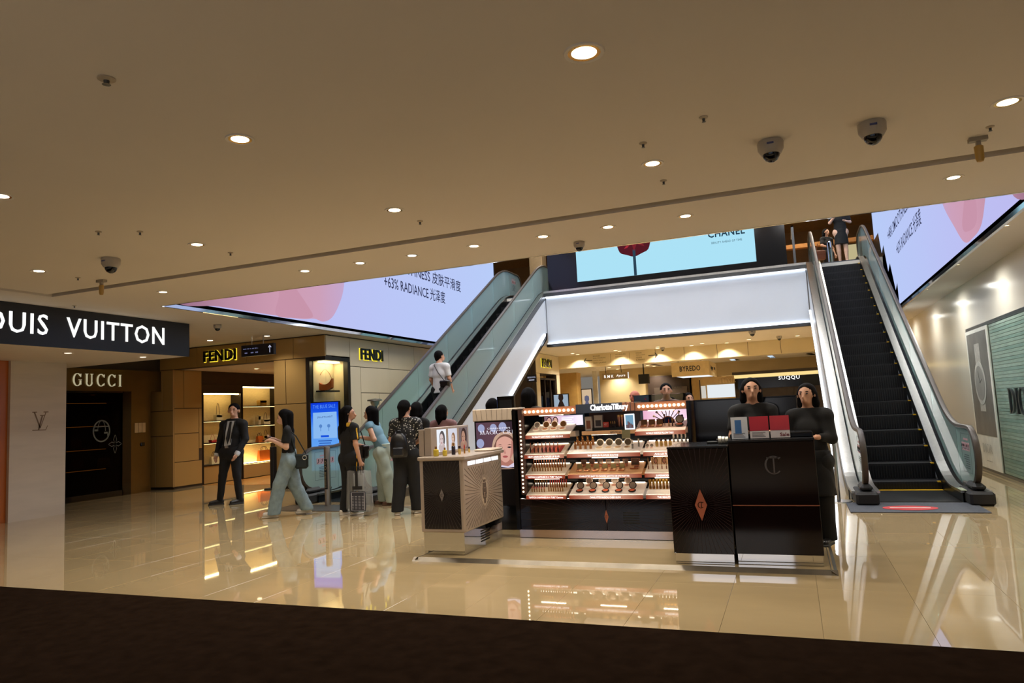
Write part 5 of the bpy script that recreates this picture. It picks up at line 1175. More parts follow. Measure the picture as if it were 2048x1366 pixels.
# row 2 left: swatches and liners
sw = ((176, 96, 70), (186, 120, 88), (206, 150, 140), (176, 92, 96), (188, 108, 90), (160, 60, 66), (214, 74, 30), (176, 40, 36))
for k, c_ in enumerate(sw):
    x0 = lx(cl, .10+.10*k); a = MB(); a.prism([(x0, .05, R[2]+.0195), (x0+.042, .05, R[2]+.0195), (x0+.042, .22, R[2]+.0825), (x0, .22, R[2]+.0825)], (0, 0, .002)); a.build('colour_swatch', mat('swatch_%d' % k, c_, .5), T2L)
    put('lin', 'dark lip liner on the colour swatches, %s from the left' % NTH[k], 'lip liner', 'liners on the swatch tray', x0+.012, .05, R[2], s=1.0)
# row 2 middle
for k in range(4): put('bot', 'amber foundation bottle, back row of the second middle tray, %s from the left' % NTH[k], 'bottle', 'foundation bottles on the second middle tray', lx(cm, .09+.072*k), .20, R[2], s=.98)
for k in range(4): put('bot', 'amber foundation bottle, front row of the second middle tray, %s from the left' % NTH[k], 'bottle', 'foundation bottles on the second middle tray', lx(cm, .085+.072*k), .11, R[2], s=.8)
for k, n_ in enumerate(('first', 'second', 'third', 'fourth')): put('cl', 'glowing pale compact, %s from the bottles on the second middle tray' % n_, 'compact', 'pale compacts on the second middle tray', lx(cm, .42+.128*k), .11, R[2])
put('tube', 'silver tube lying upright next to the pale compacts', 'tube', None, lx(cm, .88), .09, R[2], s=.95); put('tube', 'silver tube at the right end of the second middle tray', 'tube', None, lx(cm, .955), .13, R[2], s=.9)
# row 2 right
for k in range(4): put('goldb', 'pale gold bottle on the second right tray, %s from the left' % NTH[k], 'bottle', 'gold bottles on the second right tray', lx(cr, .27+.10*k), .12, R[2])
for k in range(2): put('cp', 'small open compact at the front of the second right tray, %s from the left' % NTH[k], 'compact', 'small compacts on the second right tray', lx(cr, .06+.10*k), .08, R[2], s=.55)
for k in range(4): put('tube', 'slim silver tube at the back of the second right tray, %s from the left' % NTH[k], 'tube', 'silver tubes on the second right tray', lx(cr, .62+.09*k), .22, R[2], s=.9)
# row 3
for k in range(13): put('lip', 'gold lipstick in the back row of the third left tray, %s from the left' % NTH[k], 'lipstick', 'gold lipsticks on the third left tray', lx(cl, .10+.067*k), .17, R[3])
for k in range(12): put('lip', 'gold lipstick in the front row of the third left tray, %s from the left' % NTH[k], 'lipstick', 'gold lipsticks on the third left tray', lx(cl, .12+.067*k), .085, R[3], s=.85)
for k, n_ in enumerate(('first', 'second', 'third', 'fourth', 'fifth', 'sixth')):
    put('pal', 'open gold-lidded eye palette in the front row, %s from the left' % n_, 'palette', 'eye palettes of the third middle tray', lx(cm, .13+.117*k), .085, R[3], s=.95)
    put('pal2', 'open dark-lidded eye palette in the back row, %s from the left' % n_, 'palette', 'eye palettes of the third middle tray', lx(cm, .15+.117*k), .19, R[3])
dp = put('pal2', 'dark palette on a white stand at the end of the third middle tray', 'palette', None, lx(cm, .88), .13, R[3], s=1.5)
for k in range(6): put('masc', 'thin gold mascara standing on the third right tray, %s from the left' % NTH[k], 'mascara', 'mascaras on the third right tray', lx(cr, .06+.10*k), .09, R[3], s=1.05)
cd = empty('picture_card', 'small card with face pictures behind the mascaras', 'card', (KX+lx(cr, .08), KY+.2, PZ+R[3]+.076))
a = MB(); a.box(0, .2, 0, .004, 0, .075); a.build('card', mat('card_tan', (206, 166, 130), .5), cd)
for k in range(2): face(cd, .05+.09*k, -.001, .042, .035, (186, 116, 80), (50, 30, 26), .5)
# row 4
for k in range(6): put('lipd', 'dark gloss with gold cap on the bottom left tray, %s from the left' % NTH[k], 'lip gloss', 'dark glosses on the bottom left tray', lx(cl, .09+.062*k), .18, R[4], s=1.0)
for k in range(6): put('lipr', 'red lipstick before the dark glosses on the bottom left tray, %s from the left' % NTH[k], 'lipstick', 'front lipsticks on the bottom left tray', lx(cl, .10+.062*k), .07, R[4], s=.7)
for k in range(8): put('lipr', 'red lipstick in the back row of the bottom left tray, %s from the left' % NTH[k], 'lipstick', 'back lipsticks on the bottom left tray', lx(cl, .50+.058*k), .17, R[4], s=1.0)
for k in range(7): put('lip', 'gold lipstick in the front row of the bottom left tray, %s from the left' % NTH[k], 'lipstick', 'front gold lipsticks on the bottom left tray', lx(cl, .52+.058*k), .08, R[4], s=.85)
for k, n_ in enumerate(('first', 'second', 'third', 'fourth', 'fifth')): put('cb', 'open black blush compact on the bottom middle tray, %s from the left' % n_, 'compact', 'black compacts of the bottom middle tray', lx(cm, .12+.18*k), .08, R[4])
for k, n_ in enumerate(('first', 'second', 'third', 'fourth')): put('cp', 'open pale compact behind the black ones, %s from the left' % n_, 'compact', 'pale compacts of the bottom middle tray', lx(cm, .21+.18*k), .19, R[4])
for k in range(8): put('scul', 'gold sculpting tube on the bottom right tray, %s from the left' % NTH[k], 'tube', 'gold tubes on the bottom right tray', lx(cr, .06+.075*k), .12, R[4])
# lamps inside the display that light the trays
for xx, yy, zz in ((lx(cl, .5), .04, 1.07), (lx(cm, .5), .04, 1.09), (lx(cr, .5), .04, 1.07), (lx(c1l, .5), .1, 1.32), (lx(c1r, .5), .1, 1.32), (lx(cl, .5), .0, .845), (lx(cm, .5), .0, .845), (lx(cr, .5), .0, .845), (lx(cl, .5), .0, .625), (lx(cm, .5), .0, .625), (lx(cr, .5), .0, .625)):
    a = MB(); a.box(xx-.14, xx+.14, yy+.06, yy+.075, zz, zz+.006); a.build('tray_lamp', glow('tray_lamp', (255, 232, 200), 9.0), kd)

# ---------------------------------------------------------------- dark counters at the right
def counter(name, label, x0, x1, y0, y1, h):
    o = empty(name, label, 'counter', (x0, y0, PZ)); w, d = x1-x0, y1-y0; h -= PZ
    a = MB(); a.box(.01, w-.01, .012, d-.01, 0, .085); a.build('mirror_base', M_mirr, o)
    a = MB(); a.bbox(0, w, 0, d, .085, h-.02, .004); a.build('body', M_choc, o)
    a = MB(); a.bbox(-.004, w+.004, -.004, d, h-.02, h, .004); a.build('top', M_choc2, o)
    return o
c1 = counter('sunburst_counter', 'dark counter with copper diamond and sunburst rays', -1.068, -.556, 6.42, 7.15, 1.038)
w = .512; cz = P(1402, 1010, Y=6.42).z-PZ; cx_ = P(1402, 1010, Y=6.42).x+1.068
rays('sunburst', c1, cx_, cz, .008, w-.008, .09, 1.0, -.0005, 64, M_ray, .075)
diamond(c1, cx_, -.002, cz, .052, .135, M_copd, M_choc2, .055)
c2 = counter('cash_counter', 'dark glossy cash counter with monogram and copper line', -.548, .142, 6.46, 7.15, 1.078)
zl = P(1550, 1011, Y=6.46).z-PZ
a = MB(); a.box(.0, .69, -.003, .001, zl-.004, zl+.004); a.build('copper_line', M_copper, c2)
q = P(1547, 930, Y=6.46); b = MB()
for g_ in _arc(0, 0, .5, .5, 42, 318, .11, .05)+_bar(.02, -.42, .02, .40, .08)+_bar(.02, .36, .02, .42, .78): b.add([(q.x+.548+p[0]*.13*1.1, -.003, q.z-PZ+p[1]*.13*1.2) for p in g_], [(0, 1, 2, 3)])
b.build('monogram', mat('monogram_grey', (92, 84, 80), .3, .6), c2)
a = MB(); a.bbox(.0, .69, .25, .62, 1.044, 1.085, .006); a.build('raised_shelf', M_choc2, c2)
# card holders on the counter
zc = 1.078; 
for x0, x1, lab, top, bot, txt in ((1463, 1498, 'clear stand with a blue and white card on the cash counter', (214, 218, 226), (60, 110, 170), ''), (1500, 1540, 'clear stand with a red card on the cash counter', (186, 40, 58), (222, 214, 214), ''), (1541, 1582, 'clear stand with a red sale card on the cash counter', (190, 52, 66), (226, 220, 220), 'Sale')):
    A = P(x0, 877, Y=6.6); B = P(x1, 877, Y=6.6); wd = B.x-A.x; o = empty('card_stand', lab, 'card stand', (A.x, 6.6, zc))
    a = MB(); a.box(0, wd, 0, .008, 0, .20); a.box(0, wd, -.02, .05, 0, .004); a.build('acrylic', G_clear, o)
    a = MB(); a.box(.004, wd-.004, -.003, -.001, .005, .195); a.build('card', mat('card_%s' % lab.split()[4], bot if txt or top[0] < 200 else top, .5), o)
    a = MB()
    if txt or top[0] < 200: a.box(.004, wd-.004, -.005, -.003, .07, .195)
    else: a.box(wd*.25, wd*.62, -.005, -.003, .05, .17)
    a.build('card_colour', mat('cardc_%d' % x0, top if txt or top[0] < 200 else bot, .5), o)
    if txt: lettering('card_print', txt, mat('sale_ink', (120, 30, 44), .5), o, Vector((wd*.48, -.004, .018)), X_, Z_, w=wd*.46, h=.03, depth=.001, bold=.02)
    else:
        a = MB()
        for k in range(4): a.box(.02, wd*.8-.01*(k % 3), -.0045, -.0032, .018+.011*k, .023+.011*k)
        a.build('card_lines', mat('card_ink', (120, 116, 120), .5), o)
tr = empty('ribbon_roll', 'silver ribbon roll standing on the sunburst counter', 'ribbon roll', P(1448, 894, Y=6.7)); tr.location.z = 1.038+.035
a = MB()
for k in range(3):
    a.add(*(lambda m: (m.v, m.f))(MB().lathe([(.014, -.014), (.034-.003*k, -.014), (.034-.003*k, .012), (.014, .012), (.014, -.014)], (0, 0, .03*k-.03), 18, cap=False).xf(Matrix.Rotation(math.pi/2, 4, 'Y'))))
a.build('reels', mat('silver_ribbon', (190, 186, 176), .3, .4), tr, True)
a = MB(); a.box(-.05, .05, -.012, .012, -.035, -.03); a.tube([(-.06, 0, 0), (.06, 0, 0)], .012, 8); a.build('spindle', M_blackm, tr)
a = MB(); a.bbox(0, .13, 0, .09, 0, .02, .004); o = a.build('card_reader', M_blackm); o.location = P(1413, 884, Y=6.75); o.location.z = 1.039; tag(o, 'flat black card reader on the sunburst counter', 'card reader')
# tall dark cabinet behind the counters
tc_ = empty('tall_cabinet', 'tall glossy black cabinet behind the dark counters', 'cabinet', (-.96, 7.72, PZ))
a = MB(); a.bbox(0, 1.0, 0, .45, 0, 1.40, .004); a.build('body', M_black, tc_)
a = MB(); a.box(-.012, .02, -.006, .02, 0, 1.40); a.build('edge_strip', M_choc, tc_)
a = MB(); a.box(.0, 1.0, -.004, .45, 1.40, 1.412); a.build('top', M_choc2, tc_)

# ---------------------------------------------------------------- white podium at the left
pd = empty('white_podium', 'white podium with a dark sunburst front panel and mirrored base', 'podium', (-3.60, 6.48, PZ)); pw_, pd_ = .49, 1.02
a = MB(); a.box(.02, pw_-.02, .02, pd_-.02, 0, .215); a.build('mirror_base', M_mirr, pd)
a = MB(); a.bbox(.0, pw_, .0, pd_, .215, .965, .012); a.build('body', mat('podium_white', (164, 150, 138), .3), pd)
a = MB(); a.bbox(-.015, pw_+.03, -.012, pd_+.02, .93, .968, .008); a.build('top', mat('podium_white', (164, 150, 138), .3), pd)
a = MB(); a.bbox(.045, pw_-.035, -.004, .002, .25, .925, .002); a.build('dark_panel', mat('smoky_panel', (46, 42, 42), .1, .3), pd)
rays('sunburst', pd, pw_/2+.005, .585, .05, pw_-.04, .256, .918, -.0045, 60, mat('pale_ray', (104, 98, 96), .3, .5), .04, .0011)
d = diamond(pd, pw_/2+.005, -.0052, .585, .026, .062, mat('silver_diamond', (150, 142, 140), .3, .5), mat('smoky_panel', (46, 42, 42), .1, .3), .03)
rays('side_sunburst', pd, .51, .56, .04, pd_-.03, .24, .84, pw_+.0005, 64, mat('silver_ray', (120, 108, 98), .35, .3), .12, .0035, 1, 1)
a = MB(); a.add([(pw_+.003, .51+.085*math.cos(t), .56+.15*math.sin(t)) for t in [2*math.pi*k/24 for k in range(24)]], [tuple(range(24))]); em = a.build('oval_emblem', mat('podium_cream', (184, 168, 150), .4), pd)
a = MB(); mm = mat('emblem_print', (92, 78, 70), .5)
for y0, y1, z0, z1 in ((.515, .585, .66, .685), (.505, .595, .60, .652), (.525, .575, .55, .595), (.51, .54, .49, .545), (.56, .59, .49, .545), (.53, .57, .44, .50), (.50, .525, .53, .60), (.575, .60, .53, .60)): a.box(pw_+.004, pw_+.005, y0-.04, y1-.04, z0, z1)
tag(a.build('emblem_print', mm, em), kind='stuff')
for k in range(4): a = MB(); a.box(pw_+.001, pw_+.004, .12+k*.205, .30+k*.205, .865, .905); a.build('white_square', glow('podium_white_square', (245, 248, 255), 1.6), pd)  # row of bright white squares near the top of the side face
for k in range(5): a = MB(); a.box(pw_-.019, pw_-.015, .42, .64, .05+k*.026, .063+k*.026); a.build('vent_slit', M_blackm, pd)
a = MB(); a.bbox(.30, pw_+.02, .70, pd_+.01, .968, .992, .01); a.build('cream_ledge', mat('podium_cream', (184, 168, 150), .4), pd)
# photo light box on the podium
lb = empty('photo_light_box', 'upright light box with three lit portrait photos on the podium', 'light box', (-3.60, 6.60, PZ+.969))
a = MB(); a.bbox(-.06, .0, 0, .92, 0, .275, .004); a.build('rear_board', mat('podium_white', (164, 150, 138), .3), lb)
a = MB(); a.bbox(.008, .085, 0, .92, 0, .29, .004); a.build('body', mat('podium_white', (164, 150, 138), .3), lb)
for k, (skn, hr, bg) in enumerate((((226, 206, 206), (96, 88, 90), (238, 242, 250)), ((222, 190, 170), (150, 110, 80), (214, 214, 226)), ((190, 146, 124), (70, 52, 48), (120, 104, 104)))):
    y0 = .13+k*.27; a = MB(); a.box(.0855, .087, y0, y0+.215, .03, .265); ph = a.build('photo', glow('photo_bg_%d' % k, bg, 1.0), lb)
    o = bpy.data.objects.new('portrait_group', None); bpy.data.objects.remove(o)
    e = lambda nm, rx, rz, oy, oz, c, d: MB().add([(.087+d, y0+.1075+oy+rx*math.cos(2*math.pi*j/20), .15+oz+rz*math.sin(2*math.pi*j/20)) for j in range(20)], [tuple(range(20))]).build(nm, glow('photo_%d%d%d' % c, c, .9), ph)
    s_ = (.9, .6, 1.0)[k]
    e('portrait_hair', .075*s_, .10*s_, .01, .01, hr, .0006); e('portrait_shoulders', .085*s_, .05, 0, -.075, tuple(int(v*.92) for v in skn), .0009); e('portrait_face', .05*s_, .072*s_, -.005, .005, skn, .0012)
    for sy_ in (-1, 1): e('portrait_eye', .009*s_, .006*s_, .02*s_*sy_-.005, .014, (80, 60, 60), .0016)
    e('portrait_mouth', .015*s_, .007*s_, -.005, -.032*s_, (176, 96, 100), .0016)
M_yelb = mat('yellow_perfume', (214, 190, 70), .1); 
proto('perf', 'perfume_bottle', p_lath([('base', [(.02, 0), (.022, .005), (.022, .05), (.008, .055)], M_yelb), ('cap', [(.009, .055), (.009, .075), (0, .076)], M_gold)]))
proto('dkb', 'dark_bottle', p_lath([('base', [(.018, 0), (.018, .07), (.012, .078)], mat('dark_glass', (44, 36, 46), .15)), ('cap', [(.011, .078), (.011, .105), (0, .106)], M_gold)]))
ptop = PZ+.969-PZ
for key, lb_, ct, x, y, s in (('perf', 'yellow bottle against the light box at the front of the podium', 'bottle', .17, .06, 1.3), ('perf', 'squat yellow bottle second on the podium', 'bottle', .25, .10, 1.1), ('dkb', 'dark bottle with gold cap on the podium', 'bottle', .27, .26, 1.15), ('goldb', 'pale gold bottle on the podium', 'bottle', .32, .30, 1.0), ('lipr', 'red lipstick on the podium', 'lipstick', .33, .40, 1.0), ('goldb', 'small gold jar before the cream ledge on the podium', 'jar', .30, .58, .7)):
    put(key, lb_, ct, 'bottles on the podium', -3.60-KX+x, 6.48-KY+y, 0, z=ptop, s=s)
# poster totem between podium and display
tt = empty('poster_totem', 'lit portrait poster totem between the white podium and the make-up display', 'poster', (-3.63, 7.95, PZ))
W5 = .60; zt5 = 1.43
a = MB(); a.box(0, W5, 0, .14, 0, .70); a.build('black_base', M_black, tt)
a = MB(); a.bbox(-.02, W5+.02, -.004, .14, 1.285, zt5, .008); hd = a.build('cream_header', mat('podium_cream', (184, 168, 150), .4), tt)
for k in range(9): a = MB(); a.prism([(.04+.065*k, -.005, 1.29), (.044+.065*k, -.005, 1.29), (.024+.07*k, -.005, zt5-.005), (.02+.07*k, -.005, zt5-.005)], (0, -.001, 0)); a.build('header_ray', mat('silver_ray', (120, 108, 98), .35, .3), hd)
a = MB(); a.box(0, W5, 0, .14, .70, 1.285); a.build('frame', M_black, tt)
a = MB(); a.box(.02, W5-.01, -.004, 0, .715, 1.27); po = a.build('lit_poster', glowramp('poster_purple', [(0, (54, 40, 48)), (.3, (92, 66, 80)), (.7, (104, 74, 84)), (1, (60, 44, 52))], 0, 0, W5, .9, .3), tt)
E2 = lambda nm, cx, cz, rx, rz, c, d, m=1.0: MB().add([(cx+rx*math.cos(2*math.pi*j/28), -.004-d, cz+rz*math.sin(2*math.pi*j/28)) for j in range(28)], [tuple(range(28))]).build(nm, glow('poster_c_%d_%d_%d' % c, c, m), po)
for cx, cz, r in ((.09, 1.20, .045), (.25, 1.20, .045), (.37, 1.21, .05), (.55, 1.20, .05), (.07, 1.02, .05)): E2('bokeh_light', cx, cz, r, r*1.1, (158, 164, 200), .0005)
def PL(nm, pts, c, d): return MB().add([(x, -.004-d, z) for x, z in pts], [tuple(range(len(pts)))]).build(nm, glow('poster_c_%d_%d_%d' % c, c, 1.0), po)
PL('blond_hair', smooth_poly([(.20, .73), (.21, .9), (.245, 1.06), (.31, 1.13), (.40, 1.15), (.49, 1.13), (.55, 1.05), (.575, .92), (.58, .73)][::-1]), (196, 162, 140), .0008)
PL('hair_parting', smooth_poly([(.25, .9), (.27, 1.03), (.33, 1.10), (.40, 1.12), (.47, 1.10), (.52, 1.02), (.53, .9)][::-1]), (120, 84, 72), .0010)
PL('neck', smooth_poly([(.33, .73), (.34, .82), (.46, .82), (.50, .73)][::-1]), (176, 118, 104), .0012)
PL('portrait_face', smooth_poly([(.39, .785), (.335, .82), (.285, .90), (.275, .98), (.30, 1.055), (.39, 1.095), (.48, 1.055), (.505, .98), (.495, .90), (.445, .82)][::-1]), (218, 164, 148), .0016)
PL('face_shade', smooth_poly([(.445, .82), (.495, .90), (.505, .98), (.48, 1.05), (.47, .98), (.46, .90)]), (190, 128, 116), .0019)
PL('white_collar', [(.30, .72), (.34, .755), (.42, .74), (.50, .785), (.55, .72)][::-1], (216, 206, 226), .0021); PL('dark_jacket', [(.20, .716), (.20, .735), (.32, .735), (.42, .722), (.59, .745), (.59, .716)][::-1], (26, 20, 30), .0024)
for sx in (-1, 1):
    E2('portrait_eye', .39+.058*sx, .965, .026, .010, (74, 54, 56), .0024); E2('portrait_iris', .39+.058*sx, .965, .009, .009, (40, 34, 44), .0027)
    PL('portrait_brow', [(.39+sx*.03, .992), (.39+sx*.06, 1.004), (.39+sx*.098, .992), (.39+sx*.06, .995)][::-sx], (96, 62, 54), .0024)
E2('portrait_lips', .39, .855, .034, .013, (168, 84, 84), .0024); PL('nose_shade', [(.375, .895), (.385, .95), (.40, .895), (.39, .887)], (190, 130, 118), .0023)
lettering('poster_print', "CHARLOTTE'S", glow('poster_text', (236, 232, 244), 1.1), po, Vector((.17, -.0075, 1.185)), X_, Z_, w=.30, h=.02, depth=.001)
lettering('poster_print', '', glow('poster_text', (236, 232, 244), 1.1), po, Vector((.07, -.0075, 1.125)), X_, Z_, w=.52, h=.048, depth=.002, vf=serif('MAGIC CREA', .06))
# ================================================================ people: distance-field bodies meshed as one continuous surface
def surface(prims, h, k=.025, clip=None, off=0.0, wr=None, pad=.03):
    """prims: (a, b, ra, rb, sy) tapered capsules, sy flattens front-to-back; returns verts, faces"""
    lo = np.min([np.minimum(np.array(p[0])-p[2], np.array(p[1])-p[3]) for p in prims], 0)-pad-off
    hi = np.max([np.maximum(np.array(p[0])+p[2], np.array(p[1])+p[3]) for p in prims], 0)+pad+off
    n = np.ceil((hi-lo)/h).astype(int)+1
    ax = [lo[i]+h*np.arange(n[i]) for i in range(3)]
    D = np.full(n, 9.0, dtype=np.float32)
    for p in prims:
        a, b = np.array(p[0], float), np.array(p[1], float); ra, rb = p[2], p[3]; sy = p[4] if len(p) > 4 else 1.0
        m = max(ra, rb)+k*1.6+2*h+off
        sl = []
        for i in range(3):
            i0 = max(0, int((min(a[i], b[i])-m-lo[i])/h)); i1 = min(n[i], int((max(a[i], b[i])+m-lo[i])/h)+2); sl.append(slice(i0, i1))
        X, Y, Z = ax[0][sl[0]][:, None, None], ax[1][sl[1]][None, :, None], ax[2][sl[2]][None, None, :]
        S = np.array([1, 1/sy, 1]); A, B = a*S, b*S; Y = Y/sy
        ba = B-A; L2 = max(ba @ ba, 1e-9)
        t = np.clip(((X-A[0])*ba[0]+(Y-A[1])*ba[1]+(Z-A[2])*ba[2])/L2, 0, 1)
        d = np.sqrt((X-A[0]-t*ba[0])**2+(Y-A[1]-t*ba[1])**2+(Z-A[2]-t*ba[2])**2)-(ra+(rb-ra)*t)
        if sy < 1: d = d*(.5+.5*sy)
        d0 = D[tuple(sl)]; q = np.maximum(k-np.abs(d-d0), 0)/k
        D[tuple(sl)] = np.minimum(d, d0)-q*q*k*.25
    D -= off
    G = np.meshgrid(*ax, indexing='ij') if (clip or wr) else None
    if wr: D += wr(*G).astype(np.float32)
    if clip: D = np.maximum(D, clip(*G).astype(np.float32))
    ins = D < 0
    c = [ins[i:n[0]-1+i, j:n[1]-1+j, l:n[2]-1+l] for i in (0, 1) for j in (0, 1) for l in (0, 1)]
    anyi = np.logical_or.reduce(c); alli = np.logical_and.reduce(c); act = anyi & ~alli
    idx = np.argwhere(act)
    if len(idx) == 0: return np.zeros((0, 3)), []
    vid = np.full(act.shape, -1, dtype=np.int64); vid[act] = np.arange(len(idx))
    acc = np.zeros((len(idx), 3)); cnt = np.zeros(len(idx))
    cor = [(i, j, l) for i in (0, 1) for j in (0, 1) for l in (0, 1)]
    val = {q: D[idx[:, 0]+q[0], idx[:, 1]+q[1], idx[:, 2]+q[2]].astype(float) for q in cor}
    for q in cor:
        for d in range(3):
            if q[d] == 0:
                r = list(q); r[d] = 1; r = tuple(r); u, v = val[q], val[r]; msk = (u < 0) != (v < 0)
                t = np.where(msk, u/np.where(msk, u-v, 1), 0)
                pos = np.array(q, float)[None, :].repeat(len(idx), 0); pos[:, d] += t
                acc[msk] += pos[msk]; cnt[msk] += 1
    V = lo+h*(idx+acc/cnt[:, None])
    F = []
    for d in range(3):
        e1, e2 = (d+1) % 3, (d+2) % 3
        s0 = [slice(None)]*3; s1 = [slice(None)]*3; s0[d] = slice(0, -1); s1[d] = slice(1, None)
        a, b = ins[tuple(s0)], ins[tuple(s1)]; cr = np.argwhere(a != b)
        cr = cr[(cr[:, e1] > 0) & (cr[:, e2] > 0) & (cr[:, e1] < n[e1]-1) & (cr[:, e2] < n[e2]-1)]
        if len(cr) == 0: continue
        g = lambda o1, o2: vid[tuple((cr[:, i]-(o1 if i == e1 else 0)-(o2 if i == e2 else 0)) for i in range(3))]
        q = np.stack([g(1, 1), g(0, 1), g(0, 0), g(1, 0)], 1); fl_ = ~a[tuple(cr.T)]
        q[fl_] = q[fl_][:, ::-1]; F.append(q[(q >= 0).all(1)])
    return V, (np.concatenate(F) if F else [])

def mesh_from(name, V, F, m, parent):
    me = bpy.data.meshes.new(name); me.from_pydata(V.tolist(), [], F.tolist() if len(F) else []); me.materials.append(m)
    me.polygons.foreach_set('use_smooth', [True]*len(me.polygons)); me.update(); return link(name, me, parent)

SKIN = mat('skin', (196, 148, 120), .55, var=.05, scale=20); SKIN_P = mat('skin_pale', (214, 170, 144), .55, var=.05, scale=20)
HAIR = mat('black_hair', (9, 7, 7), .75, spec=.1, var=.3, scale=60, stretch=(1, 1, .1), bump=.3)
def person(label, loc, heading, H, pose, wear, hair='short', h=.011, skin=SKIN, bag=None, up=0.0, bald=False):
    """figure facing -Y before turning by heading; +X is the viewer's right. pose overrides joints given in units of H"""
    o = empty('person', label, 'person', loc, heading)
    J = dict(P=(0, 0, .525), C=(0, 0, .70), N=(0, .01, .825), Hd=(0, -.012, .925), SL=(-.103, 0, .788), SR=(.103, 0, .788), EL=(-.135, .02, .635), ER=(.135, .02, .635), WL=(-.14, -.03, .49), WR=(.14, -.03, .49),
             HL=(-.05, 0, .505), HR=(.05, 0, .505), KL=(-.055, -.012, .285), KR=(.055, -.012, .285), AL=(-.055, .01, .045), AR=(.055, .01, .045), TL=None, TR=None, GL=None, GR=None)
    J.update(pose); J = {k: (np.array(v, float) if v is not None else None) for k, v in J.items()}
    look = np.array(J.get('look') if J.get('look') is not None else (0, -1, 0), float); look /= np.linalg.norm(look)
    side = np.cross(look, (0, 0, 1.0)); side /= np.linalg.norm(side); upv = np.cross(side, look)
    c = lambda a, b, ra, rb, sy=1.0: (a*H, b*H, ra*H, rb*H, sy)
    hd = J['Hd']; pr = []
    head = [c(hd-look*.012+upv*.012, hd-look*.012+upv*.014, .051, .051), c(hd+look*.012+upv*.0, hd+look*.020-upv*.042, .041, .027), c(hd+look*.052-upv*.002, hd+look*.064-upv*.018, .006, .010),
            c(hd+side*.050-upv*.004, hd+side*.052-upv*.018, .011, .008), c(hd-side*.050-upv*.004, hd-side*.052-upv*.018, .011, .008), c(hd+look*.05-upv*.036, hd+look*.052-upv*.038, .012, .012)]
    pr += head+[c(hd-upv*.03-look*.008, J['N'], .032, .036)]
    tor = [c(J['N']-(0, 0, .015), J['C'], .05, .085, .68), c(J['SL'], J['SR'], .033, .033, .8), c(J['N']+(0, 0, .012), J['SL']+(0, 0, -.002), .03, .03, .8), c(J['N']+(0, 0, .012), J['SR']+(0, 0, -.002), .03, .03, .8), c(J['C'], (J['C']+J['P'])/2, .083, .07, .68), c((J['C']+J['P'])/2, J['P'], .072, .08, .72), c(J['HL'], J['HR'], .07, .07, .85)]
    pr += tor
    for s in 'LR':
        pr += [c(J['S'+s], J['E'+s], .029, .023), c(J['E'+s], J['W'+s], .0235, .0155), c(J['H'+s], J['K'+s], .052, .034), c(J['K'+s], (J['K'+s]*.65+J['A'+s]*.35), .034, .032), c(J['K'+s]*.65+J['A'+s]*.35, J['A'+s], .032, .021)]
        w = J['W'+s]; f = J['G'+s] if J['G'+s] is not None else (w-J['E'+s]); f = f/np.linalg.norm(f)
        n = np.cross(f, (0, 1, 0.2)) if abs(f[1]) < .8 else np.cross(f, (1, 0, 0)); n /= np.linalg.norm(n); b = np.cross(n, f)
        pr += [c(w, w+f*.03, .015, .0175, .8)]
        curl = pose.get('curl', .35)
        for i, (q, l) in enumerate(((-.0135, .038), (-.0045, .045), (.0045, .042), (.0135, .034))):
            k0 = w+f*.036+b*q; k1 = k0+f*l*.5+n*(.01*curl if s == 'L' else -.01*curl); k2 = k1+f*l*.5*(1-curl*.5)+n*((.02 if s == 'L' else -.02)*curl)
            pr += [c(k0, k1, .0058, .0054), c(k1, k2, .0053, .0046)]
        t0 = w+f*.012-b*.016; pr += [c(t0, t0+f*.022-b*.014, .0065, .006), c(t0+f*.022-b*.014, t0+f*.04-b*.016, .0058, .005)]
        a = J['A'+s]; t = J['T'+s] if J['T'+s] is not None else np.array((0, -1, 0.0)); t = t/np.linalg.norm(t)
        pr += [c(a-(0, 0, .012)-t*.012, a+t*.075-(0, 0, .028), .021, .014)]
    V, F = surface(pr, h, k=.018*H/1.7); mesh_from('body', V, F, skin, o)
    # eyes, brows and mouth
    def dab(nm, pos, rx, rz, m):
        a = MB(); a.lathe([(0, -1), (.7, -.7), (1, 0), (.7, .7), (0, 1)], n=8); Rm = Matrix(((side[0], look[0], upv[0]), (side[1], look[1], upv[1]), (side[2], look[2], upv[2])))
        a.xf(Matrix.Translation(Vector(pos*H)) @ Rm.to_4x4() @ Matrix.Diagonal((rx*H, .006*H, rz*H, 1))); a.build(nm, m, o, True)
    if pose.get('face', 1):
        for s in (-1, 1): dab('eye', hd+look*.046+side*.019*s+upv*.006, .008, .004, M_ink); dab('eyebrow', hd+look*.046+side*.02*s+upv*.019, .011, .0025, HAIR)
        dab('mouth', hd+look*.048-upv*.028, .012, .0035, mat('lips', (164, 90, 84), .5))
    ctx = dict(J=J, H=H, c=c, tor=tor, o=o, h=h, look=look, side=side, upv=upv)
    # hair
    hp = [c(hd-look*.016+upv*.016, hd-look*.016+upv*.018, .057, .056)]
    if hair == 'short': hp += [c(hd-look*.03-upv*.01, hd-look*.035-upv*.03, .042, .032)]
    if hair in ('long', 'bob'):
        L = .30 if hair == 'long' else .13
        bk = hd-look*.045; hp += [c(bk, bk-np.array((0, 0, L*.5)), .05, .047, 1), c(bk-np.array((0, 0, L*.5)), bk-np.array((0, 0, L))-look*.01, .047, .018, 1)]
        for s in (-1, 1): hp += [c(hd+side*.044*s-look*.012, hd+side*.046*s-look*.022-np.array((0, 0, L*.45)), .022, .022), c(hd+side*.046*s-look*.022-np.array((0, 0, L*.45)), hd+side*.04*s-look*.02-np.array((0, 0, L*.9)), .022, .012)]
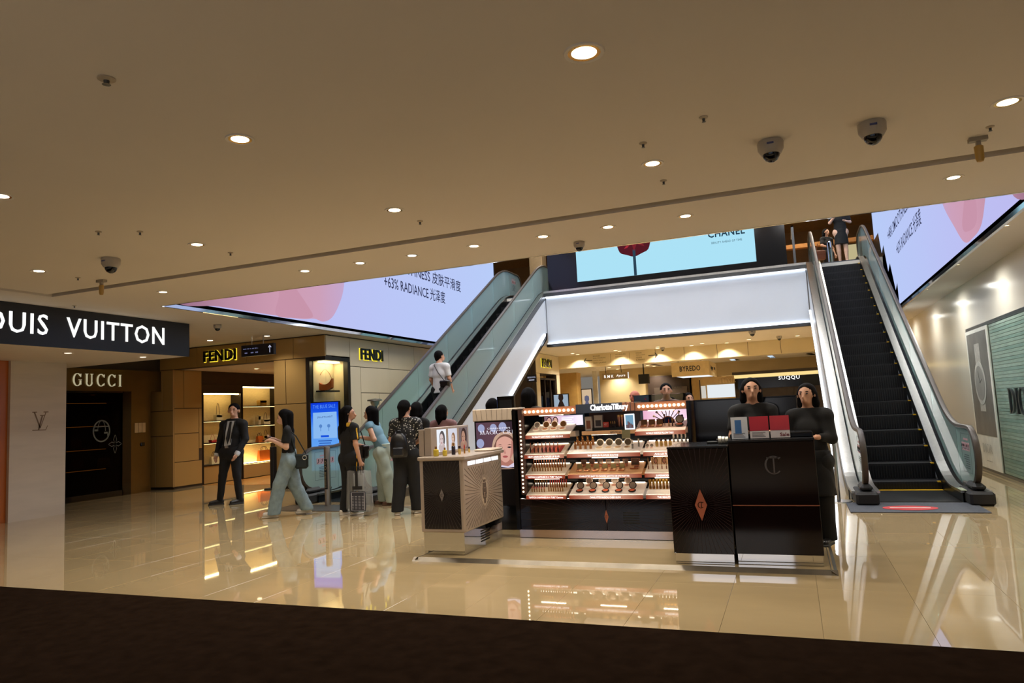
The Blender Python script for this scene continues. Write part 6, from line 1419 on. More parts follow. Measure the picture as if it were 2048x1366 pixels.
    if hair == 'tied': hp += [c(hd-look*.04-upv*.0, hd-look*.05-upv*.05, .05, .03), c(hd-look*.065+upv*.0, hd-look*.085-upv*.10, .022, .014)]
    fc_ = (hd+look*.055-upv*.022)*H
    def hclip(X, Y, Z):
        rel = (X-fc_[0])*look[0]+(Y-fc_[1])*look[1]+(Z-fc_[2])*look[2]; zz = (X-fc_[0])*upv[0]+(Y-fc_[1])*upv[1]+(Z-fc_[2])*upv[2]; ss = np.abs((X-fc_[0])*side[0]+(Y-fc_[1])*side[1])
        return -np.maximum(np.maximum(-rel-.050*H, zz-.068*H+14*ss*ss), ss-(.037 if hair in ('long', 'bob') else .046)*H)
    if hair != 'none':
        V, F = surface(hp, h, k=.02, clip=hclip); mesh_from('hair', V, F, HAIR, o)
    for w in wear: w(ctx)
    return o

def folds(amp, f=1.0):
    return lambda X, Y, Z: amp*(np.sin(31*f*Z+9*X+5*np.sin(14*Y))*.6+np.sin(23*f*X+17*f*Y+6*Z)*.6)
def top(m, sleeve='short', hem=.50, ease=.012, name='top', neck=.842, open_=0, fold=.003, flare=0.0):
    def w(x):
        J, H, c, o = x['J'], x['H'], x['c'], x['o']; e = ease
        pr = [(a, b, ra+e, rb+e, sy) for a, b, ra, rb, sy in x['tor'][:6]]
        d = (J['P']+J['C'])/2; bot = J['P']+(0, 0, hem-.525-.03)
        pr += [c(d, bot, .078+e/H, .088+flare+e/H, .74)]
        for s in 'LR':
            if sleeve == 'none': pr += [c(J['S'+s], J['S'+s]*.85+J['E'+s]*.15, .036, .036)]
            elif sleeve == 'short': pr += [c(J['S'+s], J['S'+s]*.35+J['E'+s]*.65, .038, .036+flare*.3)]
            else: pr += [c(J['S'+s], J['E'+s], .039, .034), c(J['E'+s], J['E'+s]*.12+J['W'+s]*.88, .034, .026)]
        z0 = hem*H; nz = neck*H; nb = J['N']*H
        def clip(X, Y, Z):
            cut = np.maximum(z0-Z, Z-nz)
            for s in 'LR':
                a, b = J['S'+s]*H, J['E'+s]*H; dr = (b-a)/np.linalg.norm(b-a); t = (X-a[0])*dr[0]+(Y-a[1])*dr[1]+(Z-a[2])*dr[2]
                r = np.sqrt(np.maximum((X-a[0])**2+(Y-a[1])**2+(Z-a[2])**2-t*t, 0)); lim = {'none': .03*H, 'short': .115*H, 'long': 9.}[sleeve]
                if sleeve != 'long': 
                    out = (np.abs(X-J['C'][0]*H) > .085*H) | (np.abs(Y) > .10*H)
                    cut = np.where(out & (r < .07*H), np.maximum(cut, t-lim), cut)
            return cut
        V, F = surface(pr, x['h'], k=.022, clip=clip, wr=folds(fold)); ob = mesh_from(name, V, F, m, o); x['top'] = (pr, clip, ob)
    return w
def trousers(m, wide=.0, name='trousers', waist=.585, fold=.004, ank=.03):
    def w(x):
        J, H, c = x['J'], x['H'], x['c']; pr = [c(J['HL'], J['HR'], .079, .079, .92), c(J['P']+(0, 0, .05), J['P'], .083, .090, .82)]
        for s in 'LR':
            a = J['A'+s]+(0, 0, ank-.045); pr += [c(J['H'+s], J['K'+s], .062+wide*.3, .040+wide), c(J['K'+s], a, .040+wide, .029+wide*1.25)]
        lim = [(J['A'+s][2]+ank-.05)*H for s in 'LR']
        def clip(X, Y, Z):
            dl = (X-J['AL'][0]*H)**2+(Y-J['AL'][1]*H)**2; dr = (X-J['AR'][0]*H)**2+(Y-J['AR'][1]*H)**2
            return np.maximum(np.where(dl < dr, lim[0], lim[1])-Z, Z-waist*H)
        V, F = surface(pr, x['h'], k=.02, clip=clip, wr=folds(fold, .8)); mesh_from(name, V, F, m, x['o'])
    return w
def skirt(m, z0, z1, r0=.075, r1=.105, name='dress_skirt'):
    def w(x):
        J, H, c = x['J'], x['H'], x['c']; pr = [c(J['P']+(0, 0, z1-.525), J['P'], r0, r1*.9, .8), c(J['P'], J['P']+(0, 0, z0-.525), r1*.9, r1, .8)]
        V, F = surface(pr, x['h'], k=.02, clip=lambda X, Y, Z: np.maximum(z0*H-Z, Z-z1*H), wr=folds(.004)); mesh_from(name, V, F, m, x['o'])
    return w
def shoes(m, sole, sandal=False):
    def w(x):
        J, H, c = x['J'], x['H'], x['c']
        for s in 'LR':
            a = J['A'+s]; t = J['T'+s] if J['T'+s] is not None else np.array((0, -1, 0.0)); t = t/np.linalg.norm(t)
            pr = [c(a-(0, 0, .016)-t*.016, a+t*.078-(0, 0, .026), .027, .021), c(a+(0, 0, .006), a, .022, .026)]
            z0 = (a[2]-.045)*H
            V, F = surface(pr, x['h']*.8, k=.02, clip=lambda X, Y, Z: np.maximum(z0+.012-Z, Z-(z0+(.05 if sandal else .1)))); so = mesh_from('shoe', V, F, m, x['o'])
            V, F = surface([c(a-t*.018-(0, 0, .043), a+t*.082-(0, 0, .043), .026, .026)], x['h']*.8, k=.01, clip=lambda X, Y, Z: np.maximum(z0-Z, Z-z0-.022)); mesh_from('sole', V, F, sole, so)
    return w
def band(m, name, zlo, zhi, xlo=-9, xhi=9, ylo=-9, yhi=9, off=.003):
    """strip of another colour lying on the top garment"""
    def w(x):
        pr, clip, ob = x['top']; H = x['H']
        V, F = surface(pr, x['h'], k=.022, off=off, clip=lambda X, Y, Z: np.maximum(clip(X, Y, Z), np.maximum.reduce([zlo*H-Z, Z-zhi*H, xlo*H-X, X-xhi*H, ylo*H-Y, Y-yhi*H])), wr=folds(.003)); mesh_from(name, V, F, m, x['o'])
    return w
M_suit = mat('black_suit', (9, 9, 12), .8, var=.15, scale=30); M_shirt = mat('white_shirt', (196, 200, 206), .6); M_jean = mat('light_denim', (122, 142, 150), .8, var=.18, scale=14, bump=.2); M_blk = mat('black_cloth', (8, 8, 9), .85, var=.2, scale=20); M_sneak = mat('white_sneaker', (206, 200, 190), .5); M_soleb = mat('black_sole', (20, 18, 18), .6); M_shoe = mat('black_leather', (16, 15, 16), .3)
M_blue = mat('sky_blue_top', (112, 152, 172), .7, var=.08); M_mint = mat('pale_mint_cloth', (170, 184, 172), .8, var=.08); M_mauve = mat('mauve_top', (142, 106, 106), .8); M_ylw = mat('yellow_piping', (214, 168, 40), .6); M_sand = mat('brown_sandal', (110, 80, 62), .6); M_tee = mat('white_tee', (206, 208, 210), .7, var=.04)
def dots():
    m = mat('dotted_blouse', (20, 19, 21), .7, var=.1); nt = m.node_tree; b = nt.nodes['Principled BSDF']
    tc = nt.nodes.new('ShaderNodeTexCoord'); v = nt.nodes.new('ShaderNodeTexVoronoi'); v.inputs['Scale'].default_value = 34
    nt.links.new(tc.outputs['Object'], v.inputs['Vector']); r = nt.nodes.new('ShaderNodeValToRGB'); r.color_ramp.elements[0].position = .26; r.color_ramp.elements[0].color = (.55, .55, .52, 1); r.color_ramp.elements[1].position = .34; r.color_ramp.elements[1].color = (.007, .007, .008, 1)
    nt.links.new(v.outputs['Distance'], r.inputs[0]); nt.links.new(r.outputs[0], b.inputs['Base Color']); return m
M_dots = dots()
G = lambda px, py: Vector((P(px, py, Z=0).x, P(px, py, Z=0).y, 0))
PI = math.pi
# 1 man in the suit ------------------------------------------------------------------
def suit_front(x):
    J, H, o = x['J'], x['H'], x['o']; c = x['c']
    for nm, pts, m, d in (('shirt_front', [(-.042, .82), (.042, .82), (.040, .70), (.032, .585), (-.036, .575), (-.042, .70)], M_shirt, .008), ('tie', [(-.011, .815), (.011, .815), (.019, .65), (0, .59), (-.020, .65)], mat('dark_tie', (22, 21, 22), .6), .016), ('lapel', [(-.062, .79), (-.04, .825), (-.034, .70), (-.028, .60), (-.05, .70)], M_suit, .014), ('lapel', [(.062, .79), (.04, .825), (.034, .70), (.026, .60), (.05, .70)], M_suit, .014)):
        a = MB(); lean = lambda z: J['P'][0]+(J['N'][0]-J['P'][0])*(z-.525)/.3; yf = lambda u, z: J['C'][1]-(.073 if z > .62 else .070)+.25*u*u*8-(.004 if z < .8 else -.022)
        vs = [((u+lean(z))*H, yf(u, z)*H-d, z*H) for u, z in pts]; n = len(vs); a.add(vs+[(p[0], p[1]+.01, p[2]) for p in vs], [tuple(range(n))]+[(i, (i+1) % n, n+(i+1) % n, n+i) for i in range(n)]); a.build(nm, m, o)
    a = MB(); a.bbox((J['P'][0]-.018)*H, (J['P'][0]+.018)*H, -.088*H, -.07*H, .555*H, .578*H, .004); a.build('belt_buckle', M_steel, o)
    for s in 'LR':
        V, F = surface([c(J['E'+s]*.13+J['W'+s]*.87, J['E'+s]*.03+J['W'+s]*.97, .0265, .0265)], x['h']*.7, k=.01); mesh_from('shirt_cuff', V, F, M_shirt, o)
g = (G(443, 1008)+G(486, 1008))/2
person('man in black suit and tie standing before the beige boutique', g, math.radians(12), 1.83,
       dict(P=(-.005, 0, .525), C=(.012, 0, .70), N=(.03, .0, .825), Hd=(.035, -.012, .925), SL=(-.082, 0, .785), SR=(.13, .0, .785), EL=(-.135, .03, .64), ER=(.15, .0, .635), WL=(-.15, -.02, .49), WR=(.105, -.085, .49), HL=(-.055, 0, .505), HR=(.045, 0, .505), KL=(-.085, -.02, .285), KR=(.06, -.01, .28), AL=(-.135, .0, .045), AR=(.075, .01, .045), TL=(-.8, -.6, 0), TR=(-.6, -.8, 0), look=(.2, -1, -.05)),
       [top(M_suit, 'long', .44, .016, 'suit_jacket', .845, fold=.003), trousers(M_suit, .0), shoes(M_shoe, M_soleb), suit_front], 'short', .010)
# 2 girl with the phone ---------------------------------------------------------------
g = (G(557, 1037)+G(603, 1027))/2
girl = person('girl in wide jeans looking at her phone while walking', g, math.radians(-58), 1.64,
       dict(P=(0, .0, .53), C=(0, -.005, .70), N=(0, -.015, .825), Hd=(0, -.045, .92), EL=(-.125, -.01, .64), ER=(.125, -.01, .64), WL=(-.035, -.135, .715), WR=(.04, -.14, .705), GL=(.3, -.9, .25), GR=(-.3, -.9, .25), KL=(-.05, .035, .29), KR=(.05, -.085, .30), AL=(-.055, .15, .06), AR=(.05, -.14, .048), TL=(0, -1, .0), TR=(0, -1, .15), look=(0, -1, -.35), curl=.9),
       [top(M_blk, 'short', .585, .008, 'crop_top'), trousers(M_jean, .022, 'jeans', .62, .006), shoes(M_sneak, M_sneak)], 'long', .009, SKIN_P)
def local(o, v, H): return o.matrix_basis @ Vector((v[0]*H, v[1]*H, v[2]*H))
ph = empty('phone', 'dark phone held by the girl in wide jeans', 'phone', local(girl, (.0, -.20, .725), 1.64), math.radians(-58))
a = MB(); a.bbox(-.036, .036, -.004, .004, -.072, .072, .003); a.xf(Matrix.Rotation(-1.1, 4, 'X')); a.build('case', M_black, ph)
a = MB(); a.box(-.032, .032, .0042, .0048, -.066, .066); a.xf(Matrix.Rotation(-1.1, 4, 'X')); a.build('display', mat('phone_glass', (40, 46, 60), .1), ph)
def bag_box(name, label, cat, loc, rz, w, d, h_, m, strap=None, ring=None):
    o = empty(name, label, cat, loc, rz); a = MB(); a.bbox(-w/2, w/2, -d/2, d/2, 0, h_, .03); a.build('body', m, o, True)
    a = MB(); a.bbox(-w/2-.002, w/2+.002, -d/2-.004, d/2+.004, h_*.55, h_+.006, .02); a.build('flap', m, o, True)
    if strap: a = MB(); a.tube(strap, .009, 6); a.build('strap', m, o, True)
    if ring: a = MB(); a.tube([(ring[0]+.03*math.cos(2*PI*k/14), -d/2-.01, ring[1]+.03*math.sin(2*PI*k/14)) for k in range(14)], .006, 6, closed=True); a.build('ring', M_steel, o, True)
    return o
bp = local(girl, (.03, .115, .43), 1.64)
bag_box('shoulder_bag', 'dark green bag with silver ring hanging behind the girl in jeans', 'bag', bp, math.radians(32), .20, .10, .22, mat('dark_green_leather', (22, 34, 34), .4), [(-.08, 0, .2), (-.14, -.09, .5), (-.19, -.115, .635), (-.06, -.12, .5), (.08, 0, .2)], (.05, .17))
# 3 woman in black with yellow piping ---------------------------------------------------
g = (G(690, 1029)+G(712, 1029))/2
wb = person('woman in black outfit with yellow piping carrying the clear bag', g, math.radians(158), 1.64,
       dict(ER=(.15, -.03, .66), WR=(-.02, -.115, .62), EL=(-.135, .015, .64), WL=(-.145, -.02, .485), AL=(-.06, .0, .045), AR=(.06, .03, .045), TL=(.1, -1, 0), look=(-.75, -.65, -.08)),
       [top(M_blk, 'short', .47, .016, 'polo_top', flare=.012), trousers(M_blk, .008), shoes(M_sneak, M_sneak), band(M_ylw, 'yellow_collar', .80, .84, -.075, .075, .0, 9, .004), band(M_ylw, 'yellow_sleeve_stripe', .66, .79, -9, -.128, .0, .016, .004)], 'long', .010)
def stripe(x):
    J, H = x['J'], x['H']; a = MB(); a.tube([tuple((J['HL']+(-.075, .0, .05))*H), tuple((J['HL']+(-.068, .0, -.06))*H), tuple((J['KL']+(-.05, .0, 0))*H), tuple((J['AL']+(-.036, 0, .03))*H)], .009, 6); a.build('yellow_leg_stripe', M_ylw, x['o'])
stripe(dict(J={k: np.array(v) for k, v in dict(HL=(-.05, 0, .505), KL=(-.055, -.012, .285), AL=(-.06, 0, .045)).items()}, H=1.64, o=wb))
hb = local(wb, (-.145, -.03, .45), 1.64)
cb = empty('clear_shopping_bag', 'clear plastic shopping bag with dark printed sheets inside', 'bag', (hb.x, hb.y-.06, 0), math.radians(8))
bz0, bz1 = .06, .66
G_bag = glass('plastic_film', (236, 238, 236), .14, .08, body=.22, bodycol=(244, 246, 246))
a = MB(); n = 20; vs = []; 
for z, w, d in ((bz0, .18, .06), (bz0+.06, .20, .085), (bz0+.3, .195, .08), (bz1, .18, .06)):
    for k in range(n):
        t = 2*PI*k/n; r = (abs(math.cos(t))**4+abs(math.sin(t))**4)**-.25; vs.append((w*r*math.cos(t)+.006*math.sin(9*t+z*20), d*r*math.sin(t)+.006*math.cos(7*t+z*31), z+.012*math.sin(5*t)*(z > .6)))
a.add(vs, [(i*n+k, i*n+(k+1) % n, (i+1)*n+(k+1) % n, (i+1)*n+k) for i in range(3) for k in range(n)]+[tuple(range(n))[::-1]]); a.build('plastic_film', G_bag, cb, True)
for q in (-.035, .035):
    a = MB(); a.tube([(-.05, q, bz1-.06), (-.045, q, bz1+.06), (0, q*.3, hb.z-.03), (.045, q, bz1+.06), (.05, q, bz1-.06)], .007, 6); a.build('handle', M_blackm, cb, True)
a = MB(); a.box(-.11, .14, -.096, -.092, bz0+.02, bz0+.30); s1 = a.build('printed_sheet', mat('dark_print', (40, 42, 54), .5), cb)
a = MB()
for k in range(4):
    for j in range(9): a.box(-.085+k*.055, -.050+k*.055, -.0975, -.0962, bz0+.05+j*.022, bz0+.058+j*.022)
for b_ in ((-.09, .12, bz0+.03, bz0+.034), (-.09, .12, bz0+.285, bz0+.289), (-.09, -.086, bz0+.03, bz0+.289), (.116, .12, bz0+.03, bz0+.289)): a.box(b_[0], b_[1]+.008, -.0975, -.0962, b_[2], b_[3])
tag(a.build('sheet_print', mat('sheet_print_grey', (150, 152, 160), .5), s1), kind='stuff')
a = MB(); a.box(-.09, .07, .0, .02, bz0+.30, bz0+.56); a.build('grey_parcel', mat('grey_parcel', (150, 152, 158), .5), cb)
a = MB(); a.box(-.022, .022, -.094, -.088, bz1-.22, bz1+.0); a.build('black_tag', M_blackm, cb)
a = MB(); a.box(-.07, .09, -.094, -.09, bz0+.33, bz0+.38); a.build('black_label', M_blackm, cb)
bag_box('shoulder_bag', 'small black shoulder bag worn by the woman with yellow piping', 'bag', local(wb, (-.06, -.13, .50), 1.64), math.radians(140), .2, .1, .2, M_shoe, [(-.06, 0, .19), (.0, .05, .42)])
# 4 woman in blue -----------------------------------------------------------------------
g = (G(752, 1004)+G(776, 1003))/2
person('long-haired woman in sky blue top and pale wide trousers', (-6.40, 10.30, 0), math.radians(-82), 1.66,
       dict(P=(0, .02, .53), C=(0, -.06, .695), N=(0, -.10, .815), Hd=(0, -.125, .91), SL=(-.1, -.095, .78), SR=(.1, -.095, .78), EL=(-.125, -.05, .64), ER=(.125, -.03, .65), WL=(-.05, -.17, .65), WR=(.04, -.18, .67), GL=(.2, -.9, .1), GR=(-.2, -.9, .1), KL=(-.05, -.03, .29), KR=(.05, .06, .285), AL=(-.05, -.02, .047), AR=(.055, .11, .047), look=(0, -1, -.2)),
       [top(M_blue, 'none', .555, .012, 'sleeveless_top', .83), trousers(M_mint, .022, 'wide_trousers', .6, .006), shoes(M_sand, M_sand, True)], 'long', .010, SKIN_P)
# 5 woman in dotted blouse --------------------------------------------------------------
g = (G(797, 1029)+G(837, 1026))/2
wd_ = person('woman in dotted black blouse and wide black trousers with backpack', g, math.radians(196), 1.68,
       dict(EL=(-.135, -.02, .65), WL=(-.06, -.13, .61), ER=(.14, -.02, .65), WR=(.10, -.14, .60), KL=(-.055, -.03, .285), KR=(.06, .02, .285), AL=(-.075, -.04, .047), AR=(.085, .05, .047), TR=(.3, -1, 0), TL=(-.3, -1, 0), look=(-.4, -1, 0)),
       [top(M_dots, 'short', .50, .02, 'dotted_blouse', flare=.01), trousers(M_blk, .020, 'wide_trousers', .6, .005), shoes(M_sneak, M_sneak, True)], 'tied', .010, SKIN)
bk = empty('backpack', 'black leather backpack on the woman in the dotted blouse', 'backpack', local(wd_, (.03, .10, .50), 1.68), math.radians(196))
a = MB(); vs = []; n = 18
for z, w, d in ((0, .11, .05), (.03, .13, .07), (.2, .13, .075), (.30, .105, .06), (.345, .06, .035), (.35, .0, .0)):
    for k in range(n): t = 2*PI*k/n; r = (abs(math.cos(t))**3.5+abs(math.sin(t))**3.5)**(-1/3.5); vs.append((w*r*math.cos(t), .055+d*r*math.sin(t), z))
a.add(vs, [(i*n+k, i*n+(k+1) % n, (i+1)*n+(k+1) % n, (i+1)*n+k) for i in range(5) for k in range(n)]+[tuple(range(n))[::-1]]); a.build('body', M_shoe, bk, True)
a = MB(); a.bbox(-.085, .085, .10, .145, .02, .15, .02); a.build('front_pocket', M_shoe, bk, True)
a = MB(); a.tube([(-.03, .03, .34), (-.02, .02, .38), (.02, .02, .38), (.03, .03, .34)], .007, 6); a.build('handle', M_shoe, bk, True)
for s in (-1, 1): a = MB(); a.tube([(.07*s, -.02, .30), (.09*s, -.14, .40), (.1*s, -.26, .28), (.1*s, -.2, .05), (.08*s, -.02, .02)], .012, 6); a.build('strap', M_shoe, bk, True)
# 6, 7 half hidden companions --------------------------------------------------------------
g = P(838, 1010, Z=0)
person('person in black beside the dotted blouse, bare arm with a white wristband', (g.x+.02, g.y+.0, 0), math.radians(170), 1.66, dict(EL=(-.13, .02, .65), WL=(-.135, -.01, .50), ER=(.13, 0, .65)),
       [top(M_blk, 'short', .5, .014), trousers(M_blk, .01), shoes(M_shoe, M_soleb)], 'bob', .014, SKIN_P)
g = P(884, 995, Z=0)
pm = person('dark-haired person in mauve top behind the white podium', (P(887, 870, Y=10.65).x, 10.65, 0), math.radians(190), 1.60, dict(look=(-.6, -1, 0)), [top(M_mauve, 'short', .48, .02, 'mauve_top'), trousers(M_blk, .01), shoes(M_shoe, M_soleb)], 'bob', .014)
# 8 man on the escalator ---------------------------------------------------------------------
ey = 13.62; ez = nose(ey)+.01
k_ = math.floor((ey-Y0E-.2)/.40); ez = nose(Y0E+.2+k_*.40)+.012
me_ = person('man in white t-shirt riding up the teal escalator', (-6.98, Y0E+.2+k_*.40+.2, ez), math.radians(172), 1.76, dict(EL=(-.13, -.01, .645), ER=(.135, .0, .645), WL=(-.12, -.07, .52), WR=(.12, -.07, .52), look=(-.45, -1, 0)),
       [top(M_tee, 'short', .475, .024, 'white_t_shirt', flare=.01), trousers(M_blk, .004), shoes(M_shoe, M_soleb)], 'short', .012)
sg_ = bag_box('sling_bag', 'black sling bag of the man on the escalator', 'bag', local(me_, (-.10, .045, .535), 1.76), math.radians(172), .24, .09, .15, M_shoe, [(-.02, .02, .13), (.12, .055, .32), (.245, .03, .50), (.26, -.08, .53)])
# 9 people at the top landing ------------------------------------------------------------------
g = P(1687, 527, Z=UP+.006)
person('woman in short black dress standing at the top of the empty escalator', g, math.radians(8), 1.66, dict(EL=(-.15, -.02, .67), WL=(-.09, -.11, .74), ER=(.15, .0, .66), WR=(.06, -.12, .655), AL=(-.045, 0, .045), AR=(.05, -.04, .045)),
       [top(M_blk, 'short', .50, .016, 'dress_top', flare=.01), skirt(M_blk, .31, .56), shoes(M_sand, M_sand, True)], 'bob', .014, SKIN_P)
g = (P(1655, 528, Z=UP)); gx_ = P(1655, 500, Y=23.2).x
ps_ = person('person in black seen behind the bollard at the top landing', (gx_, 23.2, UP+.001), math.radians(40), 1.6, dict(EL=(-.15, -.03, .66), WL=(-.05, -.12, .60)), [top(M_blk, 'short', .48, .014), trousers(M_blk, .01), shoes(M_shoe, M_soleb)], 'bob', .016)
bag_box('tote_bag', 'brown tote bag held by the person behind the upper bollard', 'bag', (gx_-.22, 23.0, UP+.62), .3, .3, .12, .28, mat('brown_leather', (96, 52, 26), .5), [(-.1, 0, .27), (-.06, 0, .5), (.06, 0, .5), (.1, 0, .27)])
# 10 kiosk staff and shoppers behind ---------------------------------------------------------------
def head_at(px, py, Y, H_): q = P(px, py, Y=Y); return q
for px, ptop_, Y, lab, hd_, hr_, m_, kw in (
    (1500, 757, 7.42, 'staff member in black behind the card stands of the cash counter', 10, 'bob', M_blk, {}),
    (1612, 768, 7.46, 'staff member in black at the right end of the cash counter', -20, 'bob', M_blk, {}),
    (1056, 776, 9.6, 'shopper in black behind the make-up display, under the light frame', 175, 'bob', mat('grey_top', (70, 66, 62), .8), {}),
    (985, 797, 10.6, 'dark-haired shopper beside the black monitor', 160, 'bob', M_blk, {}),
    (1269, 781, 12.6, 'bald man in dark shirt beyond the lit kiosk sign', -25, 'none', mat('navy_shirt', (26, 26, 38), .8), {}),
    (1331, 767, 12.2, 'black-haired man behind the clear acrylic case', 15, 'short', mat('pink_shirt', (150, 116, 112), .8), {}),
    (1376, 786, 13.0, 'dark-haired woman just right of the acrylic case', 30, 'bob', mat('plum_top', (92, 60, 62), .8), {}),
    (1342, 795, 14.0, 'person in blue shirt further behind the acrylic case', 20, 'short', mat('slate_shirt', (80, 96, 130), .8), {})):
    q = P(px, ptop_, Y=Y); H_ = min(1.82, q.z+.005); zb = PZ-.004 if Y < 8 else 0
    person(lab, (q.x, Y, zb), math.radians(hd_), (H_-zb)*1.0/.995, dict(EL=(-.13, -.02, .65), ER=(.13, -.02, .65), WL=(-.09, -.10, .66), WR=(.09, -.10, .66)), ([top(m_, 'long', .48, .02, flare=.02), skirt(M_blk, .30, .58, .08, .125), trousers(M_blk, .012), shoes(M_shoe, M_soleb)] if px == 1612 else [top(m_, 'short', .48, .016, flare=.008), trousers(M_blk, .008), shoes(M_shoe, M_soleb)]), hr_, .014 if Y < 8 else .018, SKIN if px != 1269 else mat('ruddy_skin', (196, 112, 84), .5))
# ================================================================ stanchions, bollard, blue display, monitors, bags
def stanchion(label, loc, h_):
    o = empty('stanchion', label, 'stanchion', loc)
    a = MB(); a.lathe([(0, .012), (.16, .010), (.165, .0), (0, 0)][::-1], n=24); a.build('base', M_steel, o, True)
    a = MB(); a.lathe([(.024, .012), (.024, h_-.12)], n=14); a.build('pole', M_steel, o, True)
    a = MB(); a.lathe([(.03, h_-.12), (.03, h_-.02), (.022, h_), (0, h_)], n=14); a.bbox(-.04, .04, -.012, .012, h_-.09, h_-.04, .004); a.build('belt_head', M_blackm, o, True)
q = P(1678, 1003, Z=0); ht = P(1664, 866, Y=q.y).z
stanchion('steel belt post beside the empty escalator', (q.x, q.y, 0), ht)
q = P(660, 1011, Z=0); hb_ = P(658, 893, Y=q.y).z
bo = empty('steel_bollard', 'steel bollard with black warning sticker before the teal escalator', 'bollard', (q.x, q.y-.05, 0))
a = MB(); a.lathe([(.055, 0), (.06, .004), (.06, .012), (.052, .014), (.052, hb_-.02), (.046, hb_), (0, hb_)], n=24); a.build('post', M_steel, bo, True)
st_ = MB(); n = 10; vs = []
for z in (.28, .78):
    for k in range(n): t = math.radians(-135+k*9); vs.append((.0535*math.cos(t), .0535*math.sin(t), z))
st_.add(vs, [(k, k+1, n+k+1, n+k) for k in range(n-1)]); sk = st_.build('sticker', M_blackm, bo)
a = MB()
for k, z in enumerate((.72, .63)):
    for j in range(12): t = 2*PI*j/12; u = math.radians(-95)+.42*math.cos(t)*.9; a.tube([(.0545*math.cos(u), .0545*math.sin(u), z+.03*math.sin(t)), (.0545*math.cos(math.radians(-95)+.38*math.cos(t+.52)), .0545*math.sin(math.radians(-95)+.38*math.cos(t+.52)), z+.03*math.sin(t+.52))], .003, 4)
for z in np.arange(.31, .57, .022):
    for j in range(3): u = math.radians(-112+j*15); a.box(.0545*math.cos(u)-.004, .0545*math.cos(u)+.004, .0545*math.sin(u)-.0015, .0545*math.sin(u), z, z+.010)
tag(a.build('sticker_print', mat('gold_print', (176, 160, 120), .5), sk), kind='stuff')
# blue digital display behind the teal escalator
dY = 11.75; A, B = P(625, 900, Y=dY), P(677, 900, Y=dY); zt = P(650, 803, Y=dY).z; wD = B.x-A.x
ds = empty('digital_display', 'tall blue digital display with sale text behind the escalator end', 'screen', ((A.x+B.x)/2, dY, 0), math.radians(5))
a = MB(); a.bbox(-wD/2-.02, wD/2+.02, 0, .06, .02, zt, .008); a.box(-wD/2-.1, wD/2+.1, -.12, .2, 0, .02); a.build('housing', M_black, ds)
a = MB(); a.box(-wD/2, wD/2, -.004, 0, .45, zt-.02); sr = a.build('screen', glowramp('blue_sale_screen', [(0, (150, 190, 240)), (.35, (96, 160, 240)), (.62, (84, 150, 240)), (.8, (30, 96, 236)), (1, (10, 50, 214))], 2, .45, zt, 1.0), ds)
a = MB(); a.box(-wD*.42, wD*.44, -.006, -.004, zt-.72, zt-.21); a.build('pale_card', glow('pale_blue_card', (136, 184, 240), 1.0), sr)
lettering('screen_print', 'THE BLUE SALE', glow('blue_title', (92, 150, 250), 1.0), sr, Vector((-wD*.42, -.005, zt-.13)), X_, Z_, w=wD*.82, h=.07, depth=.001)
lettering('screen_print', 'JILLSTUART', glow('blue_ink', (30, 70, 150), .8), sr, Vector((-wD*.26, -.0065, zt-.33)), X_, Z_, w=wD*.56, h=.045, depth=.001)
for sx in (-.09, .09):
    a = MB(); a.disc((sx, -.0065, zt-.48), X_, Z_, .035, 16); a.box(sx-.006, sx+.006, -.0068, -.0062, zt-.58, zt-.5); a.build('screen_pictogram', glow('blue_pict', (90, 140, 210), .9), sr)
a = MB(); a.box(-.09, .09, -.0072, -.0062, zt-.70, zt-.66)
a.build('screen_button', glow('blue_button', (20, 80, 220), 1), sr)
a = MB()
for k in range(4): a.box(-.15+.02*(k % 2), .15-.02*(k % 2), -.0052, -.0045, zt-.78-.045*k, zt-.76-.045*k)
a.build('screen_lines', glow('blue_lines', (46, 90, 180), .9), sr)
# silver-topped ashtray-like post behind the women
q = P(752, 812, Y=11.6); o = empty('bin_post', 'silver-topped dark post seen between the women and the escalator', 'bin', (q.x-.15, 11.55, 0))
o.location = (-8.35, 12.3, 0); q = P(752, 800, X=-8.35); o.location = (-8.38, q.y, 0)
a = MB(); a.lathe([(.10, 0), (.10, .02), (.05, .03), (.05, q.z-.14)], n=16); a.build('stem', M_steel_d, o, True)
a = MB(); a.lathe([(.05, q.z-.14), (.09, q.z-.08), (.10, q.z-.03), (.16, q.z-.02), (.16, q.z+.01), (.09, q.z+.03), (0, q.z+.04)], n=20); a.build('cap', M_steel, o, True)
# black monitor on a pole behind the display, laptop-like screen by the bald man
q = P(1011, 805, Y=9.9); o = empty('monitor', 'black monitor standing behind the portrait totem', 'monitor', (q.x, 9.9, 0))
a = MB(); a.bbox(-.14, .14, 0, .05, q.z-.16, q.z+.10, .008); a.build('panel', M_black, o)
a = MB(); a.box(-.10, .10, -.002, 0, q.z-.12, q.z+.04); a.build('screen', mat('monitor_dark', (40, 46, 54), .2), o)
a = MB(); a.box(-.03, .03, .02, .05, 0, q.z-.16); a.box(-.18, .18, -.1, .2, 0, .02); a.build('stand', M_blackm, o)
q = P(1283, 797, Y=11.6); o = empty('monitor', 'black monitor in front of the bald man', 'monitor', (q.x, 11.6, 0))
a = MB(); a.bbox(-.13, .13, 0, .04, q.z-.1, q.z+.055, .006); a.build('panel', M_black, o)
a = MB(); a.bbox(-.2, .2, -.15, .25, 0, q.z-.16, .01); a.box(-.03, .03, .0, .04, q.z-.16, q.z-.1); a.build('stand', M_blackm, o)
a = MB(); a.box(.05, .075, -.001, 0, q.z-.02, q.z+.0); a.build('badge', mat('monitor_red', (140, 30, 60), .4), o)
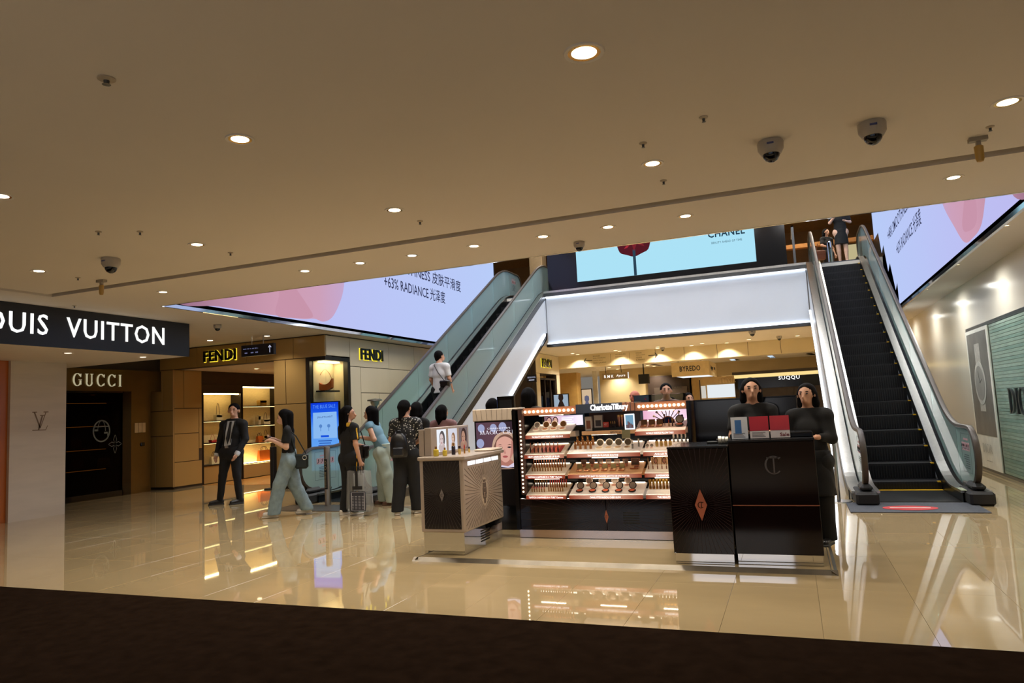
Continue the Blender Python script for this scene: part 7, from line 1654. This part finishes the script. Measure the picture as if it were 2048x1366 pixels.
# ---------------------------------------------------------------- handbags on the boutique shelves
def handbag(label, loc, rz, w, h_, d, m, hh=.12, kind='tote', group='bags on the boutique shelves', name='handbag'):
    o = empty(name, label, 'handbag', loc, rz, group); a = MB()
    if kind == 'hobo':
        n = 24; top_ = [(-w/2+w*k/12, h_*.52+h_*.48*abs(-1+2*k/12)**2.6) for k in range(13)]; bot = [(w/2*math.cos(t), h_*.30*(1+math.sin(t))) for t in [-(k+1)*PI/12 for k in range(11)]]
        a.prism([(x, -d/2, z) for x, z in (top_+bot)[::-1]], (0, d, 0)); a.build('body', m, o)
        a = MB(); a.tube([(-w*.47, 0, h_*.92), (-w*.3, 0, h_+hh*.55), (-w*.08, 0, h_+hh), (w*.08, 0, h_+hh), (w*.3, 0, h_+hh*.55), (w*.47, 0, h_*.92)], .0045, 6); a.build('handle', m, o, True)
    else:
        tw = 1.0 if kind == 'box' else .9
        vs = [(x*w/2*(tw if z else 1), y*d/2*(.5 if z and kind == 'tote' else 1), z*h_) for z in (0, .96, 1) for x, y in ((-1, -1), (1, -1), (1, 1), (-1, 1))]
        a.add(vs, [(3, 2, 1, 0), (8, 9, 10, 11)]+[(i*4+k, i*4+(k+1) % 4, i*4+4+(k+1) % 4, i*4+4+k) for i in (0, 1) for k in range(4)]); a.build('body', m, o)
        if kind == 'box': a = MB(); a.bbox(-w/2-.003, w/2+.003, -d/2-.008, d/2, h_*.5, h_+.004, .01); a.build('flap', m, o)
        a = MB(); a.box(-.015, .015, -d/2-.012, -d/2-.002, h_*.42, h_*.56); a.build('clasp', M_gold, o)
        for q in ((-1, 1) if kind == 'tote' else (0,)):
            a = MB(); a.tube([(-w*.25, q*d*.2, h_*.9)]+[(-w*.25*math.cos(PI*k/8), q*d*.2, h_*.95+hh*math.sin(PI*k/8)) for k in range(1, 8)]+[(w*.25, q*d*.2, h_*.9)], .006, 6); a.build('handle', mat('bag_handle', (70, 48, 30), .4), o, True)
    return o
M_cream = mat('cream_leather', (224, 206, 160), .4); M_cog = mat('cognac_leather', (176, 86, 26), .35, var=.12); M_redl = mat('red_leather', (176, 40, 40), .4); M_goldl = mat('gold_leather', (214, 180, 96), .3, .3)
hx = -13.93+.2
def on(px, py, X=hx): return P(px, py, X=X).y
for px, z, lab, w, h_, m, kind, hh in ((436, 1.56, 'cream flap bag with tall chain handle, upper left shelf', .20, .15, M_cream, 'box', .30), (425, 1.01, 'red clutch on the middle left shelf', .17, .07, M_redl, 'hobo', .14), (441, 1.01, 'cream shoe-shaped clutch on the middle left shelf', .18, .08, M_cream, 'hobo', .04),
                                       (428, .47, 'cream tote on the lower left shelf, nearer one', .26, .19, M_cream, 'tote', .13), (443, .47, 'cream tote on the lower left shelf, by the man', .22, .19, M_cream, 'tote', .13)):
    handbag(lab, (hx, on(px, 850), z), PI/2+PI, w, h_, .10, m, hh, kind)
for px, z, lab, w, h_, m, kind, hh in ((524, 1.92, 'small gold bag on the top shelf behind the man', .26, .15, M_goldl, 'box', .01), (531, 1.40, 'cream bag with dark handle on the second shelf', .26, .14, M_cream, 'box', .2), (519, .92, 'cognac bag on the third shelf', .22, .17, M_cog, 'tote', .1), (531, .92, 'gold bag on the third shelf', .26, .18, M_goldl, 'box', .16), (527, .40, 'large cognac tote on the lowest shelf', .46, .30, M_cog, 'tote', .12), (516, 1.40, 'cream vase-like bag on the second shelf by the man', .1, .24, M_cream, 'box', .02)):
    handbag(lab, (hx, on(px, 850), z), PI/2+PI, w, h_, .12, m, hh, kind)
q = P(649, 780, Y=FY+.35)
handbag('brown crescent bag alone in the lit corner window', (q.x, FY+.38, zsv+.001), math.radians(8), .36, .26, .10, M_cog, .20, 'hobo', None)
# dark bags behind the smoked glass
for px, zz, lab, m in ((205, 1.576, 'bag behind the smoked glass, upper shelf', M_cream), (150, 1.076, 'bag behind the smoked glass, middle shelf left', M_cog), (212, 1.076, 'bag behind the smoked glass, middle shelf right', M_cream), (154, .646, 'bag behind the smoked glass, lower shelf left', M_cog), (208, .646, 'bag behind the smoked glass, lower shelf right', M_cream)):
    handbag(lab, (gx-.4, P(px, 900, X=gx-.4).y, zz), -PI/2, .26, .2, .12, m, .12, 'tote', 'bags in the bronze shop window')
for k in range(2): downlight((gx-.45, 10.3+k*1.0, 2.25), 'small spotlight inside the smoked shop window, %s one' % ('near', 'far')[k], 'spots in the bronze shop window', .04, 14, True)
